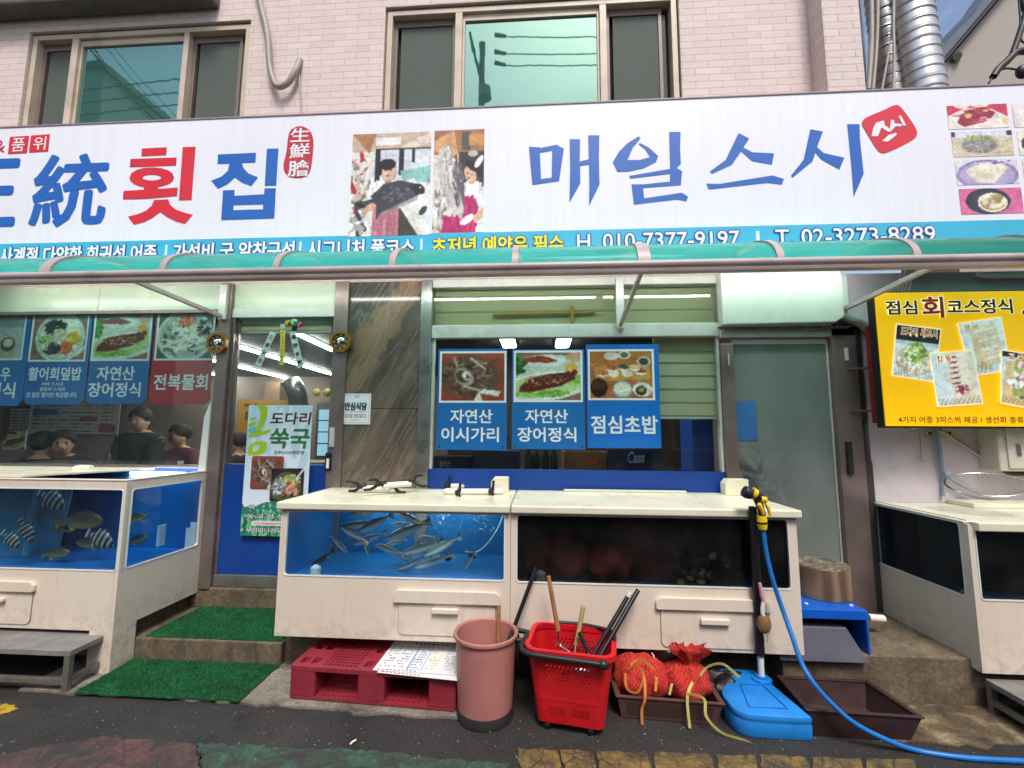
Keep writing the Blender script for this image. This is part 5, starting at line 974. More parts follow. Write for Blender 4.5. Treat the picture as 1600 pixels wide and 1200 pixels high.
# right tank
RX, RZT, RZB = 2.31, 0.978, .205
t = thing('fish_tank', 'cream fish tank at the right edge with dark windows on two sides', 'fish tank', (3.2, -.34, RZB), 'cream fish tanks'); tk3 = t
w = (W(1528, 878, YT).x, 4.0, W(1560, 938, YT).z, W(1540, 820, YT).z)
tank(t, RX + .0165, 4.3, RZB, RZT - .03, w, pm('deep_blue_liner', '1a6096', .4, var=.3, scale=3), TGD)
sq = [PXp(*p, RX) for p in ((1365, 788), (1497, 817), (1510, 931), (1372, 880))]; sw = (sq[1].y * .5 + sq[2].y * .5, sq[0].y * .5 + sq[3].y * .5, (sq[2].z + sq[3].z) / 2, (sq[0].z + sq[1].z) / 2)
part('side_panel', plateX([[(YT, RZB), (-.004, RZB), (-.004, RZT - .012), (YT, RZT - .012)], rrect(*sw, .02)], RX + .008, .016), CREAM, t, bevel=.002)
part('window_edge', plateX([rrect(sw[0] - .004, sw[1] + .004, sw[2] - .004, sw[3] + .004, .02), rrect(sw[0] + .002, sw[1] - .002, sw[2] + .002, sw[3] - .002, .016)], RX - .001, .003), pm('edge_white', 'd8e4e4', .3), t)
part('glass', MB().box(RX + .018, RX + .026, sw[0] - .02, sw[1] + .02, sw[2] - .02, sw[3] + .02), TGD, t)
me = [c for c in t.children if c.name.startswith('liner')][0].data; bm = bmesh.new(); bm.from_mesh(me); bmesh.ops.delete(bm, geom=[f for f in bm.faces if abs(f.normal.x) > .9 and f.calc_center_median().x < 0], context='FACES'); bm.to_mesh(me); bm.free()
part('lid', MB().box(RX - .004, 4.32, YT + .02, -.003, RZT - .011, RZT).box(RX + .03, 4.32, YT - .03, YT + .019, RZT - .045, RZT), LIDM, t, bevel=.006)
part('foam_trim', MB().tube([(RX + .01, YT + .1, RZB - .002), (RX + .01, YT + .25, RZB + .004)], .01, 6), WHITEP, t)
solo('tank_cover', 'second cream lid board at the back of the right tank behind the net', 'lid board', MB().box(W(1500, 762, -.12).x, 4.3, -.2, -.01, RZT + .001, RZT + .03), LIDM, bevel=.004)

# ---- fish
def fish_mesh(prof, tail, m, name, wid=.5, fins=()):
    """one closed body lofted along x (nose at +x): prof = (x, half height, z offset); the tail fin is the flattened end of the same loft"""
    n = 14; vs = []; fs = []
    for x, h, z, wf in prof:
        for j in range(n):
            a = 2 * math.pi * j / n; vs.append((x, h * wf * math.sin(a), z + h * math.cos(a)))
    k = len(prof)
    for i in range(k - 1):
        for j in range(n): fs.append((i * n + j, i * n + (j + 1) % n, (i + 1) * n + (j + 1) % n, (i + 1) * n + j))
    fs += [tuple(range(n))[::-1], tuple((k - 1) * n + j for j in range(n))]
    mb = MB(); mb.v = vs; mb.f = fs; me = mesh(mb, name); me.materials.append(m); me.shade_smooth(); return me
def fishmat(name, back, belly, stripe=None, sk='mack', yellow=None):
    t = NT(name); g = t.n('TexCoord').outputs['Object']; sp = t.n('SeparateXYZ'); t.l(g, sp.inputs[0])
    nz_ = t.noise(g, 30, 4); z = t.n('Math', operation='MULTIPLY_ADD'); z.inputs[1].default_value = .012; t.l(nz_, z.inputs[0]); t.l(sp.outputs[2], z.inputs[2])
    mr = t.n('MapRange'); mr.inputs[1].default_value = -.03 if sk == 'mack' else -.05; mr.inputs[2].default_value = .035 if sk == 'mack' else .06; t.l(z.outputs[0], mr.inputs[0])
    c = t.ramp(mr.outputs[0], [(.25, lin(belly)), (.55, lin(belly)), (.68, lin(back)), (1, lin(back))] if sk != 'brown' else [(.1, lin(yellow)), (.4, lin(belly)), (.8, lin(back))])
    wv = t.n('TexWave'); wv.inputs['Scale'].default_value = 7 if sk == 'band' else 26; wv.inputs['Distortion'].default_value = 1.5 if sk == 'band' else 3.5; wv.bands_direction = 'X'; t.l(g, wv.inputs['Vector'])
    if sk == 'band': c = t.mix(t.ramp(wv.outputs['Fac'], [(.45, 0.), (.55, 1.)]), c, lin(stripe))
    elif sk == 'mack':
        top = t.ramp(mr.outputs[0], [(.6, 0.), (.7, .8)]); c = t.mix(t.mix(1, top, t.ramp(wv.outputs['Fac'], [(.5, 0.), (.6, 1.)]), 'MULTIPLY'), c, lin(stripe))
    t.bsdf(c, .3, .25 if sk == 'mack' else 0, nz_, .1, .003); return t.m
MK = [(.135, .003, 0, .6), (.125, .012, .000, .7), (.10, .021, .001, .7), (.06, .029, .001, .65), (.02, .031, .0, .62), (-.03, .026, 0, .6), (-.07, .016, 0, .6), (-.10, .007, 0, .6), (-.112, .006, 0, .4), (-.125, .018, 0, .08), (-.15, .034, 0, .03), (-.152, .012, 0, .03)]
mk_mat = fishmat('mackerel_skin', '84928c', 'e4e6dc', '46585a'); mk_me = fish_mesh(MK, 0, mk_mat, 'mackerel', .5)
dk_me = fish_mesh(MK, 0, fishmat('dark_fish_skin', '14181a', '2c3032', '0a0c0e'), 'dark_fish')
ST = [(.13, .006, 0, .5), (.115, .02, .0, .5), (.08, .05, .004, .36), (.03, .072, .006, .3), (-.03, .068, .004, .28), (-.07, .042, .0, .3), (-.095, .018, 0, .3), (-.105, .016, 0, .2), (-.125, .034, 0, .05), (-.145, .046, 0, .03), (-.147, .02, 0, .03)]
st_me = fish_mesh(ST, 0, fishmat('striped_skin', '747c7c', '8c918a', '202428', 'band'), 'striped')
BR = [(.19, .006, -.01, .5), (.175, .025, -.006, .5), (.14, .05, .0, .42), (.08, .068, .006, .36), (.0, .066, .006, .33), (-.07, .046, .0, .33), (-.12, .024, 0, .35), (-.145, .018, 0, .25), (-.165, .03, 0, .07), (-.2, .056, 0, .03), (-.205, .03, 0, .03)]
br_me = fish_mesh(BR, 0, fishmat('brown_fish_skin', '3c362c', '6c6444', None, 'brown', '9c9838'), 'brown_fish')
finm = {}
def fin_part(o, kind):
    key = kind
    if key not in finm:
        mb = MB()
        if kind == 'mack': sh = [[(.03, .028), (.005, .028), (-.0, .046)], [(-.04, .02), (-.07, .012), (-.065, .026)], [(-.04, -.02), (-.07, -.012), (-.065, -.026)]]
        elif kind == 'st': sh = [[(.06, .06), (-.07, .04), (-.06, .075), (.02, .095)], [(-.0, -.064), (-.07, -.04), (-.05, -.085)]]
        else: sh = [[(.1, .062), (-.1, .032), (-.08, .062), (.04, .09)], [(-.03, -.054), (-.1, -.03), (-.07, -.075)]]
        for q in sh: m_ = plateY([q], 0, .0025); mb.add(m_.v, m_.f)
        me = mesh(mb, 'fin'); me.materials.append({'mack': mk_mat, 'st': st_me.materials[0], 'br': br_me.materials[0]}[kind]); finm[key] = me
    f = bpy.data.objects.new('fin', finm[key]); COL.objects.link(f); f.parent = o
def fish(name, me, label, px, py, ln, ang, y, group, kind, base, yaw=0):
    o = bpy.data.objects.new(name, me); COL.objects.link(o); o.location = W(px, py, y)
    d = y - CAM.y; s = ln * d / F / base; o.scale = (s, s, s)
    o.rotation_euler = (0, -R(ang), 0)      # ang: photo direction of the nose, counter-clockwise from right
    if abs(ang) > 90: o.rotation_euler = (R(180), -R(ang), 0)
    o.rotation_euler.rotate_axis('Z', R(yaw)); o['label'] = label; o['category'] = 'fish'; o['group'] = group; fin_part(o, kind)
MG2 = 'silver fish in the lit tank'
for i, (u, v, ln, an, y, lb) in enumerate((
    (690, 318, 210, 190, -.35, 'silver fish at the top of the shoal, cut by the water surface'), (745, 392, 260, 207, -.52, 'large silver fish slanting down left across the upper shoal'), (632, 400, 220, 190, -.38, 'pale silver fish behind the large slanting one, upper left of the shoal'), (612, 458, 210, 158, -.55, 'silver fish nosing up to the left at the left of the shoal'),
    (520, 522, 150, -42, -.45, 'silver fish diving right, leftmost of the shoal'), (688, 535, 120, -68, -.5, 'small silver fish diving steeply under the shoal'), (705, 488, 220, 200, -.36, 'silver fish low behind the diving one'), (945, 438, 280, 202, -.45, 'long silver fish in the middle of the lit tank'), (965, 358, 190, 165, -.3, 'silver fish with raised nose, high in the middle of the tank'),
    (905, 395, 120, 185, -.28, 'short pale silver fish tucked behind the middle of the shoal'), (832, 555, 190, 163, -.42, 'dim silver fish at the lower centre of the shoal'), (1035, 545, 260, 197, -.5, 'broad silver fish at the right of the shoal'), (1160, 538, 240, 208, -.58, 'bright silver fish with its tail raised, rightmost of the big ones'),
    (1110, 628, 240, 198, -.5, 'slim silver fish near the tank bottom on the right'), (965, 645, 170, 205, -.44, 'slim silver fish near the tank bottom in the middle'), (1332, 632, 120, 235, -.4, 'lone silver fish diving by the black air stones'), (870, 512, 130, 195, -.3, 'small pale silver fish in the back of the shoal'), (925, 598, 190, 170, -.3, 'dim silver fish behind the lower shoal'), (1090, 487, 150, 172, -.27, 'dim silver fish behind the broad one'))):
    fish('silver_fish', mk_me, lb, 400 + u / 4, 720 + v / 4, ln / 4 * 1.04, an, y, MG2, 'mack', .287, random.uniform(-14, 14))
fish('dark_fish', dk_me, 'black fish resting on the white strainer at the left of the lit tank', 400 + 412 / 4, 720 + 615 / 4, 44, 218, -.56, MG2, 'mack', .287)
SG = 'striped fish in the left tank'
for u, v, ln, an, y, lb in ((325, 325, 200, -28, -.55, 'striped fish highest in the left tank'), (165, 520, 165, -55, -.5, 'dim striped fish diving by the tank pipe'), (70, 575, 150, -35, -.58, 'striped fish at the left edge of the photo'), (630, 572, 190, -22, -.6, 'striped fish at the corner of the left tank')):
    fish('striped_fish', st_me, lb, u / 4, 700 + v / 4, ln / 3.6, an, y, SG, 'st', .277)
BG = 'brown fish in the left tank'
for u, v, ln, an, y, lb in ((500, 458, 330, 4, -.5, 'large brown fish swimming right across the left tank'), (560, 600, 200, 170, -.42, 'brown fish half hidden behind the corner striped fish'), (350, 660, 200, 8, -.45, 'yellow-bellied fish near the bottom of the left tank'), (235, 415, 110, -80, -.35, 'small brown fish hovering beside the tank pipe'), (375, 512, 130, 175, -.3, 'pale yellowish fish under the large brown one'), (850, 440, 150, 15, -.3, 'brown fish seen through the side glass, upper one'), (860, 575, 150, 20, -.25, 'brown fish seen through the side glass, lower one')):
    fish('brown_fish', br_me, lb, u / 4, 700 + v / 4, ln / 4, an, y, BG, 'br', .395)
STR = pm('strainer_white', 'd4dad8', .4)
for lb, c in (('white ribbed strainer standing in the lit tank', W(493, 889, -.58)), ('white ribbed strainer at the left of the dark tank', W(845, 898, -.6)), ('white ribbed strainer in the right tank, by the corner', W(1512, 928, -.56))):
    pr = []
    for k in range(5): pr += [(.03, k * .012), (.03, k * .012 + .007), (.025, k * .012 + .0075), (.025, k * .012 + .0115)]
    t = thing('strainer', lb, 'strainer', (c.x, c.y, c.z - .045), 'white strainers in the tanks'); part('body', MB().lathe(pr + [(.02, .062), (.012, .07)], (c.x, c.y, c.z - .045), 18), STR, t, smooth=30)
for lb, px, py in (('black air stone at the bottom of the lit tank, left one', 700, 875), ('black air stone at the bottom of the lit tank, right one', 738, 873)):
    solo('air_stone', lb, 'air stone', MB().lathe([(.02, 0), (.026, .01), (.022, .04), (.008, .05)], W(px, py, -.28), 12), BLACKP, 'air stones', smooth=50)
# contents of the dark tank
def sack(c, r, n=26, m=16, k=.12, seed=1):
    g = np.random.default_rng(seed); mb = MB(); vs = []; ph = g.uniform(0, 6.28, 8)
    for i in range(m + 1):
        t_ = math.pi * i / m
        for j in range(n):
            a = 2 * math.pi * j / n; d = 1 + k * (math.sin(3 * a + ph[0] + 2 * t_) * .5 + math.sin(5 * a + ph[1] - 3 * t_) * .35 + math.sin(9 * a + 4 * t_ + ph[2]) * .25) * math.sin(t_) + g.normal(0, .012)
            vs.append((c[0] + r[0] * d * math.sin(t_) * math.cos(a), c[1] + r[1] * d * math.sin(t_) * math.sin(a), c[2] + r[2] * d * math.cos(t_)))
    fs = [(i * n + j, (i + 1) * n + j, (i + 1) * n + (j + 1) % n, i * n + (j + 1) % n) for i in range(m) for j in range(n)]
    return mb.add(vs, fs)
RB = pm('net_red_brown', 'b04430', .7, var=.4, scale=25, dirt='2c1410', dirt_amt=.6)
for lb, pb, y, sd in (('dim red-brown net sack at the left of the dark tank', (826, 836, 925, 908), -.42, 3), ('dim red-brown net sack in the middle of the dark tank', (950, 796, 1056, 914), -.36, 5), ('dim red-brown net sack sagging between the other two in the dark tank', (915, 850, 985, 912), -.48, 7)):
    x0, x1, z0, z1 = rect(*pb, y); solo('net_sack', lb, 'net sack', sack(((x0 + x1) / 2, y, (z0 + z1) / 2), ((x1 - x0) / 2, .12, (z1 - z0) / 2), k=.34, seed=sd), RB, 'net sacks in the dark tank', smooth=60)
SH = [pm('shell_olive', '6c6c4c', .4, var=.4, scale=40), pm('shell_dark', '3c4038', .4, var=.4, scale=40), pm('shell_tan', 'a48c60', .4, var=.3, scale=40)]
for k in range(34):
    px = rng.normal(1100, 26); py = 912 - abs(rng.normal(0, 24)); y = -.5 + rng.uniform(-.06, .12); c = W(px, py, y); q = Matrix.Rotation(rng.uniform(0, 3), 3, 'X') @ Matrix.Rotation(rng.uniform(0, 3), 3, 'Z')
    solo('shellfish', 'dim shellfish in the pile at the right of the dark tank', 'shellfish', MB().ell(c, (.03, .024, .012), 10, 7, q), SH[k % 3], 'shellfish piled in the dark tank', smooth=70)
x0, x1, z0, z1 = rect(1078, 800, 1166, 838, -.4); mb = MB().box(x0, x1, -.4, -.395, z1 - .02, z1)
for k in range(6): mb.box(x0, x1, -.4, -.395, z0 + k * (z1 - z0) / 6, z0 + k * (z1 - z0) / 6 + .009)
for k in range(12): mb.box(x0 + k * (x1 - x0) / 11.5, x0 + k * (x1 - x0) / 11.5 + .008, -.394, -.39, z0, z1)
solo('hanging_basket', 'dim brown slatted basket hanging at the top right inside the dark tank', 'basket', mb, BRBASK)
x0, x1, z0, z1 = rect(1400, 865, 1490, 930, -.4)
solo('net_sack', 'dim dark mound in the right tank seen through its side glass', 'net sack', sack(((x0 + x1) / 2 + .5, -.3, z0 + .06), (.28, .16, .11), seed=9), pm('mound_dimmed', '2c2422', .7, var=.4), smooth=60)  # mound coloured dark to stand in for the tank's dim light

# ---- on the tank lids
def forkmb(c, d, s=1.0):
    """black Y fork at c opening along d (unit, horizontal)"""
    d = Vector(d).normalized(); n_ = (Vector((-d.y, d.x, 0)) * .75 + Vector((0, 0, .75))) * 1.15; c = c + Vector((0, 0, .014)); mb = MB(); mb.tube([c - d * .055, c], .017 * s, 10)
    for sg in (-1, 1):
        p = [c - d * .004, c + d * .014 + n_ * sg * .026, c + d * .042 + n_ * sg * .04, c + d * .078 + n_ * sg * .04]
        mb.tube(bez(p, 5), [.011 * s] * 6 + [.0105 * s] * 5 + [.009 * s] * 4 + [.008 * s], 8)
    return mb
for lb, a, b, da, db in (('white pipe with black forked ends lying in front on the lit tank lid', (558, 763), (620, 763), 0, 0), ('white pipe with black forked ends lying behind, crossing the front one', (588, 760), (650, 755), 1, 1)):
    za = ZT + .03 + .03 * da; A, B = G(*a, za), G(*b, za); d = (B - A).normalized()
    t = thing('forked_pipe', lb, 'pipe', ((A.x + B.x) / 2, (A.y + B.y) / 2, ZT), 'white pipes with black forks on the tank lid')
    part('pipe', MB().tube([A + d * .045, A + d * .12, B - d * .12, B - d * .045], .02, 14), WHITEP, t, smooth=60); part('fork', forkmb(A + d * .01, -d), BLACKP, t, smooth=50); part('fork', forkmb(B - d * .01, d), BLACKP, t, smooth=50)
t = thing('clip_rack', 'white pipe frame with four black clips standing on the lit tank lid', 'rack', (W(738, 765, -.45).x, -.45, ZT))
p = [G(702, 768, ZT + .02), G(778, 768, ZT + .02), G(760, 758, ZT + .02), G(704, 760, ZT + .02)]
part('pipe', MB().tube(bez([p[0] + Vector((0, .03, 0)), p[0], p[1], p[1] + Vector((0, .03, 0))], 6), .02, 12).tube([p[3], p[2]], .02, 12), WHITEP, t, smooth=60)
for q, hh in ((G(718, 772, ZT + .018), .075), (G(770, 770, ZT + .018), .08), (G(701, 760, ZT + .02), .075), (G(752, 756, ZT + .02), .075)):
    part('clip', MB().tube(bez([q + Vector((.008, 0, -.014)), q + Vector((-.012, 0, .008)), q + Vector((.0, 0, .03)), q + Vector((.004, 0, hh))], 6), [.008] * 4 + [.02] * 5 + [.014] * 4 + [.009] * 5 + [.009], 8), BLACKP, t, smooth=50)
# hand net on the right tank
t = thing('hand_net', 'wire mesh hand net with a wooden handle lying on the right tank lid', 'net', (W(1530, 765, -.35).x, -.35, RZT))
A, B = G(1388, 774, RZT + .016), G(1478, 774, RZT + .016); part('handle', MB().tube([A, B], [.013, .014], 10), pm('net_handle', 'b88848', .55, var=.2, scale=20), t, smooth=60); C2 = G(1500, 774, RZT + .016); part('ferrule', MB().tube([B, C2], .012, 10), CHROME, t, smooth=60)
cc = W(1541, 757, -.42); ux, uy = Vector((1, -.25, .14)).normalized(), Vector((.12, .95, .35)).normalized(); un = ux.cross(uy)
rad = .185; rim = [cc + ux * rad * math.cos(R(10 * k)) + uy * rad * .8 * math.sin(R(10 * k)) for k in range(37)]
part('rim', MB().tube(rim, .006, 8), CHROME, t, smooth=60)
mb = MB()
def bowlp(r, a): return cc + ux * rad * r * math.cos(a) + uy * rad * .8 * r * math.sin(a) - un * (.085 * (1 - r * r))
for k in range(36):
    a = R(10 * k)
for ax in (0, 1):
    for k in range(-13, 14):
        s_ = k / 14; L = math.sqrt(1 - s_ * s_); P = []
        for j in range(11):
            q = -L + 2 * L * j / 10; x, y = (s_, q) if ax else (q, s_); r = math.hypot(x, y); P.append(bowlp(min(r, 1), math.atan2(y, x)))
        mb.tube(P, .0011, 4)
part('mesh_bowl', mb, pm('wire_mesh', '8c8680', .4, .7), t)

# ================================================================== STREET OBJECTS
# steps of bare metal/wood
def step(label, x0, x1, y0, y1, h, legs=True):
    t = thing('step_platform', label, 'step', ((x0 + x1) / 2, (y0 + y1) / 2, 0), 'low grey step platforms'); l = .028
    part('top', MB().box(x0, x1, y0, y1, h - .03, h), pm('worn_boards', '807c78', .7, var=.25, scale=12, dirt='4a4440', dirt_amt=.6), t, bevel=.003)
    for x in (x0, x1 - l * 1.2):
        for y in (y0, y1 - l): part('leg', MB().box(x, x + l * 1.2, y, y + l, .001, h - .031), ALU, t, bevel=.002)
    for y in (y0 + .002, y1 - l + .002): part('rail', MB().box(x0 + l * 1.2, x1 - l * 1.2, y, y + l * .8, .05, .08), ALU, t, bevel=.002)
    for x in (x0 + .003, x1 - l * 1.1): part('rail', MB().box(x, x + l * .9, y0 + l, y1 - l, .05, .08), ALU, t, bevel=.002)
step('low grey step platform in front of the left tank', -3.9, -2.605, -.87, -.53, .228)
step('low grey step platform under the right tank at the photo edge', 2.335, 3.6, -1.05, -.66, .17)
# turf mats
def turf():
    t = NT('turf'); p = t.pos(); n = t.noise(p, 7, 8, .72); n2 = t.noise(p, 300, 2); c = t.ramp(n, [(.3, (.003, .07, .018)), (.5, (.005, .13, .034)), (.7, (.010, .19, .05))]); c = t.mix(t.ramp(n2, [(.4, .5), (.6, 0.)]), c, (.001, .02, .006)); t.bsdf(c, .65, 0, n2, .6, .006); return t.m
TURF = turf()
def mat(label, x0, x1, y0, y1, z, rot=0):
    t = thing('turf_mat', label, 'mat', ((x0 + x1) / 2, (y0 + y1) / 2, z), 'green turf mats on the entrance steps')
    pts = [(min(max(p[0], x0 - .006), x1 + .006), min(max(p[1], y0 - .006), y1 + .006)) for p in ragged([(x0, y0), (x1, y0), (x1, y1), (x0, y1)], 40, .005)]
    part('backing', curve_flat([pts], .01, lambda u, v, w: (u, v, z + .006 + w)), TURF, t)
    mb = MB(); n = 16000; xs_ = rng.uniform(x0, x1, n); ys_ = rng.uniform(y0, y1, n); an = rng.uniform(0, 6.28, n); h = rng.uniform(.006, .014, n); lx, ly = rng.normal(0, .004, n), rng.normal(0, .004, n)
    for k in range(n):
        cx_, cy_ = .0022 * math.cos(an[k]), .0022 * math.sin(an[k]); mb.v += [(xs_[k] - cx_, ys_[k] - cy_, z + .009), (xs_[k] + cx_, ys_[k] + cy_, z + .009), (xs_[k] + lx[k], ys_[k] + ly[k], z + .01 + h[k])]; mb.f.append((3 * k, 3 * k + 1, 3 * k + 2))
    g = link('pile', (lambda m: (m.from_pydata(mb.v, [], mb.f), m)[1])(bpy.data.meshes.new('pile')), TURF, t); g['kind'] = 'stuff'
mat('lower green turf mat spread on the ground before the entrance', -2.54, -1.6, -.885, -.525, .016); mat('upper green turf mat on the first entrance step', -2.5, -1.61, -.5, -.04, .146)
# pallet with menu sheets
t = thing('pallet', 'worn red plastic pallet under the lit tank beside the turf mats', 'pallet', (-.9, -.69, .016)); q0, q1 = Vector((-1.362, -.835)), Vector((-.442, -.885)); ang = math.atan2(q1.y - q0.y, q1.x - q0.x); PM = Matrix.Translation((-1.362, -.835, .018)) @ Matrix.Rotation(ang, 4, 'Z')
def pl(mb): mb.v = [tuple(PM @ Vector(v)) for v in mb.v]; return mb
Lx, Ly, H = .925, .36, .165
mb = MB()
hol = []
for i0, i1 in ((.03, .155), (.40, .52), (.77, .895)):
    for r_ in range(2):
        for c_ in range(2): hol.append([(i0 + .065 * c_, .04 + .15 * r_), (i0 + .045 + .065 * c_, .04 + .15 * r_), (i0 + .045 + .065 * c_, .10 + .15 * r_), (i0 + .065 * c_, .10 + .15 * r_)])
for i0 in (.175, .545):
    for c_ in range(8):
        for r_ in range(11): x, y = i0 + .025 * c_, .03 + .029 * r_; hol.append([(x, y), (x + .018, y), (x + .018, y + .017), (x, y + .017)])
part('deck', pl(curve_flat([rrect(0, Lx, 0, Ly, .02)] + hol, .022, lambda u, v, w: (u, v, H - .011 + w))), REDPAL, t, bevel=.0015)
hol = [[(x + .008 * math.cos(R(60 * k)), y + .008 * math.sin(R(60 * k))) for k in range(6)] for x in [.19 + .028 * k for k in range(7)] + [.55 + .028 * k for k in range(7)] for y in (.03, .07, .15, .2, .28, .32)]
part('bottom_deck', pl(curve_flat([rrect(0, Lx, 0, Ly, .02)] + hol, .012, lambda u, v, w: (u, v, .007 + w))), REDPAL, t, bevel=.0015)
for i0, i1 in ((.002, .145), (.385, .535), (.775, .923)):
    for y0 in (.002, .228): part('block', pl(MB().prism(rrect(i0, i1, y0, y0 + .13, .014), 'z', .0135, H - .0225)), REDPAL, t, bevel=.003)
def sheetcan(blue):
    c = Can(110, 84, 'd8dadc'); c.box(.02, .02, .98, .06, 'dcdee0')
    for x0 in (.04, .22, .42, .62, .8):
        for r in range(9):
            for k in range(4): c.box(x0 + .035 * k, .2 + .08 * r, x0 + .035 * k + .024, .225 + .08 * r, ['50545c', '70747c', '3c4048'][rng.integers(3)]) if rng.uniform() < .75 else None
    for x in (.2, .6, .78): c.box(x, .16, x + .004, .95, 'b0b4b8')
    if blue: c.line(.4, .14, .58, .14, .006, '4c8cd0'); c.line(.4, .92, .58, .92, .006, '4c8cd0'); c.line(.4, .14, .4, .92, .006, '4c8cd0'); c.line(.58, .14, .58, .92, .006, '4c8cd0'); c.box(.62, .14, .78, .92, 'e8e4c8', .5)
    for k in range(8): c.box(.3 + .06 * k, .06, .34 + .06 * k, .11, '303440')
    for k in range(10): c.box(.05 + .05 * k, .95, .08 + .05 * k, .975, ['c04040', '4060a0'][k % 2])
    return c
for k, (lb, x, y, r_) in enumerate((('menu sheet lying underneath on the pallet, its edge showing at the front', .5, -.012, -.05), ('printed menu sheet on top of the pallet with a blue framed column', .47, .0, .02))):
    t2 = thing('menu_sheet', lb, 'menu sheet', tuple(PM @ Vector((x + .22, .17, H + .001))), 'menu sheets on the pallet'); M2 = PM @ Matrix.Translation((x, y, H + .002 + .004 * k)) @ Matrix.Rotation(r_, 4, 'Z'); w2, h2 = .44, .34
    n = 10; vs = []; fs = []
    cs = [M2 @ Vector(v) for v in ((.0, h2, .0015), (w2, h2, .0015), (w2, 0, .0015), (0, 0, .0015))]
    mb = MB().hexa([M2 @ Vector((0, 0, 0)), M2 @ Vector((w2, 0, 0)), M2 @ Vector((w2, h2, 0)), M2 @ Vector((0, h2, 0))], [M2 @ Vector((0, 0, .001)), M2 @ Vector((w2, 0, .001)), M2 @ Vector((w2, h2, .001)), M2 @ Vector((0, h2, .001))]); part('sheet', mb, PAPER, t2); picture(t2, sheetcan(k), cs, 'print', INKM)
# bin
c = Vector((-.29, -.862, 0)); t = thing('waste_bin', 'dusty pink plastic bin on a black foot in front of the tanks', 'bin', c.to_tuple())
part('body', MB().lathe([(.13, .045), (.141, .05), (.15, .2), (.157, .39), (.168, .392), (.170, .400), (.168, .408), (.161, .411), (.152, .404), (.150, .38), (.136, .07), (0.001, .066)], c, 48, caps=False), PINKP, t, smooth=40)
part('foot', MB().lathe([(.128, .002), (.147, .004), (.147, .03), (.14, .05), (.12, .051)], c, 48), pm('bin_foot', '2a2828', .5, var=.2, scale=10), t, smooth=40)
def rod(name, label, a, b, r, m, cat, group=None, n=12): return solo(name, label, cat, MB().tube([a, a * .75 + b * .25, a * .5 + b * .5, a * .25 + b * .75, b], r, n), m, group, smooth=60)
rod('wooden_stick', 'short wooden stick leaning inside the pink bin', W(777, 1060, -.76), W(779.5, 946, -.72), .011, WOOD, 'stick')
BLKT = pm('black_tube', '15161a', .35, var=.15)
rod('black_rod', 'black rod leaning out of the pink bin to the right', Vector((-.27, -.86, .09)), W(838, 886, -.70), .0115, BLKT, 'rod')
# red shopping basket
A, B = Vector((-.005, -.985)), Vector((.305, -1.03)); ba = math.atan2(B.y - A.y, B.x - A.x); BM = Matrix.Translation((.158, -.865, .0)) @ Matrix.Rotation(ba - .02, 4, 'Z')
def bk(mb): mb.v = [tuple(BM @ Vector(v)) for v in mb.v]; return mb
t = thing('shopping_basket', 'bright red rolling shopping basket with black handles holding kitchen tools', 'basket', (.158, -.865, 0))
zb0, zb1 = .045, .375
def ring(f, z, inset=0):
    hx, hy = .165 + .045 * f - inset, .125 + .03 * f - inset
    return [(x, y) for x, y in rrect(-hx, hx, -hy, hy, .05 + .015 * f, 5)]
mb = MB(); rings = [ring(0, 0)] + [ring(k / 6, 0) for k in range(7)]; zz = [zb0] + [zb0 + .0 + (zb1 - zb0) * k / 6 for k in range(7)]
# walls cut into panels with slots: front/back as plates with holes, ends likewise
def wall_plate(u0b, u1b, u0t, u1t, holes, f3):
    def warp(u, v): return (u0b + (u1b - u0b) * u) * (1 - v) + (u0t + (u1t - u0t) * u) * v
    lo = [[(warp(u, v), v) for u, v in [(0, 0), (1, 0), (1, 1), (0, 1)]]] + [[(warp(u, v), v) for u, v in h] for h in holes]
    return curve_flat(lo, 1.0, f3)
hs1 = []
for r_ in range(5):
    for c_ in range(11):
        u = .12 + .068 * c_ + (.034 if r_ % 2 else 0); v = .6 + .05 * r_
        if u < .88: hs1.append([(u, v), (u + .03, v), (u + .045, v + .034), (u + .015, v + .034)])
for g0 in (.12, .55):
    for c_ in range(8): u = g0 + .04 * c_; hs1.append([(u, .1), (u + .02, .1), (u + .02, .235), (u, .235)])
    hs1.append([(g0 + .1, .27), (g0 + .26, .27), (g0 + .26, .295), (g0 + .1, .295)])
for sg in (-1, 1):
    part('wall', bk(wall_plate(-.125, .125, -.155, .155, hs1, lambda u, v, w: (u, sg * (.125 + .03 * v + .002 * w), zb0 + (zb1 - zb0) * v))), REDP, t, smooth=30)
hs2 = [[(.2 + .15 * c_, .62 + .1 * r_), (.29 + .15 * c_, .62 + .1 * r_), (.29 + .15 * c_, .68 + .1 * r_), (.2 + .15 * c_, .68 + .1 * r_)] for r_ in range(3) for c_ in range(4)] + [[(.2 + .14 * c_, .1), (.28 + .14 * c_, .1), (.28 + .14 * c_, .26), (.2 + .14 * c_, .26)] for c_ in range(5)]
for sg in (-1, 1):
    part('wall', bk(wall_plate(-.085, .085, -.1, .1, hs2, lambda u, v, w: (sg * (.165 + .045 * v + .002 * w), u, zb0 + (zb1 - zb0) * v))), REDP, t, smooth=30)
mb = MB()
for sx_ in (-1, 1):
    for sy_ in (-1, 1):
        vs = []; fs = []; n = 7
        for v in (0, 1):
            for k in range(n):
                a = R(90 * k / (n - 1)); cx_, cy_ = (.125 + .03 * v), (.085 + .015 * v); rx_, ry_ = .04 + .015 * v, .04 + .015 * v
                vs.append((sx_ * (cx_ + rx_ * math.cos(a)), sy_ * (cy_ + ry_ * math.sin(a)), zb0 + (zb1 - zb0) * v))
        mb.add(vs, [(k, k + 1, n + k + 1, n + k) for k in range(n - 1)])
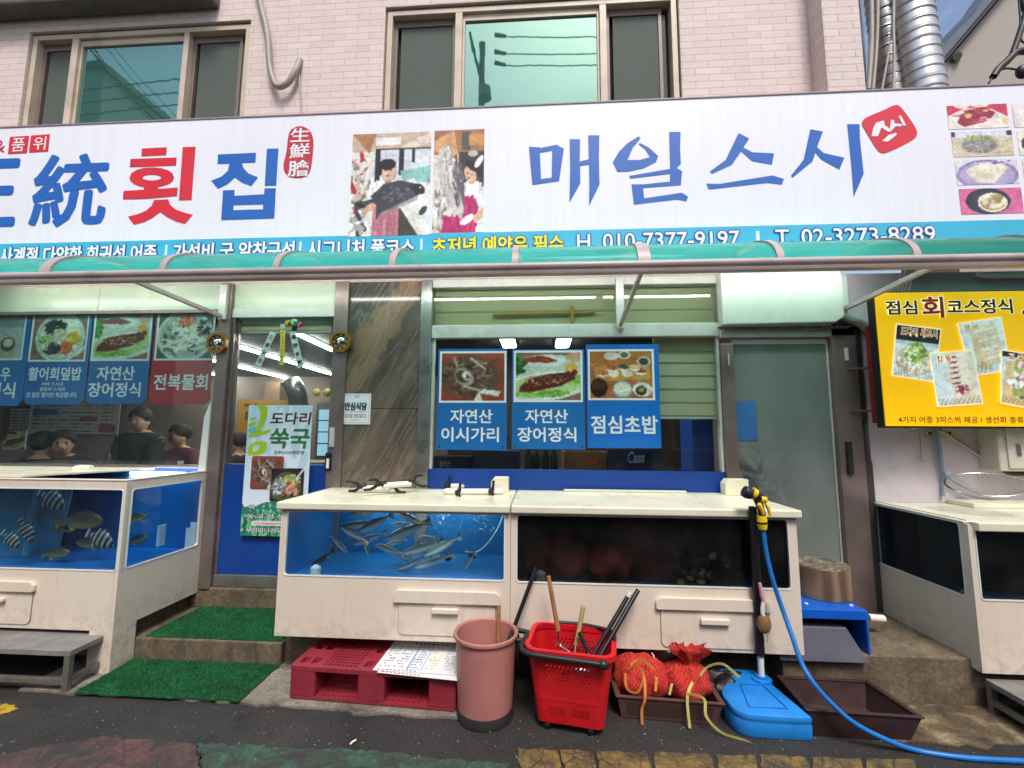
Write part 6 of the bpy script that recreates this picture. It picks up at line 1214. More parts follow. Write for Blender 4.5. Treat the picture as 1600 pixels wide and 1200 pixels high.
mb.prism(rrect(-.165, .165, -.125, .125, .04, 5), 'z', zb0 - .004, zb0 + .004)
part('corner_shell', bk(mb), REDP, t, smooth=60)
part('rim', bk(curve_flat([rrect(-.226, .226, -.17, .17, .07, 6), rrect(-.202, .202, -.148, .148, .055, 6)], .026, lambda u, v, w: (u, v, zb1 + w))), REDP, t, bevel=.005)
part('band', bk(curve_flat([rrect(-.178, .178, -.1375, .1375, .05, 6), rrect(-.17, .17, -.131, .131, .046, 6)], .014, lambda u, v, w: (u, v, zb0 + .115 + w))), REDP, t, bevel=.003)
part('handle', bk(MB().tube(bez([(-.232, -.02, zb1 + .012), (-.238, -.13, zb1 + .004), (-.2, -.183, zb1 + .0), (-.1, -.190, zb1 - .002), (.08, -.192, zb1 - .004), (.16, -.192, zb1 - .006)], 8), .013, 10).ell((.165, -.19, zb1 - .008), (.026, .02, .022))), BLACKP, t, smooth=60)
part('handle', bk(MB().tube(bez([(-.1, .165, zb1 + .016), (.05, .17, zb1 + .016), (.2, .12, zb1 + .016), (.215, .02, zb1 + .014)], 8), .010, 8)), BLACKP, t, smooth=60)
part('pull_handle', bk(MB().tube(bez([(-.23, .06, zb1 - .01), (-.3, .065, zb1 - .005), (-.318, .05, zb1 + .0), (-.318, -.03, zb1), (-.3, -.045, zb1 - .005), (-.23, -.04, zb1 - .01)], 6), .013, 10).tube([(-.305, .07, zb1 - .03), (-.305, .07, .2)], .012, 8)), BLACKP, t, smooth=60)
for x, y in ((-.11, -.1), (.1, -.1), (-.11, .1), (.1, .1)):
    w_h = part('wheel', bk(MB().tube([(x - .012, y, .022), (x + .012, y, .022)], .021, 16)), BLACKP, t, smooth=40); part('fork', bk(MB().box(x - .018, x + .018, y - .01, y + .012, .036, zb0 - .005)), BLACKP, w_h)
# tools in the basket
t = thing('ladle', 'long ladle with a brown wooden handle standing in the red basket', 'ladle', (.08, -.86, .06)); a, b = W(857, 900, -.80), W(872, 985, -.82)
part('handle', MB().tube([a, b], [.011, .013], 10), WOOD, t, smooth=60); e = W(902, 1030, -.9); part('neck', MB().tube(bez([b, W(875, 1008, -.83), W(888, 1018, -.87), e], 8), .0065, 8), CHROME, t, smooth=60); part('bowl', MB().ell(e + Vector((.02, 0, -.05)), (.05, .045, .035)), CHROME, t, smooth=60)
t = thing('spatula', 'short tool with a pale wooden handle between the ladle and the black tubes', 'kitchen tool', (.16, -.86, .06)); a, b = W(911, 950, -.78), W(900, 1008, -.82); part('handle', MB().tube([a, b], [.012, .013], 10).ell(a, (.013, .012, .013)), pm('pale_wood', 'a88a5c', .6, var=.2, scale=20), t, smooth=60); part('blade', MB().tube([b, W(896, 1040, -.86)], .007, 8), CHROME, t, smooth=60)
t = thing('whisk', 'black handled tool leaning left in the red basket', 'kitchen tool', (.2, -.86, .06)); a, b = W(905, 988, -.85), W(919, 1020, -.87); part('handle', MB().tube([a, b], [.011, .013], 10), BLACKP, t, smooth=60); part('shaft', MB().tube([b, W(926, 1045, -.9)], .006, 8), CHROME, t, smooth=60)
rod('black_rod', 'shorter black tube with a white cap leaning right out of the basket', W(917, 1040, -.9), W(981, 932, -.76), .012, BLKT, 'rod', 'black tubes in the basket'); solo('rod_cap', 'white cap on the end of the shorter black tube', 'cap', MB().tube([W(981.5, 932, -.76), W(985, 926, -.76)], .0135, 12), WHITEP, smooth=60)
rod('black_rod', 'longest black tube leaning right out of the basket', W(929, 1040, -.92), W(997, 922, -.74), .0125, BLKT, 'rod', 'black tubes in the basket')
# brown crate with the red net bags
def crate(label, corners_b, corners_t, z0, z1, m, name='crate', th=.012, lipw=.014, slots=False):
    """open tray: corners bottom/top (4 xy, ccw)"""
    cb = [Vector((*p, z0)) for p in corners_b]; ct = [Vector((*p, z1)) for p in corners_t]; c0 = sum(cb, Vector()) / 4
    t = thing(name, label, 'tray', (c0.x, c0.y, z0)); c1 = sum(ct, Vector()) / 4
    inn = lambda P, c, k: [p + (c - p).normalized() * k for p in P]
    part('floor', MB().hexa(inn(cb, c0, .01), [p + Vector((0, 0, .008)) for p in inn(cb, c0, .01)]), m, t)
    mb = MB(); ib = inn(cb, c0, th * 1.4); it = inn(ct, c1, th * 1.4)
    for i in range(4):
        j = (i + 1) % 4; mb.hexa([cb[i], cb[j], ib[j], ib[i]], [ct[i], ct[j], it[j], it[i]])
    part('wall', mb, m, t)
    ot = [p - (c1 - p).normalized() * lipw for p in ct]; i2 = inn(ct, c1, th * 1.6); mb = MB(); u = Vector((0, 0, .012)); e = Vector((0, 0, .0006))
    for i in range(4):
        j = (i + 1) % 4; mb.hexa([ot[i] + e, ot[j] + e, i2[j] + e, i2[i] + e], [ot[i] + u, ot[j] + u, i2[j] + u, i2[i] + u])
    part('rim', mb, m, t, bevel=.004)
    if slots:
        mb = MB()
        for k in range(34):
            for r_ in range(4):
                f = .08 + .84 * k / 33; p = (cb[0] * (1 - f) + cb[1] * f) * (.78 - .17 * r_) + (ct[0] * (1 - f) + ct[1] * f) * (.22 + .17 * r_); mb.box(p.x - .003, p.x + .003, p.y - .003, p.y - .0005, p.z, p.z + .010)
        part('weave', mb, pm('slot_dark', '24181a', .8), t)
    return t
crate('brown basket tray holding two red net bags under the dark tank', [(.41, -.84), (.87, -.87), (.88, -.58), (.40, -.58)], [(.39, -.855), (.90, -.885), (.905, -.56), (.385, -.56)], .004, .105, BRBASK, 'basket_tray', slots=True)
tr2 = crate('empty dark brown plastic tray lying right of the blue stand base', [(1.315, -.912), (1.74, -.925), (1.72, -.68), (1.33, -.66)], [(1.285, -.925), (1.785, -.945), (1.75, -.645), (1.30, -.632)], .004, .118, DKBROWN, 'plastic_tray')
NET = NT('red_net'); _p = NET.pos(); _v = NET.noise(_p, 28, 6, .7, 1.2); _f = NET.noise(_p, 8, 3)
_c = NET.ramp(_v, [(.3, lin('5c0a0c')), (.48, lin('b81a18')), (.66, lin('dc3a2a'))])
for _r in (42, -42):
    _w = NET.n('TexWave'); _w.bands_direction = 'X'; _w.inputs['Scale'].default_value = 24; _w.inputs['Distortion'].default_value = 2.5; NET.l(NET.pos((1, 1, 1), (0, R(_r), 0)), _w.inputs['Vector']); _c = NET.mix(NET.ramp(_w.outputs['Fac'], [(.8, 0.), (.95, .6)]), _c, lin('f0503c'))
NET.bsdf(_c, .75, 0, NET.noise(_p, 45, 6, .7, 1.5), .9, .02); NET = NET.m
RIB = pm('ribbon_straw', 'c8c070', .5, var=.15, scale=20); RIBO = pm('ribbon_orange', 'd88c48', .5, var=.15, scale=20)
def ribbon(mb, pts, w=.0065):
    P = bez([Vector(p) for p in pts], 8)
    for i in range(len(P) - 1):
        d = (P[i + 1] - P[i]).normalized(); s1 = Vector((d.z, .25, -d.x)).normalized() * w / 1.0
        d2 = (P[min(i + 2, len(P) - 1)] - P[i]).normalized(); s2 = Vector((d2.z, .25, -d2.x)).normalized() * w
        th = Vector((0, .0012, 0)); mb.hexa([P[i] - s1, P[i + 1] - s2, P[i + 1] + s2, P[i] + s1], [P[i] - s1 + th, P[i + 1] - s2 + th, P[i + 1] + s2 + th, P[i] + s1 + th])
    return mb
def netbag(label, c, r, seed, neck, ribs_, rm):
    t = thing('net_bag', label, 'net bag', (c[0], c[1], c[2] - r[2]), 'red net bags in the brown basket tray')
    mb = sack(c, r, 40, 26, .16, seed)
    if neck:
        top = c[2] + r[2] * .72; vs = []; n = 30
        for i, (q, h) in enumerate(((.055, 0), (.035, .025), (.045, .05), (.07, .085), (.085, .11))):
            for j in range(n): a = 2 * math.pi * j / n; d = q * (1 + .3 * math.sin(7 * a + i) * (i > 1)); vs.append((c[0] + .02 + d * math.cos(a) * 1.1, c[1] - .02 + d * math.sin(a) * .7, top + h + .012 * math.sin(5 * a) * (i > 2)))
        mb.add(vs, [(i * n + j, i * n + (j + 1) % n, (i + 1) * n + (j + 1) % n, (i + 1) * n + j) for i in range(4) for j in range(n)])
    part('net', mb, NET, t, smooth=75)
    for rb in ribs_: part('ribbon', ribbon(MB(), rb), rm, t)
yb = -.885
netbag('red net bag tied with orange ribbon, left in the brown basket tray', (.53, -.72, .145), (.14, .13, .105), 21, False, [[W(980, 1046, -.86), W(996, 1040, -.87), W(1006, 1056, -.875), W(1008, 1090, -.9), W(1003, 1110, yb), W(1004, 1136, yb)], [W(977, 1052, -.86), W(980, 1076, -.87), W(996, 1082, -.875), W(1006, 1060, -.875)], [W(1026, 1058, -.85), W(1024, 1080, -.86)], [W(985, 1040, -.85), W(1000, 1030, -.82), W(1022, 1046, -.85)]], RIBO)
netbag('red net bag with a gathered top and straw ribbons, right in the tray', (.775, -.72, .135), (.13, .13, .095), 33, True, [[W(1094, 1056, -.86), W(1106, 1042, -.86), W(1130, 1038, -.88), W(1155, 1058, -.9)], [W(1082, 1066, -.88), W(1074, 1090, -.9), W(1078, 1138, yb - .03)], [W(1074, 1084, -.9), W(1100, 1092, -.92), W(1104, 1120, -.93), W(1128, 1145, -.95), W(1160, 1156, -.97), W(1185, 1168, -.99)], [W(1046, 1086, -.87), W(1050, 1068, -.86)]], RIB)
solo('plastic_bag', 'black plastic bag with a white knot behind the red net bags', 'bag', sack((.66, -.60, .22), (.12, .07, .09), 30, 20, .5, 12), pm('bag_black', '15171c', .3, var=.3, scale=12), smooth=60)
solo('plastic_bag', 'black bag lying between the basket tray and the blue base', 'bag', sack((1.0, -.66, .075), (.12, .1, .075), 26, 16, .5, 14), pm('bag_maroon', '1c1416', .5, var=.4, scale=12), smooth=60)
solo('string_knot', 'small knot of white string on the black bag', 'string', MB().tube(bez([W(1018, 1020, -.68), W(1022, 1026, -.69), W(1019, 1030, -.69), W(1024, 1033, -.69)], 6), .003, 6).tube(bez([W(1016, 1030, -.69), W(1021, 1028, -.69), W(1026, 1030, -.69)], 6), .003, 6), WHITEP)
# blue weighted base with the taped pole
t = thing('pole_stand', 'black taped pole on a bright blue water-filled base', 'pole stand', (1.1, -.8, 0))
prof = [(.945, -.945), (1.1, -.955), (1.29, -.955), (1.285, -.93), (1.245, -.8), (1.19, -.62), (1.17, -.6), (1.0, -.6), (.985, -.62), (.985, -.7), (.955, -.76), (.93, -.79), (.925, -.82)]
def scale2(P, k): c = Vector((1.1, -.78)); return [tuple(c + (Vector(p) - c) * k) for p in P]
P0, P1 = soft(prof, 2), soft(scale2(prof, .985), 2); P2 = soft(scale2(prof, .93), 2); n = len(P0); mb = MB()
hz = lambda p, b: b + max(0, (p[1] + .955)) * .11
lay = [(P1, lambda p: .003), (P0, lambda p: .012), (P0, lambda p: hz(p, .062)), (P1, lambda p: hz(p, .068)), (P1, lambda p: hz(p, .074)), (P0, lambda p: hz(p, .080)), (P0, lambda p: hz(p, .094)), (P1, lambda p: hz(p, .102)), (P2, lambda p: hz(p, .107))]
vs = [(p[0], p[1], f(p)) for L, f in lay for p in L]
part('base', mb.add(vs, [(i * n + j, i * n + (j + 1) % n, (i + 1) * n + (j + 1) % n, (i + 1) * n + j) for i in range(len(lay) - 1) for j in range(n)] + [tuple((len(lay) - 1) * n + j for j in range(n)), tuple(range(n))[::-1]]), BASEBLUE, t, smooth=40)
PB_ = G(1190, 1062, .135); ptop = W(1176, 792, YT - .05)
part('panel_line', MB().tube([Vector((1.02, -.9, .117)), Vector((1.2, -.905, .117)), Vector((1.165, -.74, .135)), Vector((1.05, -.74, .135)), Vector((1.02, -.9, .117))], .004, 6), BASEBLUE, t)
part('socket', MB().lathe([(.05, -.01), (.05, .02), (.03, .025), (.03, .035)], PB_ - Vector((0, 0, .012)), 20), BASEBLUE, t, smooth=30)
f1 = .14; pm1 = PB_ * (1 - f1) + ptop * f1; part('lower_pole', MB().tube([PB_ - Vector((0, 0, .01)), pm1], .016, 12), WHITEP, t, smooth=60)
pts = [pm1 + (ptop - pm1) * k / 40 for k in range(41)]; part('taped_pole', MB().tube(pts, [.0225 + .003 * math.sin(k * 1.9) * (k % 3 == 0) + .001 * random.random() for k in range(41)], 12), pm('black_tape', '17171a', .4, var=.25, scale=30, bscale=50, bstr=.4), t, smooth=60)
# spray gun and hose
t = thing('garden_hose', 'bright blue hose with a yellow and black spray gun hanging on the taped pole', 'hose', W(1188, 770, -.75).to_tuple()); y = -.765
part('nozzle_head', MB().tube([W(1162, 767, y), W(1166, 769, y), W(1172, 771, y), W(1177, 773, y)], [.03, .034, .032, .024], 16), pm('nozzle_black', '242430', .45), t, smooth=40); part('collar', MB().tube([W(1174, 769, y), W(1180, 773, y)], [.032, .03], 16), YELP, t, smooth=40)
part('barrel', MB().tube([W(1178, 772, y), W(1190, 778, y), W(1193, 781, y)], [.026, .022, .018], 14), BLACKP, t, smooth=50); part('dial', MB().tube([W(1188, 780, y - .01), W(1197, 781, y - .01)], [.022, .016], 14), YELP, t, smooth=40)
part('grip', MB().tube(bez([W(1182, 778, y), W(1188, 792, y), W(1191, 806, y), W(1191, 812, y)], 5), [.020] * 5 + [.018] * 5 + [.017] * 6, 12), BLACKP, t, smooth=60); part('grip_inlay', MB().tube(bez([W(1185, 786, y - .016), W(1190, 796, y - .016), W(1193, 805, y - .014)], 5), [.008, .012, .013, .012, .012, .011, .01, .009, .008, .007, .005], 10), YELP, t, smooth=60)
part('trigger', MB().tube(bez([W(1194, 784, y), W(1200, 793, y), W(1204, 806, y)], 5), [.006] * 3 + [.009] * 5 + [.008] * 3, 10), YELP, t, smooth=60); part('connector', MB().tube([W(1190, 806, y), W(1190.5, 813, y), W(1191, 820, y), W(1192, 827, y)], [.024, .026, .026, .02], 16), YELP, t, smooth=30); part('band', MB().tube([W(1190.6, 815, y), W(1191, 818, y)], .0275, 16), BLACKP, t, smooth=30)
H = [W(1192, 826, y), W(1197, 862, y), W(1207, 905, -.78), W(1222, 950, -.80), W(1238, 995, -.86), W(1252, 1035, -.91), W(1270, 1066, -.955), W(1296, 1096, -.975), W(1332, 1128, -.99), W(1378, 1153, -.995), G(1430, 1172, .012), G(1500, 1183, .012), G(1570, 1188, .012), G(1680, 1192, .012)]
part('hose', MB().tube(bez(H, 10), .0115, 12), HOSEB, t, smooth=60)
t = thing('scrub_brush', 'scrubbing brush with a pink handle hanging beside the taped pole', 'brush', W(1192, 985, -.75).to_tuple()); y = -.755
part('handle', MB().tube([W(1187, 911, y), W(1191, 930, y), W(1195, 944, y)], [.008, .012, .010], 10), pm('brush_pink', 'd8a0b4', .45), t, smooth=60); part('neck', MB().tube(bez([W(1193, 940, y), W(1191, 955, y), W(1194, 966, y)], 6), .010, 10), WHITEP, t, smooth=60)
mb = MB().ell(W(1194, 975, y), (.034, .024, .048), 18, 12)
for k in range(500):
    a, b = rng.uniform(0, 6.28), math.acos(rng.uniform(-1, 1)); c = W(1194, 975, y); d = Vector((math.sin(b) * math.cos(a), math.sin(b) * math.sin(a), math.cos(b))); p = c + Vector((d.x * .032, d.y * .022, d.z * .046)); q = p + d * .008; s_ = d.orthogonal().normalized() * .0012; mb.v += [tuple(p - s_), tuple(p + s_), tuple(q)]; mb.f.append((len(mb.v) - 3, len(mb.v) - 2, len(mb.v) - 1))
part('bristles', mb, pm('bristle_brown', '84603c', .8, var=.4, scale=60), t)
cable('thin grey cord hanging below the scrubbing brush', [W(1197, 940, -.74), W(1200, 970, -.74), W(1199, 1005, -.74)], .002, gryc, 'cord', 'cord')
# chopping block, blue table, grey hood, pipe on the plinth
cb = W(1284, 927, -.36); zt_ = W(1284, 927, -.36).z; t = thing('chopping_block', 'round worn wooden chopping block on a blue stand', 'chopping block', (cb.x, -.36, zt_))
def endgrain():
    t = NT('block_top'); p = t.pos(); n = t.noise(p, 9, 8, .7); n2 = t.noise(p, 40, 6, .75); c = t.ramp(n, [(.3, lin('4c4438')), (.5, lin('8a7c68')), (.7, lin('b0a48c'))]); c = t.mix(t.ramp(n2, [(.45, .8), (.6, 0.)]), c, lin('2c2822')); t.bsdf(c, .8, 0, n2, .6, .006); return t.m
def bark():
    t = NT('block_side'); g = t.pos((1, 1, .35)); w = t.n('TexWave'); w.inputs['Scale'].default_value = 2.2; w.inputs['Distortion'].default_value = 14; w.inputs['Detail'].default_value = 3; t.l(g, w.inputs['Vector']); c = t.ramp(w.outputs['Fac'], [(.2, lin('5f4a38')), (.6, lin('78604a')), (.9, lin('8a7258'))]); t.bsdf(c, .6, 0, w.outputs['Fac'], .15, .004); return t.m
rx = W(1324, 900, -.36).x - cb.x
part('trunk', MB().lathe([(rx, 0), (rx * 1.01, .02), (rx * 1.01, .16), (rx, .172)], (cb.x, -.36, zt_ + .002), 48), bark(), t, smooth=40); part('chopping_face', MB().lathe([(rx * .99, .1725), (rx * .97, .178), (.001, .176)], (cb.x, -.36, zt_ + .002), 48), endgrain(), t, smooth=30)
t = thing('blue_stand', 'blue metal stand under the chopping block', 'stand', (1.6, -.38, .25)); x0, x1 = 1.2, W(1357, 970, -.62).x; zt2 = zt_ - .001; zb2 = W(1300, 968, -.62).z
part('top', MB().box(x0, x1, -.62, -.1, zb2, zt2), TABLEBLUE, t, bevel=.004)
part('leg', MB().box(x1 - .012, x1, -.62, -.1, .25, zb2 - .001), TABLEBLUE, t, bevel=.002); part('leg', MB().box(x0, x0 + .012, -.6, -.1, .254, zb2 - .001), TABLEBLUE, t, bevel=.002)
for px, py in ((1260, 943), (1330, 946)): part('rivet', MB().lathe([(.01, 0), (.008, .004), (.001, .005)], G(px, py, zt2 + .001), 10), WHITEP, t)
x0, x1, z0, z1 = 1.3, W(1353, 1030, -.63).x, .25, W(1300, 980, -.6).z
solo('grey_cover', 'dark grey sloping plastic cover under the blue stand', 'cover', MB().hexa([(x0, -.66, z0 - .03), (x1, -.66, z0 - .03), (x1, -.3, z0 + .001), (x0, -.3, z0 + .001)], [(x0, -.6, z1), (x1 - .07, -.6, z1), (x1 - .07, -.3, z1), (x0, -.3, z1)]), pm('cover_grey', '4c4c58', .5, var=.15, scale=6, dirt='8a8078', dirt_amt=.25), bevel=.006)
solo('white_pipe', 'short white pipe poking out between the blue stand and the right tank', 'pipe', MB().tube([W(1357, 965, -.35), W(1381, 967, -.35)], .022, 14), WHITEP, smooth=60)
solo('litter', 'small white cigarette end on the asphalt', 'litter', MB().tube([G(547, 1163, .006), G(551, 1159, .009), G(556, 1156, .006)], .004, 8), PAPER, smooth=60)
_g = MB()
for k in range(420):
    p = G(rng.uniform(-50, 1650), 1105 + 95 * rng.uniform() ** 1.2, .003); r_ = rng.uniform(.001, .0042) * (1.5 if rng.uniform() < .04 else 1); _g.ell(p, (r_, r_ * .8, r_ * .6), 6, 4)
o = struct('gravel', _g, pm('grit', '8a8478', .8, var=.4, scale=40), 'stuff')

# ================================================================== INSIDE THE RESTAURANT
def skin_mesh(verts, edges, rad, levels=1, root=0, name='body'):
    me = bpy.data.meshes.new(name); me.from_pydata([tuple(v) for v in verts], edges, [])
    o = bpy.data.objects.new(name, me); COL.objects.link(o); m = o.modifiers.new('s', 'SKIN'); m.use_smooth_shade = True; m.branch_smoothing = .4
    for i, r in enumerate(rad): d = me.skin_vertices[0].data[i]; d.radius = r if isinstance(r, tuple) else (r, r); d.use_root = i == root
    if levels: q = o.modifiers.new('u', 'SUBSURF'); q.levels = q.render_levels = levels
    bpy.context.view_layer.update(); dg = bpy.context.evaluated_depsgraph_get(); out = bpy.data.meshes.new_from_object(o.evaluated_get(dg)); bpy.data.objects.remove(o); return out
SKIN = pm('skin', 'c89878', .5, var=.06, scale=20); HAIRM = pm('hair_black', '0c0a09', .7, var=.3, scale=60); TROU = pm('trousers_dark', '1c1e24', .8)
def person(label, base, rz, shirt, hands, seated=False, lean=0.0, turn=0.0, glove=None, long_hair=False, apron=None, hips=None):
    """base: floor point. hands: two local targets (x,y,z) for left and right; faces local -y"""
    t = thing('person', label, 'person', base); hz_ = hips or (.47 if seated else .92)
    T = Matrix.Translation(base) @ Matrix.Rotation(rz, 4, 'Z')
    sp = lambda z, y=0: Vector((0, -lean * z + y, hz_ + z))
    V = [sp(0), sp(.13), sp(.33), sp(.46), sp(.515), sp(.535, -.014), sp(.595, -.03), sp(.66, -.025), sp(.705, -.015)]
    Rr = [(.15, .115), (.135, .10), (.165, .112), (.10, .085), (.056, .054), (.060, .066), (.072, .088), (.072, .088), (.048, .06)]
    Ed = [(i, i + 1) for i in range(8)]
    tr = Matrix.Rotation(turn, 3, 'Z')
    for i in (5, 6, 7, 8): V[i] = V[4] + tr @ (V[i] - V[4])
    nose = len(V); V.append(V[6] + tr @ Vector((0, -.098, .002))); Rr.append((.012, .014)); Ed.append((6, nose))
    for sg in (-1, 1): V.append(V[6] + tr @ Vector((sg * .08, .012, .008))); Rr.append((.01, .02)); Ed.append((6, len(V) - 1))
    arms = []; legs = []
    for sg, h in zip((-1, 1), hands):
        s_ = sp(.435) + Vector((sg * .185, 0, 0)); h = Vector(h); mid = (s_ + h) / 2; L = (h - s_).length; k = math.sqrt(max(.0004, .285 ** 2 - (L / 2) ** 2)); e = mid + Vector((sg * .6, .35, -.75)).normalized() * k
        i = len(V); V += [s_, e, h, h + (h - e).normalized() * .07]; Rr += [.058, .043, .028, (.036, .02)]; Ed += [(3, i), (i, i + 1), (i + 1, i + 2), (i + 2, i + 3)]; arms.append((s_, e, h))
        d = (h - e).normalized(); sd = d.cross(Vector((0, 0, 1))); sd = sd.normalized() if sd.length > .05 else Vector((1, 0, 0))
        for f in range(4): b = len(V); V += [V[i + 3] + sd * (.012 * (f - 1.5)) + d * .02, V[i + 3] + sd * (.016 * (f - 1.5)) + d * (.05 + .012 * (f in (1, 2))) + Vector((0, 0, -.02))]; Rr += [.009, .007]; Ed += [(i + 3, b), (b, b + 1)]
        b = len(V); V.append(h + sd * -.04 * sg + d * .05); Rr.append(.009); Ed.append((i + 2, b))
    for sg in (-1, 1):
        hp = Vector((sg * .09, 0, hz_ - .03)); i = len(V)
        if seated: V += [hp, Vector((sg * .11, -.4, hz_ - .02)), Vector((sg * .11, -.38, .08)), Vector((sg * .12, -.5, .04))]
        else: V += [hp, Vector((sg * .1, -.02, hz_ * .52)), Vector((sg * .1, .02, .08)), Vector((sg * .11, -.12, .035))]
        Rr += [.085, .06, .042, .035]; Ed += [(0, i), (i, i + 1), (i + 1, i + 2), (i + 2, i + 3)]; legs.append(V[i:i + 4])
    def put(name, me, m, parent=t): me.transform(T); return link(name, me, m, parent)
    body = put('body', skin_mesh(V, Ed, Rr), SKIN)
    sv = [sp(-.04), sp(.13), sp(.33), sp(.455), sp(.50)]; sr = [(.165, .13), (.15, .115), (.198, .14), (.15, .125), (.076, .074)]; se = [(i, i + 1) for i in range(4)]
    for s_, e, h in arms: i = len(sv); sv += [s_, e, e.lerp(h, .75)]; sr += [.088, .07, .056]; se += [(3, i), (i, i + 1), (i + 1, i + 2)]
    put('shirt', skin_mesh(sv, se, sr, name='shirt'), shirt)
    tv = [Vector((0, 0, hz_ + .05)), Vector((0, 0, hz_ - .03))]; trr = [(.155, .12), (.15, .12)]; te = [(0, 1)]
    for lg in legs: i = len(tv); tv += [lg[0], lg[1], lg[2]]; trr += [.098, .072, .055]; te += [(1, i), (i, i + 1), (i + 1, i + 2)]
    put('trousers', skin_mesh(tv, te, trr, name='trousers'), TROU)
    hc = V[7] + tr @ Vector((0, .014, -.0)); mb = MB(); n, m_ = 20, 12; vs = []
    for i in range(m_ + 1):
        th_ = R(132 if not long_hair else 150) * i / m_
        for j in range(n):
            a = 2 * math.pi * j / n; front = max(0, -math.sin(a)); q = th_ * (1 - .46 * front); k = 1 + .05 * math.sin(7 * a + i) + .03 * math.sin(13 * a - 2 * i)
            vs.append(hc + tr @ Vector((.094 * k * math.sin(q) * math.cos(a), .108 * k * math.sin(q) * math.sin(a) - .004, .098 * math.cos(q) - .004)))
    mb.add(vs, [(i * n + j, (i + 1) * n + j, (i + 1) * n + (j + 1) % n, i * n + (j + 1) % n) for i in range(m_) for j in range(n)])
    me = mesh(mb, 'hair'); me.shade_smooth(); put('hair', me, HAIRM)
    mb = MB()
    for sg in (-1, 1): mb.ell(V[6] + tr @ Vector((sg * .031, -.083, .022)), (.011, .006, .006), 8, 6); mb.ell(V[6] + tr @ Vector((sg * .031, -.084, .041)), (.017, .005, .004), 8, 6)
    put('eyes', mesh(mb, 'eyes'), HAIRM)
    put('mouth', mesh(MB().ell(V[6] + tr @ Vector((0, -.083, -.042)), (.022, .006, .006), 8, 6), 'mouth'), pm('lips', '9c5c50', .5))
    if glove:
        for (s_, e, h) in arms: d = (h - e).normalized(); put('glove', mesh(MB().tube([h - d * .03, h + d * .03, h + d * .08, h + d * .12], [.036, .042, .04, .02], 10), 'glove'), glove)
    return t
def at(px, py, y): return W(px, py, y)
GLV = pm('glove_white', 'dcdcd8', .6)
c = at(226, 652, 1.0); person('standing person in a black sweatshirt and white gloves working behind the window counter', (c.x, 1.0, 0), 0, pm('sweat_black', '16171a', .85), [(-.02, -.30, .96), (.10, -.32, .97)], lean=.05, turn=.15, glove=GLV, hips=.80 + (c.z - 1.45) * 1.0)
c = at(284, 678, 1.15); person('person in a dark red jersey with a hand at the mouth, beside the gloved worker', (c.x, 1.15, 0), R(-10), pm('jersey_red', '5c1824', .8, var=.15), [(-.05, -.17, c.z - .10), (.16, -.3, c.z - .36)], seated=False, turn=-.2, hips=c.z - .64)
c = at(110, 692, .75); person('seated person in a dark jacket leaning over the table, face towards the street', (c.x, .75, 0), R(25), pm('jacket_dark', '1e2022', .85), [(-.12, -.32, c.z - .34), (.25, -.3, c.z - .36)], seated=True, lean=.2, turn=.3, hips=c.z - .62)
c = at(66, 692, .55); person('seated person with long black hair seen from behind at the left table', (c.x, .55, 0), R(180), pm('jacket_black', '141416', .85), [(-.2, -.3, c.z - .38), (.2, -.3, c.z - .38)], seated=True, long_hair=True, hips=c.z - .64)
c = at(373, 690, 1.5); person('seated dark-haired person in black seen through the entrance glass, in profile', (c.x, 1.5, 0), R(-80), pm('jacket_black', '141416', .85), [(-.15, -.34, c.z - .36), (.15, -.34, c.z - .36)], seated=True, hips=c.z - .64)
# counters and shelf
zc = W(250, 727, .6).z
solo('window_counter', 'grey counter top behind the left shop window', 'counter', MB().box(-4.4, xx(336), .3, .62, zc - .04, zc).box(-4.4, xx(336), .32, .36, 0, zc - .041), pm('counter_grey', '6c6a64', .4, var=.15), bevel=.004)
solo('table', 'low wooden counter edge seen through the entrance glass', 'counter', MB().box(xx(352), xx(520), .9, 1.3, W(430, 722, .9).z - .04, W(430, 722, .9).z).box(xx(356), xx(362), 1, 1.2, 0, W(430, 722, .9).z - .041), pm('counter_wood', '8c7850', .5, var=.2))
for lb, px, py, y, col, sx_ in (('small white cup on the counter beside the red jersey', 282, 722, .45, WHITEP, .02), ('yellow sponge block on the window counter', 297, 722, .42, pm('sponge', 'a8a870', .7), .045), ('dark bottle on the counter between the seated people and the gloved worker', 168, 720, .5, BLACKP, .02)):
    p = at(px, py, y)
    if 'sponge' in lb: solo('sponge', lb, 'sponge', MB().box(p.x - .05, p.x + .05, y - .03, y + .03, zc + .001, zc + .025), col, bevel=.005)
    else: solo('cup' if 'cup' in lb else 'bottle', lb, 'cup' if 'cup' in lb else 'bottle', MB().lathe([(.018, 0), (.022, .004), (.024, .05)] if 'cup' in lb else [(.026, 0), (.026, .09), (.012, .11), (.012, .14)], (p.x, y, zc + .001), 14), col, smooth=40)
# menu boards on the back wall
def board(name, label, pb, y, can, cat='menu board'):
    x0, x1, z0, z1 = rect(*pb, y); t = thing(name, label, cat, ((x0 + x1) / 2, y, z0)); part('sheet', MB().box(x0, x1, y, y + .012, z0, z1), PAPER, t); ppic(t, can, pb, y - .001, name='print', material=INKM); return t
cm = Can(150, 56, 'c4c4c4'); cm.box(0, 0, .2, 1, '2a70b0') if False else None
for x0 in (.03, .2, .34, .48, .62, .8):
    for r in range(9):
        cm.box(x0, .08 + .1 * r, x0 + .085, .11 + .1 * r, '5c5e64') if rng.uniform() < .8 else None; cm.box(x0 + .105, .08 + .1 * r, x0 + .13, .11 + .1 * r, '70727a')
cm.box(.02, .3, .3, .46, '2f78bc'); cm.box(.56, .52, .76, .62, 'a83838'); cm.box(.78, .72, .97, .92, 'a83038'); cm.box(0, .97, 1, 1, '3c6ca0')
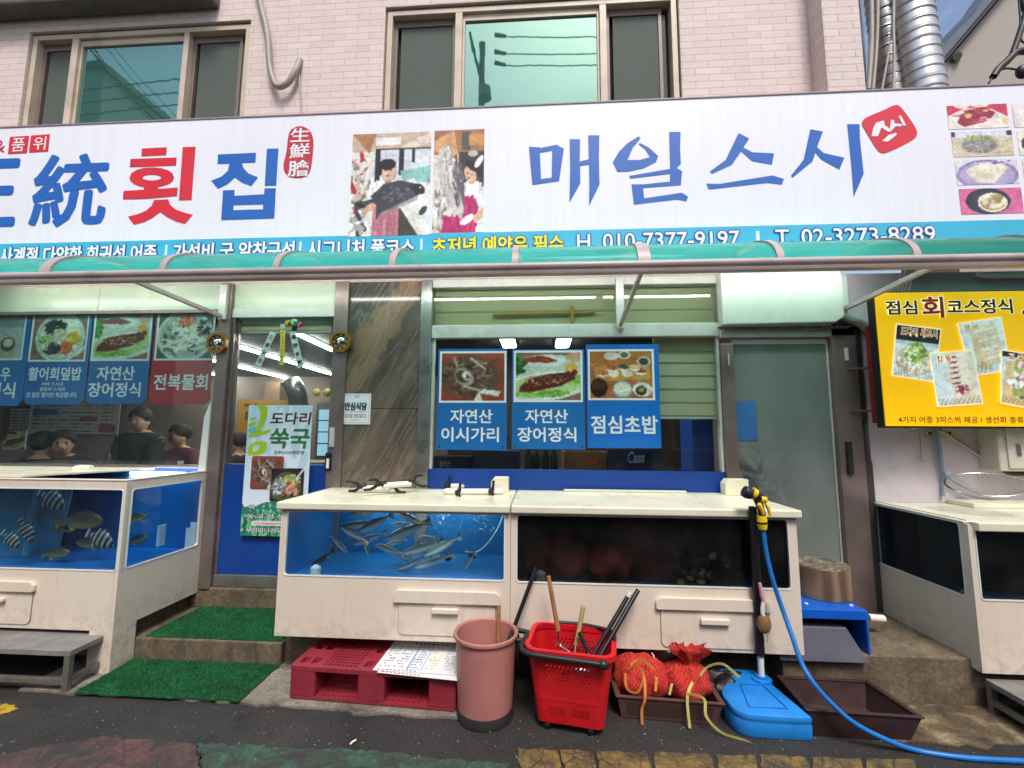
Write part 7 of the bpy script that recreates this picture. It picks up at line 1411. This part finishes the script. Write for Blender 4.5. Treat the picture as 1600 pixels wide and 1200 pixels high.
board('menu_board', 'long white menu board with one blue and two red bars on the back wall', (48, 622, 186, 680), 3.3, cm)
cm2 = Can(50, 60, 'b4bcc0'); cm2.box(0, 0, 1, .1, '2c64a0'); cm2.box(0, 0, .04, 1, '2c64a0'); cm2.box(.95, 0, 1, 1, '2c64a0')
for r in range(8): cm2.box(.15, .18 + .1 * r, .5, .22 + .1 * r, '60646c'); cm2.box(.6, .18 + .1 * r, .85, .22 + .1 * r, '60646c')
board('menu_board', 'narrow blue-edged menu sheet left of the long board', (14, 634, 46, 680), 3.28, cm2)
board('food_poster', 'tilted small food picture at the left behind the seated people', (5, 672, 40, 702), 2.6, f_eel(), 'poster')
cy = Can(60, 60, 'b8862a'); cy.box(.1, .12, .24, .2, '3c3020'); cy.box(.28, .1, .36, .22, 'a03020'); cy.box(.4, .13, .7, .19, '5c4820'); cy.box(.14, .35, .32, .62, '3c4440'); cy.box(.18, .42, .32, .6, '9ca098')
board('yellow_menu_poster', 'mustard yellow lunch poster inside, behind the door banner', (372, 625, 455, 676), 2.4, cy, 'poster')
# fridge and lamps further in
t = thing('drinks_fridge', 'lit glass-door drinks fridge far inside beside the right door post', 'fridge', (W(508, 700, 2.6).x, 2.8, 0)); x0, x1, z0, z1 = rect(497, 640, 521, 712, 2.6)
part('case', MB().box(x0 - .05, x1 + .1, 2.62, 3.1, 0, z1 + .1), pm('fridge_grey', '5c6064', .4), t); part('door', MB().box(x0, x1, 2.6, 2.615, z0, z1), emis('fridge_glow', '9cc8e0', .9), t)
for k in range(3): part('shelf', MB().box(x0, x1, 2.585, 2.598, z0 + (z1 - z0) * (.25 + .25 * k), z0 + (z1 - z0) * (.25 + .25 * k) + .015), pm('fridge_shelf', '2c3438', .4), t)
t = thing('kitchen_hood', 'shiny round vent duct hanging from the dark ceiling inside the entrance', 'duct', (W(462, 608, 2.2).x, 2.2, 1.9)); part('body', MB().tube(bez([W(455, 596, 2.2), W(462, 610, 2.2), W(466, 628, 2.25), W(466, 650, 2.3)], 5), .12, 16), pm('hood_steel', '6c6c6c', .3, .8), t, smooth=60)
for lb, px, y in (('round yellow paper lantern inside, left of the pair', 495, 2.9), ('round yellow paper lantern inside, right of the pair', 511, 2.9)):
    solo('lantern', lb, 'lantern', MB().ell(W(px, 613, y), (.055, .055, .06)), pm('lantern_yellow', '98843c', .6), 'yellow lanterns inside the entrance', smooth=60)
t = thing('column', 'pale wooden lamp column on the back wall inside the entrance', 'column', (W(428, 610, 3.2).x, 3.2, .0)); part('shaft', MB().box(W(414, 600, 3.2).x, W(438, 600, 3.2).x, 3.2, 3.35, 0, W(426, 597, 3.2).z), pm('pale_brown', 'a08068', .6, var=.2), t)
# things in the middle window
zs_ = W(900, 735, .35).z
solo('window_shelf', 'dark shelf behind the middle shop window carrying crates', 'shelf', MB().box(xx(676), xx(1125), .2, .6, zs_ - .03, zs_), pm('shelf_dark', '24201e', .6))
x0, x1, z0, z1 = rect(880, 706, 948, 735, .3); t = thing('bottle_crate', 'orange bottle crate behind the middle window', 'crate', ((x0 + x1) / 2, .4, zs_))
zz = zs_ + .002; hx = (x0 + x1) / 2; part('body', curve_flat([[(x0, zz), (x1, zz), (x1, z1), (x0, z1)], rrect(hx - .1, hx + .1, z1 - .085, z1 - .04, .02)], .02, lambda u, v, w: (u, .3 + w, v)), pm('crate_orange', 'c87830', .45, var=.1), t, bevel=.004); part('side', MB().box(x0, x0 + .015, .312, .5, zz, z1).box(x1 - .015, x1, .312, .5, zz, z1).box(x0 + .016, x1 - .016, .485, .5, zz, z1), pm('crate_orange', 'c87830', .45), t)
NAVY = pm('carton_navy', '141c3c', .5, var=.15)
def carton(label, pb, y, txt, tpb):
    x0, x1, z0, z1 = rect(*pb, y); t = thing('carton', label, 'box', ((x0 + x1) / 2, y + .1, zs_)); part('box', MB().box(x0, x1, y, y + .2, zs_ + .001, z1), NAVY, t, bevel=.004)
    if txt: ptext(t, txt, tpb, y - .001, pm('carton_white', 'c8ccd8', .5), off=.03, shear=.15, rot=.06)
carton('navy carton with white beer lettering beside the orange crate', (950, 702, 1032, 735), .28, 'Cass', (981, 706, 1007, 723))
carton('navy carton with small white letters at the left of the middle window', (676, 713, 735, 735), .28, '한라산', (687, 720, 704, 730))
carton('navy carton right of the lettered one in the middle window', (738, 704, 812, 735), .33, None, None)
for k, px in enumerate((826, 838, 852, 866)): p = at(px, 733, .4); solo('bottle', ['green bottle nearest the navy cartons', 'green bottle second from the navy cartons', 'green bottle second from the orange crate', 'green bottle nearest the orange crate'][k], 'bottle', MB().lathe([(.03, 0), (.032, .01), (.032, .1), (.013, .14), (.013, .18)], (p.x, .4, zs_ + .001), 14), pm('bottle_green', '24382c', .15), 'bottles behind the middle window', smooth=40)
BL = NT('blind_fabric'); _g = BL.pos((.3, 1, 1)); _w = BL.n('TexWave'); _w.bands_direction = 'Z'; _w.inputs['Scale'].default_value = 3.2; _w.inputs['Distortion'].default_value = .3; BL.l(BL.pos(), _w.inputs['Vector']); BL.bsdf(BL.ramp(BL.noise(_g, 3, 4), [(.3, lin('cabd98')), (.7, lin('d8ccac'))]), .8, 0, BL.noise(BL.pos((1, 1, 60)), 6, 3), .3, .004); BL = BL.m
def blind(label, pb, y, n):
    x0, x1, z0, z1 = rect(*pb, y); t = thing('window_blind', label, 'blind', ((x0 + x1) / 2, y, z0)); h = (z1 - z0) / n; pr = []
    for k in range(n): pr += [(y, z0 + h * k), (y - .012, z0 + h * (k + .12)), (y - .004, z0 + h * (k + .9))]
    pr += [(y, z1), (y + .01, z1), (y + .01, z0)]; part('fabric', MB().prism(pr, 'x', x0, x1), BL, t); part('bottom_bar', MB().box(x0, x1, y - .014, y + .012, z0 - .018, z0 - .001), WHITEAL, t, bevel=.002)
blind('olive pleated blind hanging at the right of the middle window', (1022, 528, 1126, 651), .07, 6)
blind('olive blind behind the long glass strip above the middle posters', (676, 440, 1126, 512), .09, 3)
blind('olive blind half drawn at the top of the entrance door', (358, 496, 519, 518), .07, 2)
blind_ = solo('yellow_pole', 'yellow pole lying along the olive blind above the middle posters', 'pole', MB().tube([W(770, 492, .055), W(930, 488, .055)], .012, 10).tube([W(894, 478, .05), W(894, 506, .05)], .016, 10), pm('pole_yellow', 'c09030', .5))
solo('blue_locker', 'bright blue cabinet edge behind the right end of the middle window', 'cabinet', MB().box(xx(1100), xx(1136), .3, .6, .4, W(1118, 655, .3).z), pm('locker_blue', '0c4ca8', .4), bevel=.004)
# ================================================================== ACROSS THE STREET (mirrored in the glass)
def mir(px, py, d): p = W(px, py, d); return Vector((p.x, -p.y, p.z))
def house(label, x0, x1, y, h, col):
    t = thing('street_house', label, 'house', ((x0 + x1) / 2, y - 2, 0)); part('wall', MB().box(x0, x1, y - 4, y, -.1, h), pm('wall_' + col, col, .8, var=.15, scale=2), t); part('roof_edge', MB().box(x0 - .1, x1 + .1, y - 4.1, y + .15, h + .001, h + .2), pm('roof_edge_grey', '6c6864', .7), t)
    for k in range(int((x1 - x0) / 2.2)):
        for zz in (1.0, 3.6):
            if zz + 1.2 < h: wn_ = part('window', MB().frame(x0 + .6 + 2.2 * k, x0 + 1.9 + 2.2 * k, zz, zz + 1.2, y + .001, y + .05, .06), BEIGEF, t); part('pane', MB().box(x0 + .66 + 2.2 * k, x0 + 1.84 + 2.2 * k, y + .001, y + .02, zz + .06, zz + 1.14), GAP, wn_)
house('low brown house added across the street to block low sky, mirrored dimly in the shop glass', -6, 14, -8.5, 4.6, '4c423c')  # added to cut the low sky light on the shopfront
p = mir(112, 150, 9); q = mir(156, 104, 9); house('tall pale house across the street, mirrored in the left upper window', p.x - 6, q.x, -9, q.z, 'a8aca8')
t = thing('utility_pole', 'concrete utility pole across the street, mirrored in the wide upper window', 'utility pole', (mir(750, 160, 7).x, -7, 0))
p = mir(754, 160, 7); part('pole', MB().tube([(p.x, -7, 0), (p.x - .05, -7, mir(752, 62, 7).z)], [.12, .08], 14), pm('pole_concrete', '8c8880', .8), t, smooth=60)
a, b = mir(733, 44, 6.8), mir(748, 110, 6.8); part('strut', MB().tube([a, b], .04, 8), pm('strut_grey', '6c6c6c', .6), t); part('transformer', MB().tube([mir(756, 132, 6.7), mir(757, 148, 6.7)], .16, 12), gryc, t)
for py in (50, 77, 95): part('insulator', MB().tube([mir(772, py - 3, 6.8), mir(790, py, 6.8)], [.055, .04], 8), pm('strut_grey', '6c6c6c', .6), t)
for k, py in enumerate((50, 77, 95)):
    cable(['top overhead wire mirrored in the wide upper window', 'middle overhead wire mirrored in the wide upper window', 'lowest overhead wire mirrored in the wide upper window'][k], [mir(772, py, 6.8), mir(850, py + 1.5, 6.8), mir(945, py, 6.8), mir(1400, py - 12, 6.8)], .014, blk)
for k in range(5):
    cable(['thickest slanting overhead wire mirrored in the left upper window', 'slanting overhead wire mirrored just above the thickest one', 'slanting overhead wire mirrored just below the thickest one', 'thin upper slanting wire mirrored in the left upper window', 'thin steep slanting wire mirrored in the left upper window'][k], [mir(110 + 6 * k, 40 - 4 * k, 6), mir(170 + [0, 3, -2, 25, 30][k], 115 + [0, -2, 3, -2, -12][k], 6), mir(245 + [0, 4, -3, 30, 40][k], 195, 6), mir(300 + 10 * k, 260, 6)], [.022, .012, .011, .008, .008][k], blk)
for k, py in enumerate((132, 152, 171)): cable(['upper level wire mirrored behind the slanting bundle', 'second level wire mirrored behind the slanting bundle', 'lowest level wire mirrored behind the slanting bundle'][k], [mir(20, py + 18, 6.4), mir(150, py, 6.4), mir(290, py - 16, 6.4), mir(480, py - 36, 6.4)], .016, blk)
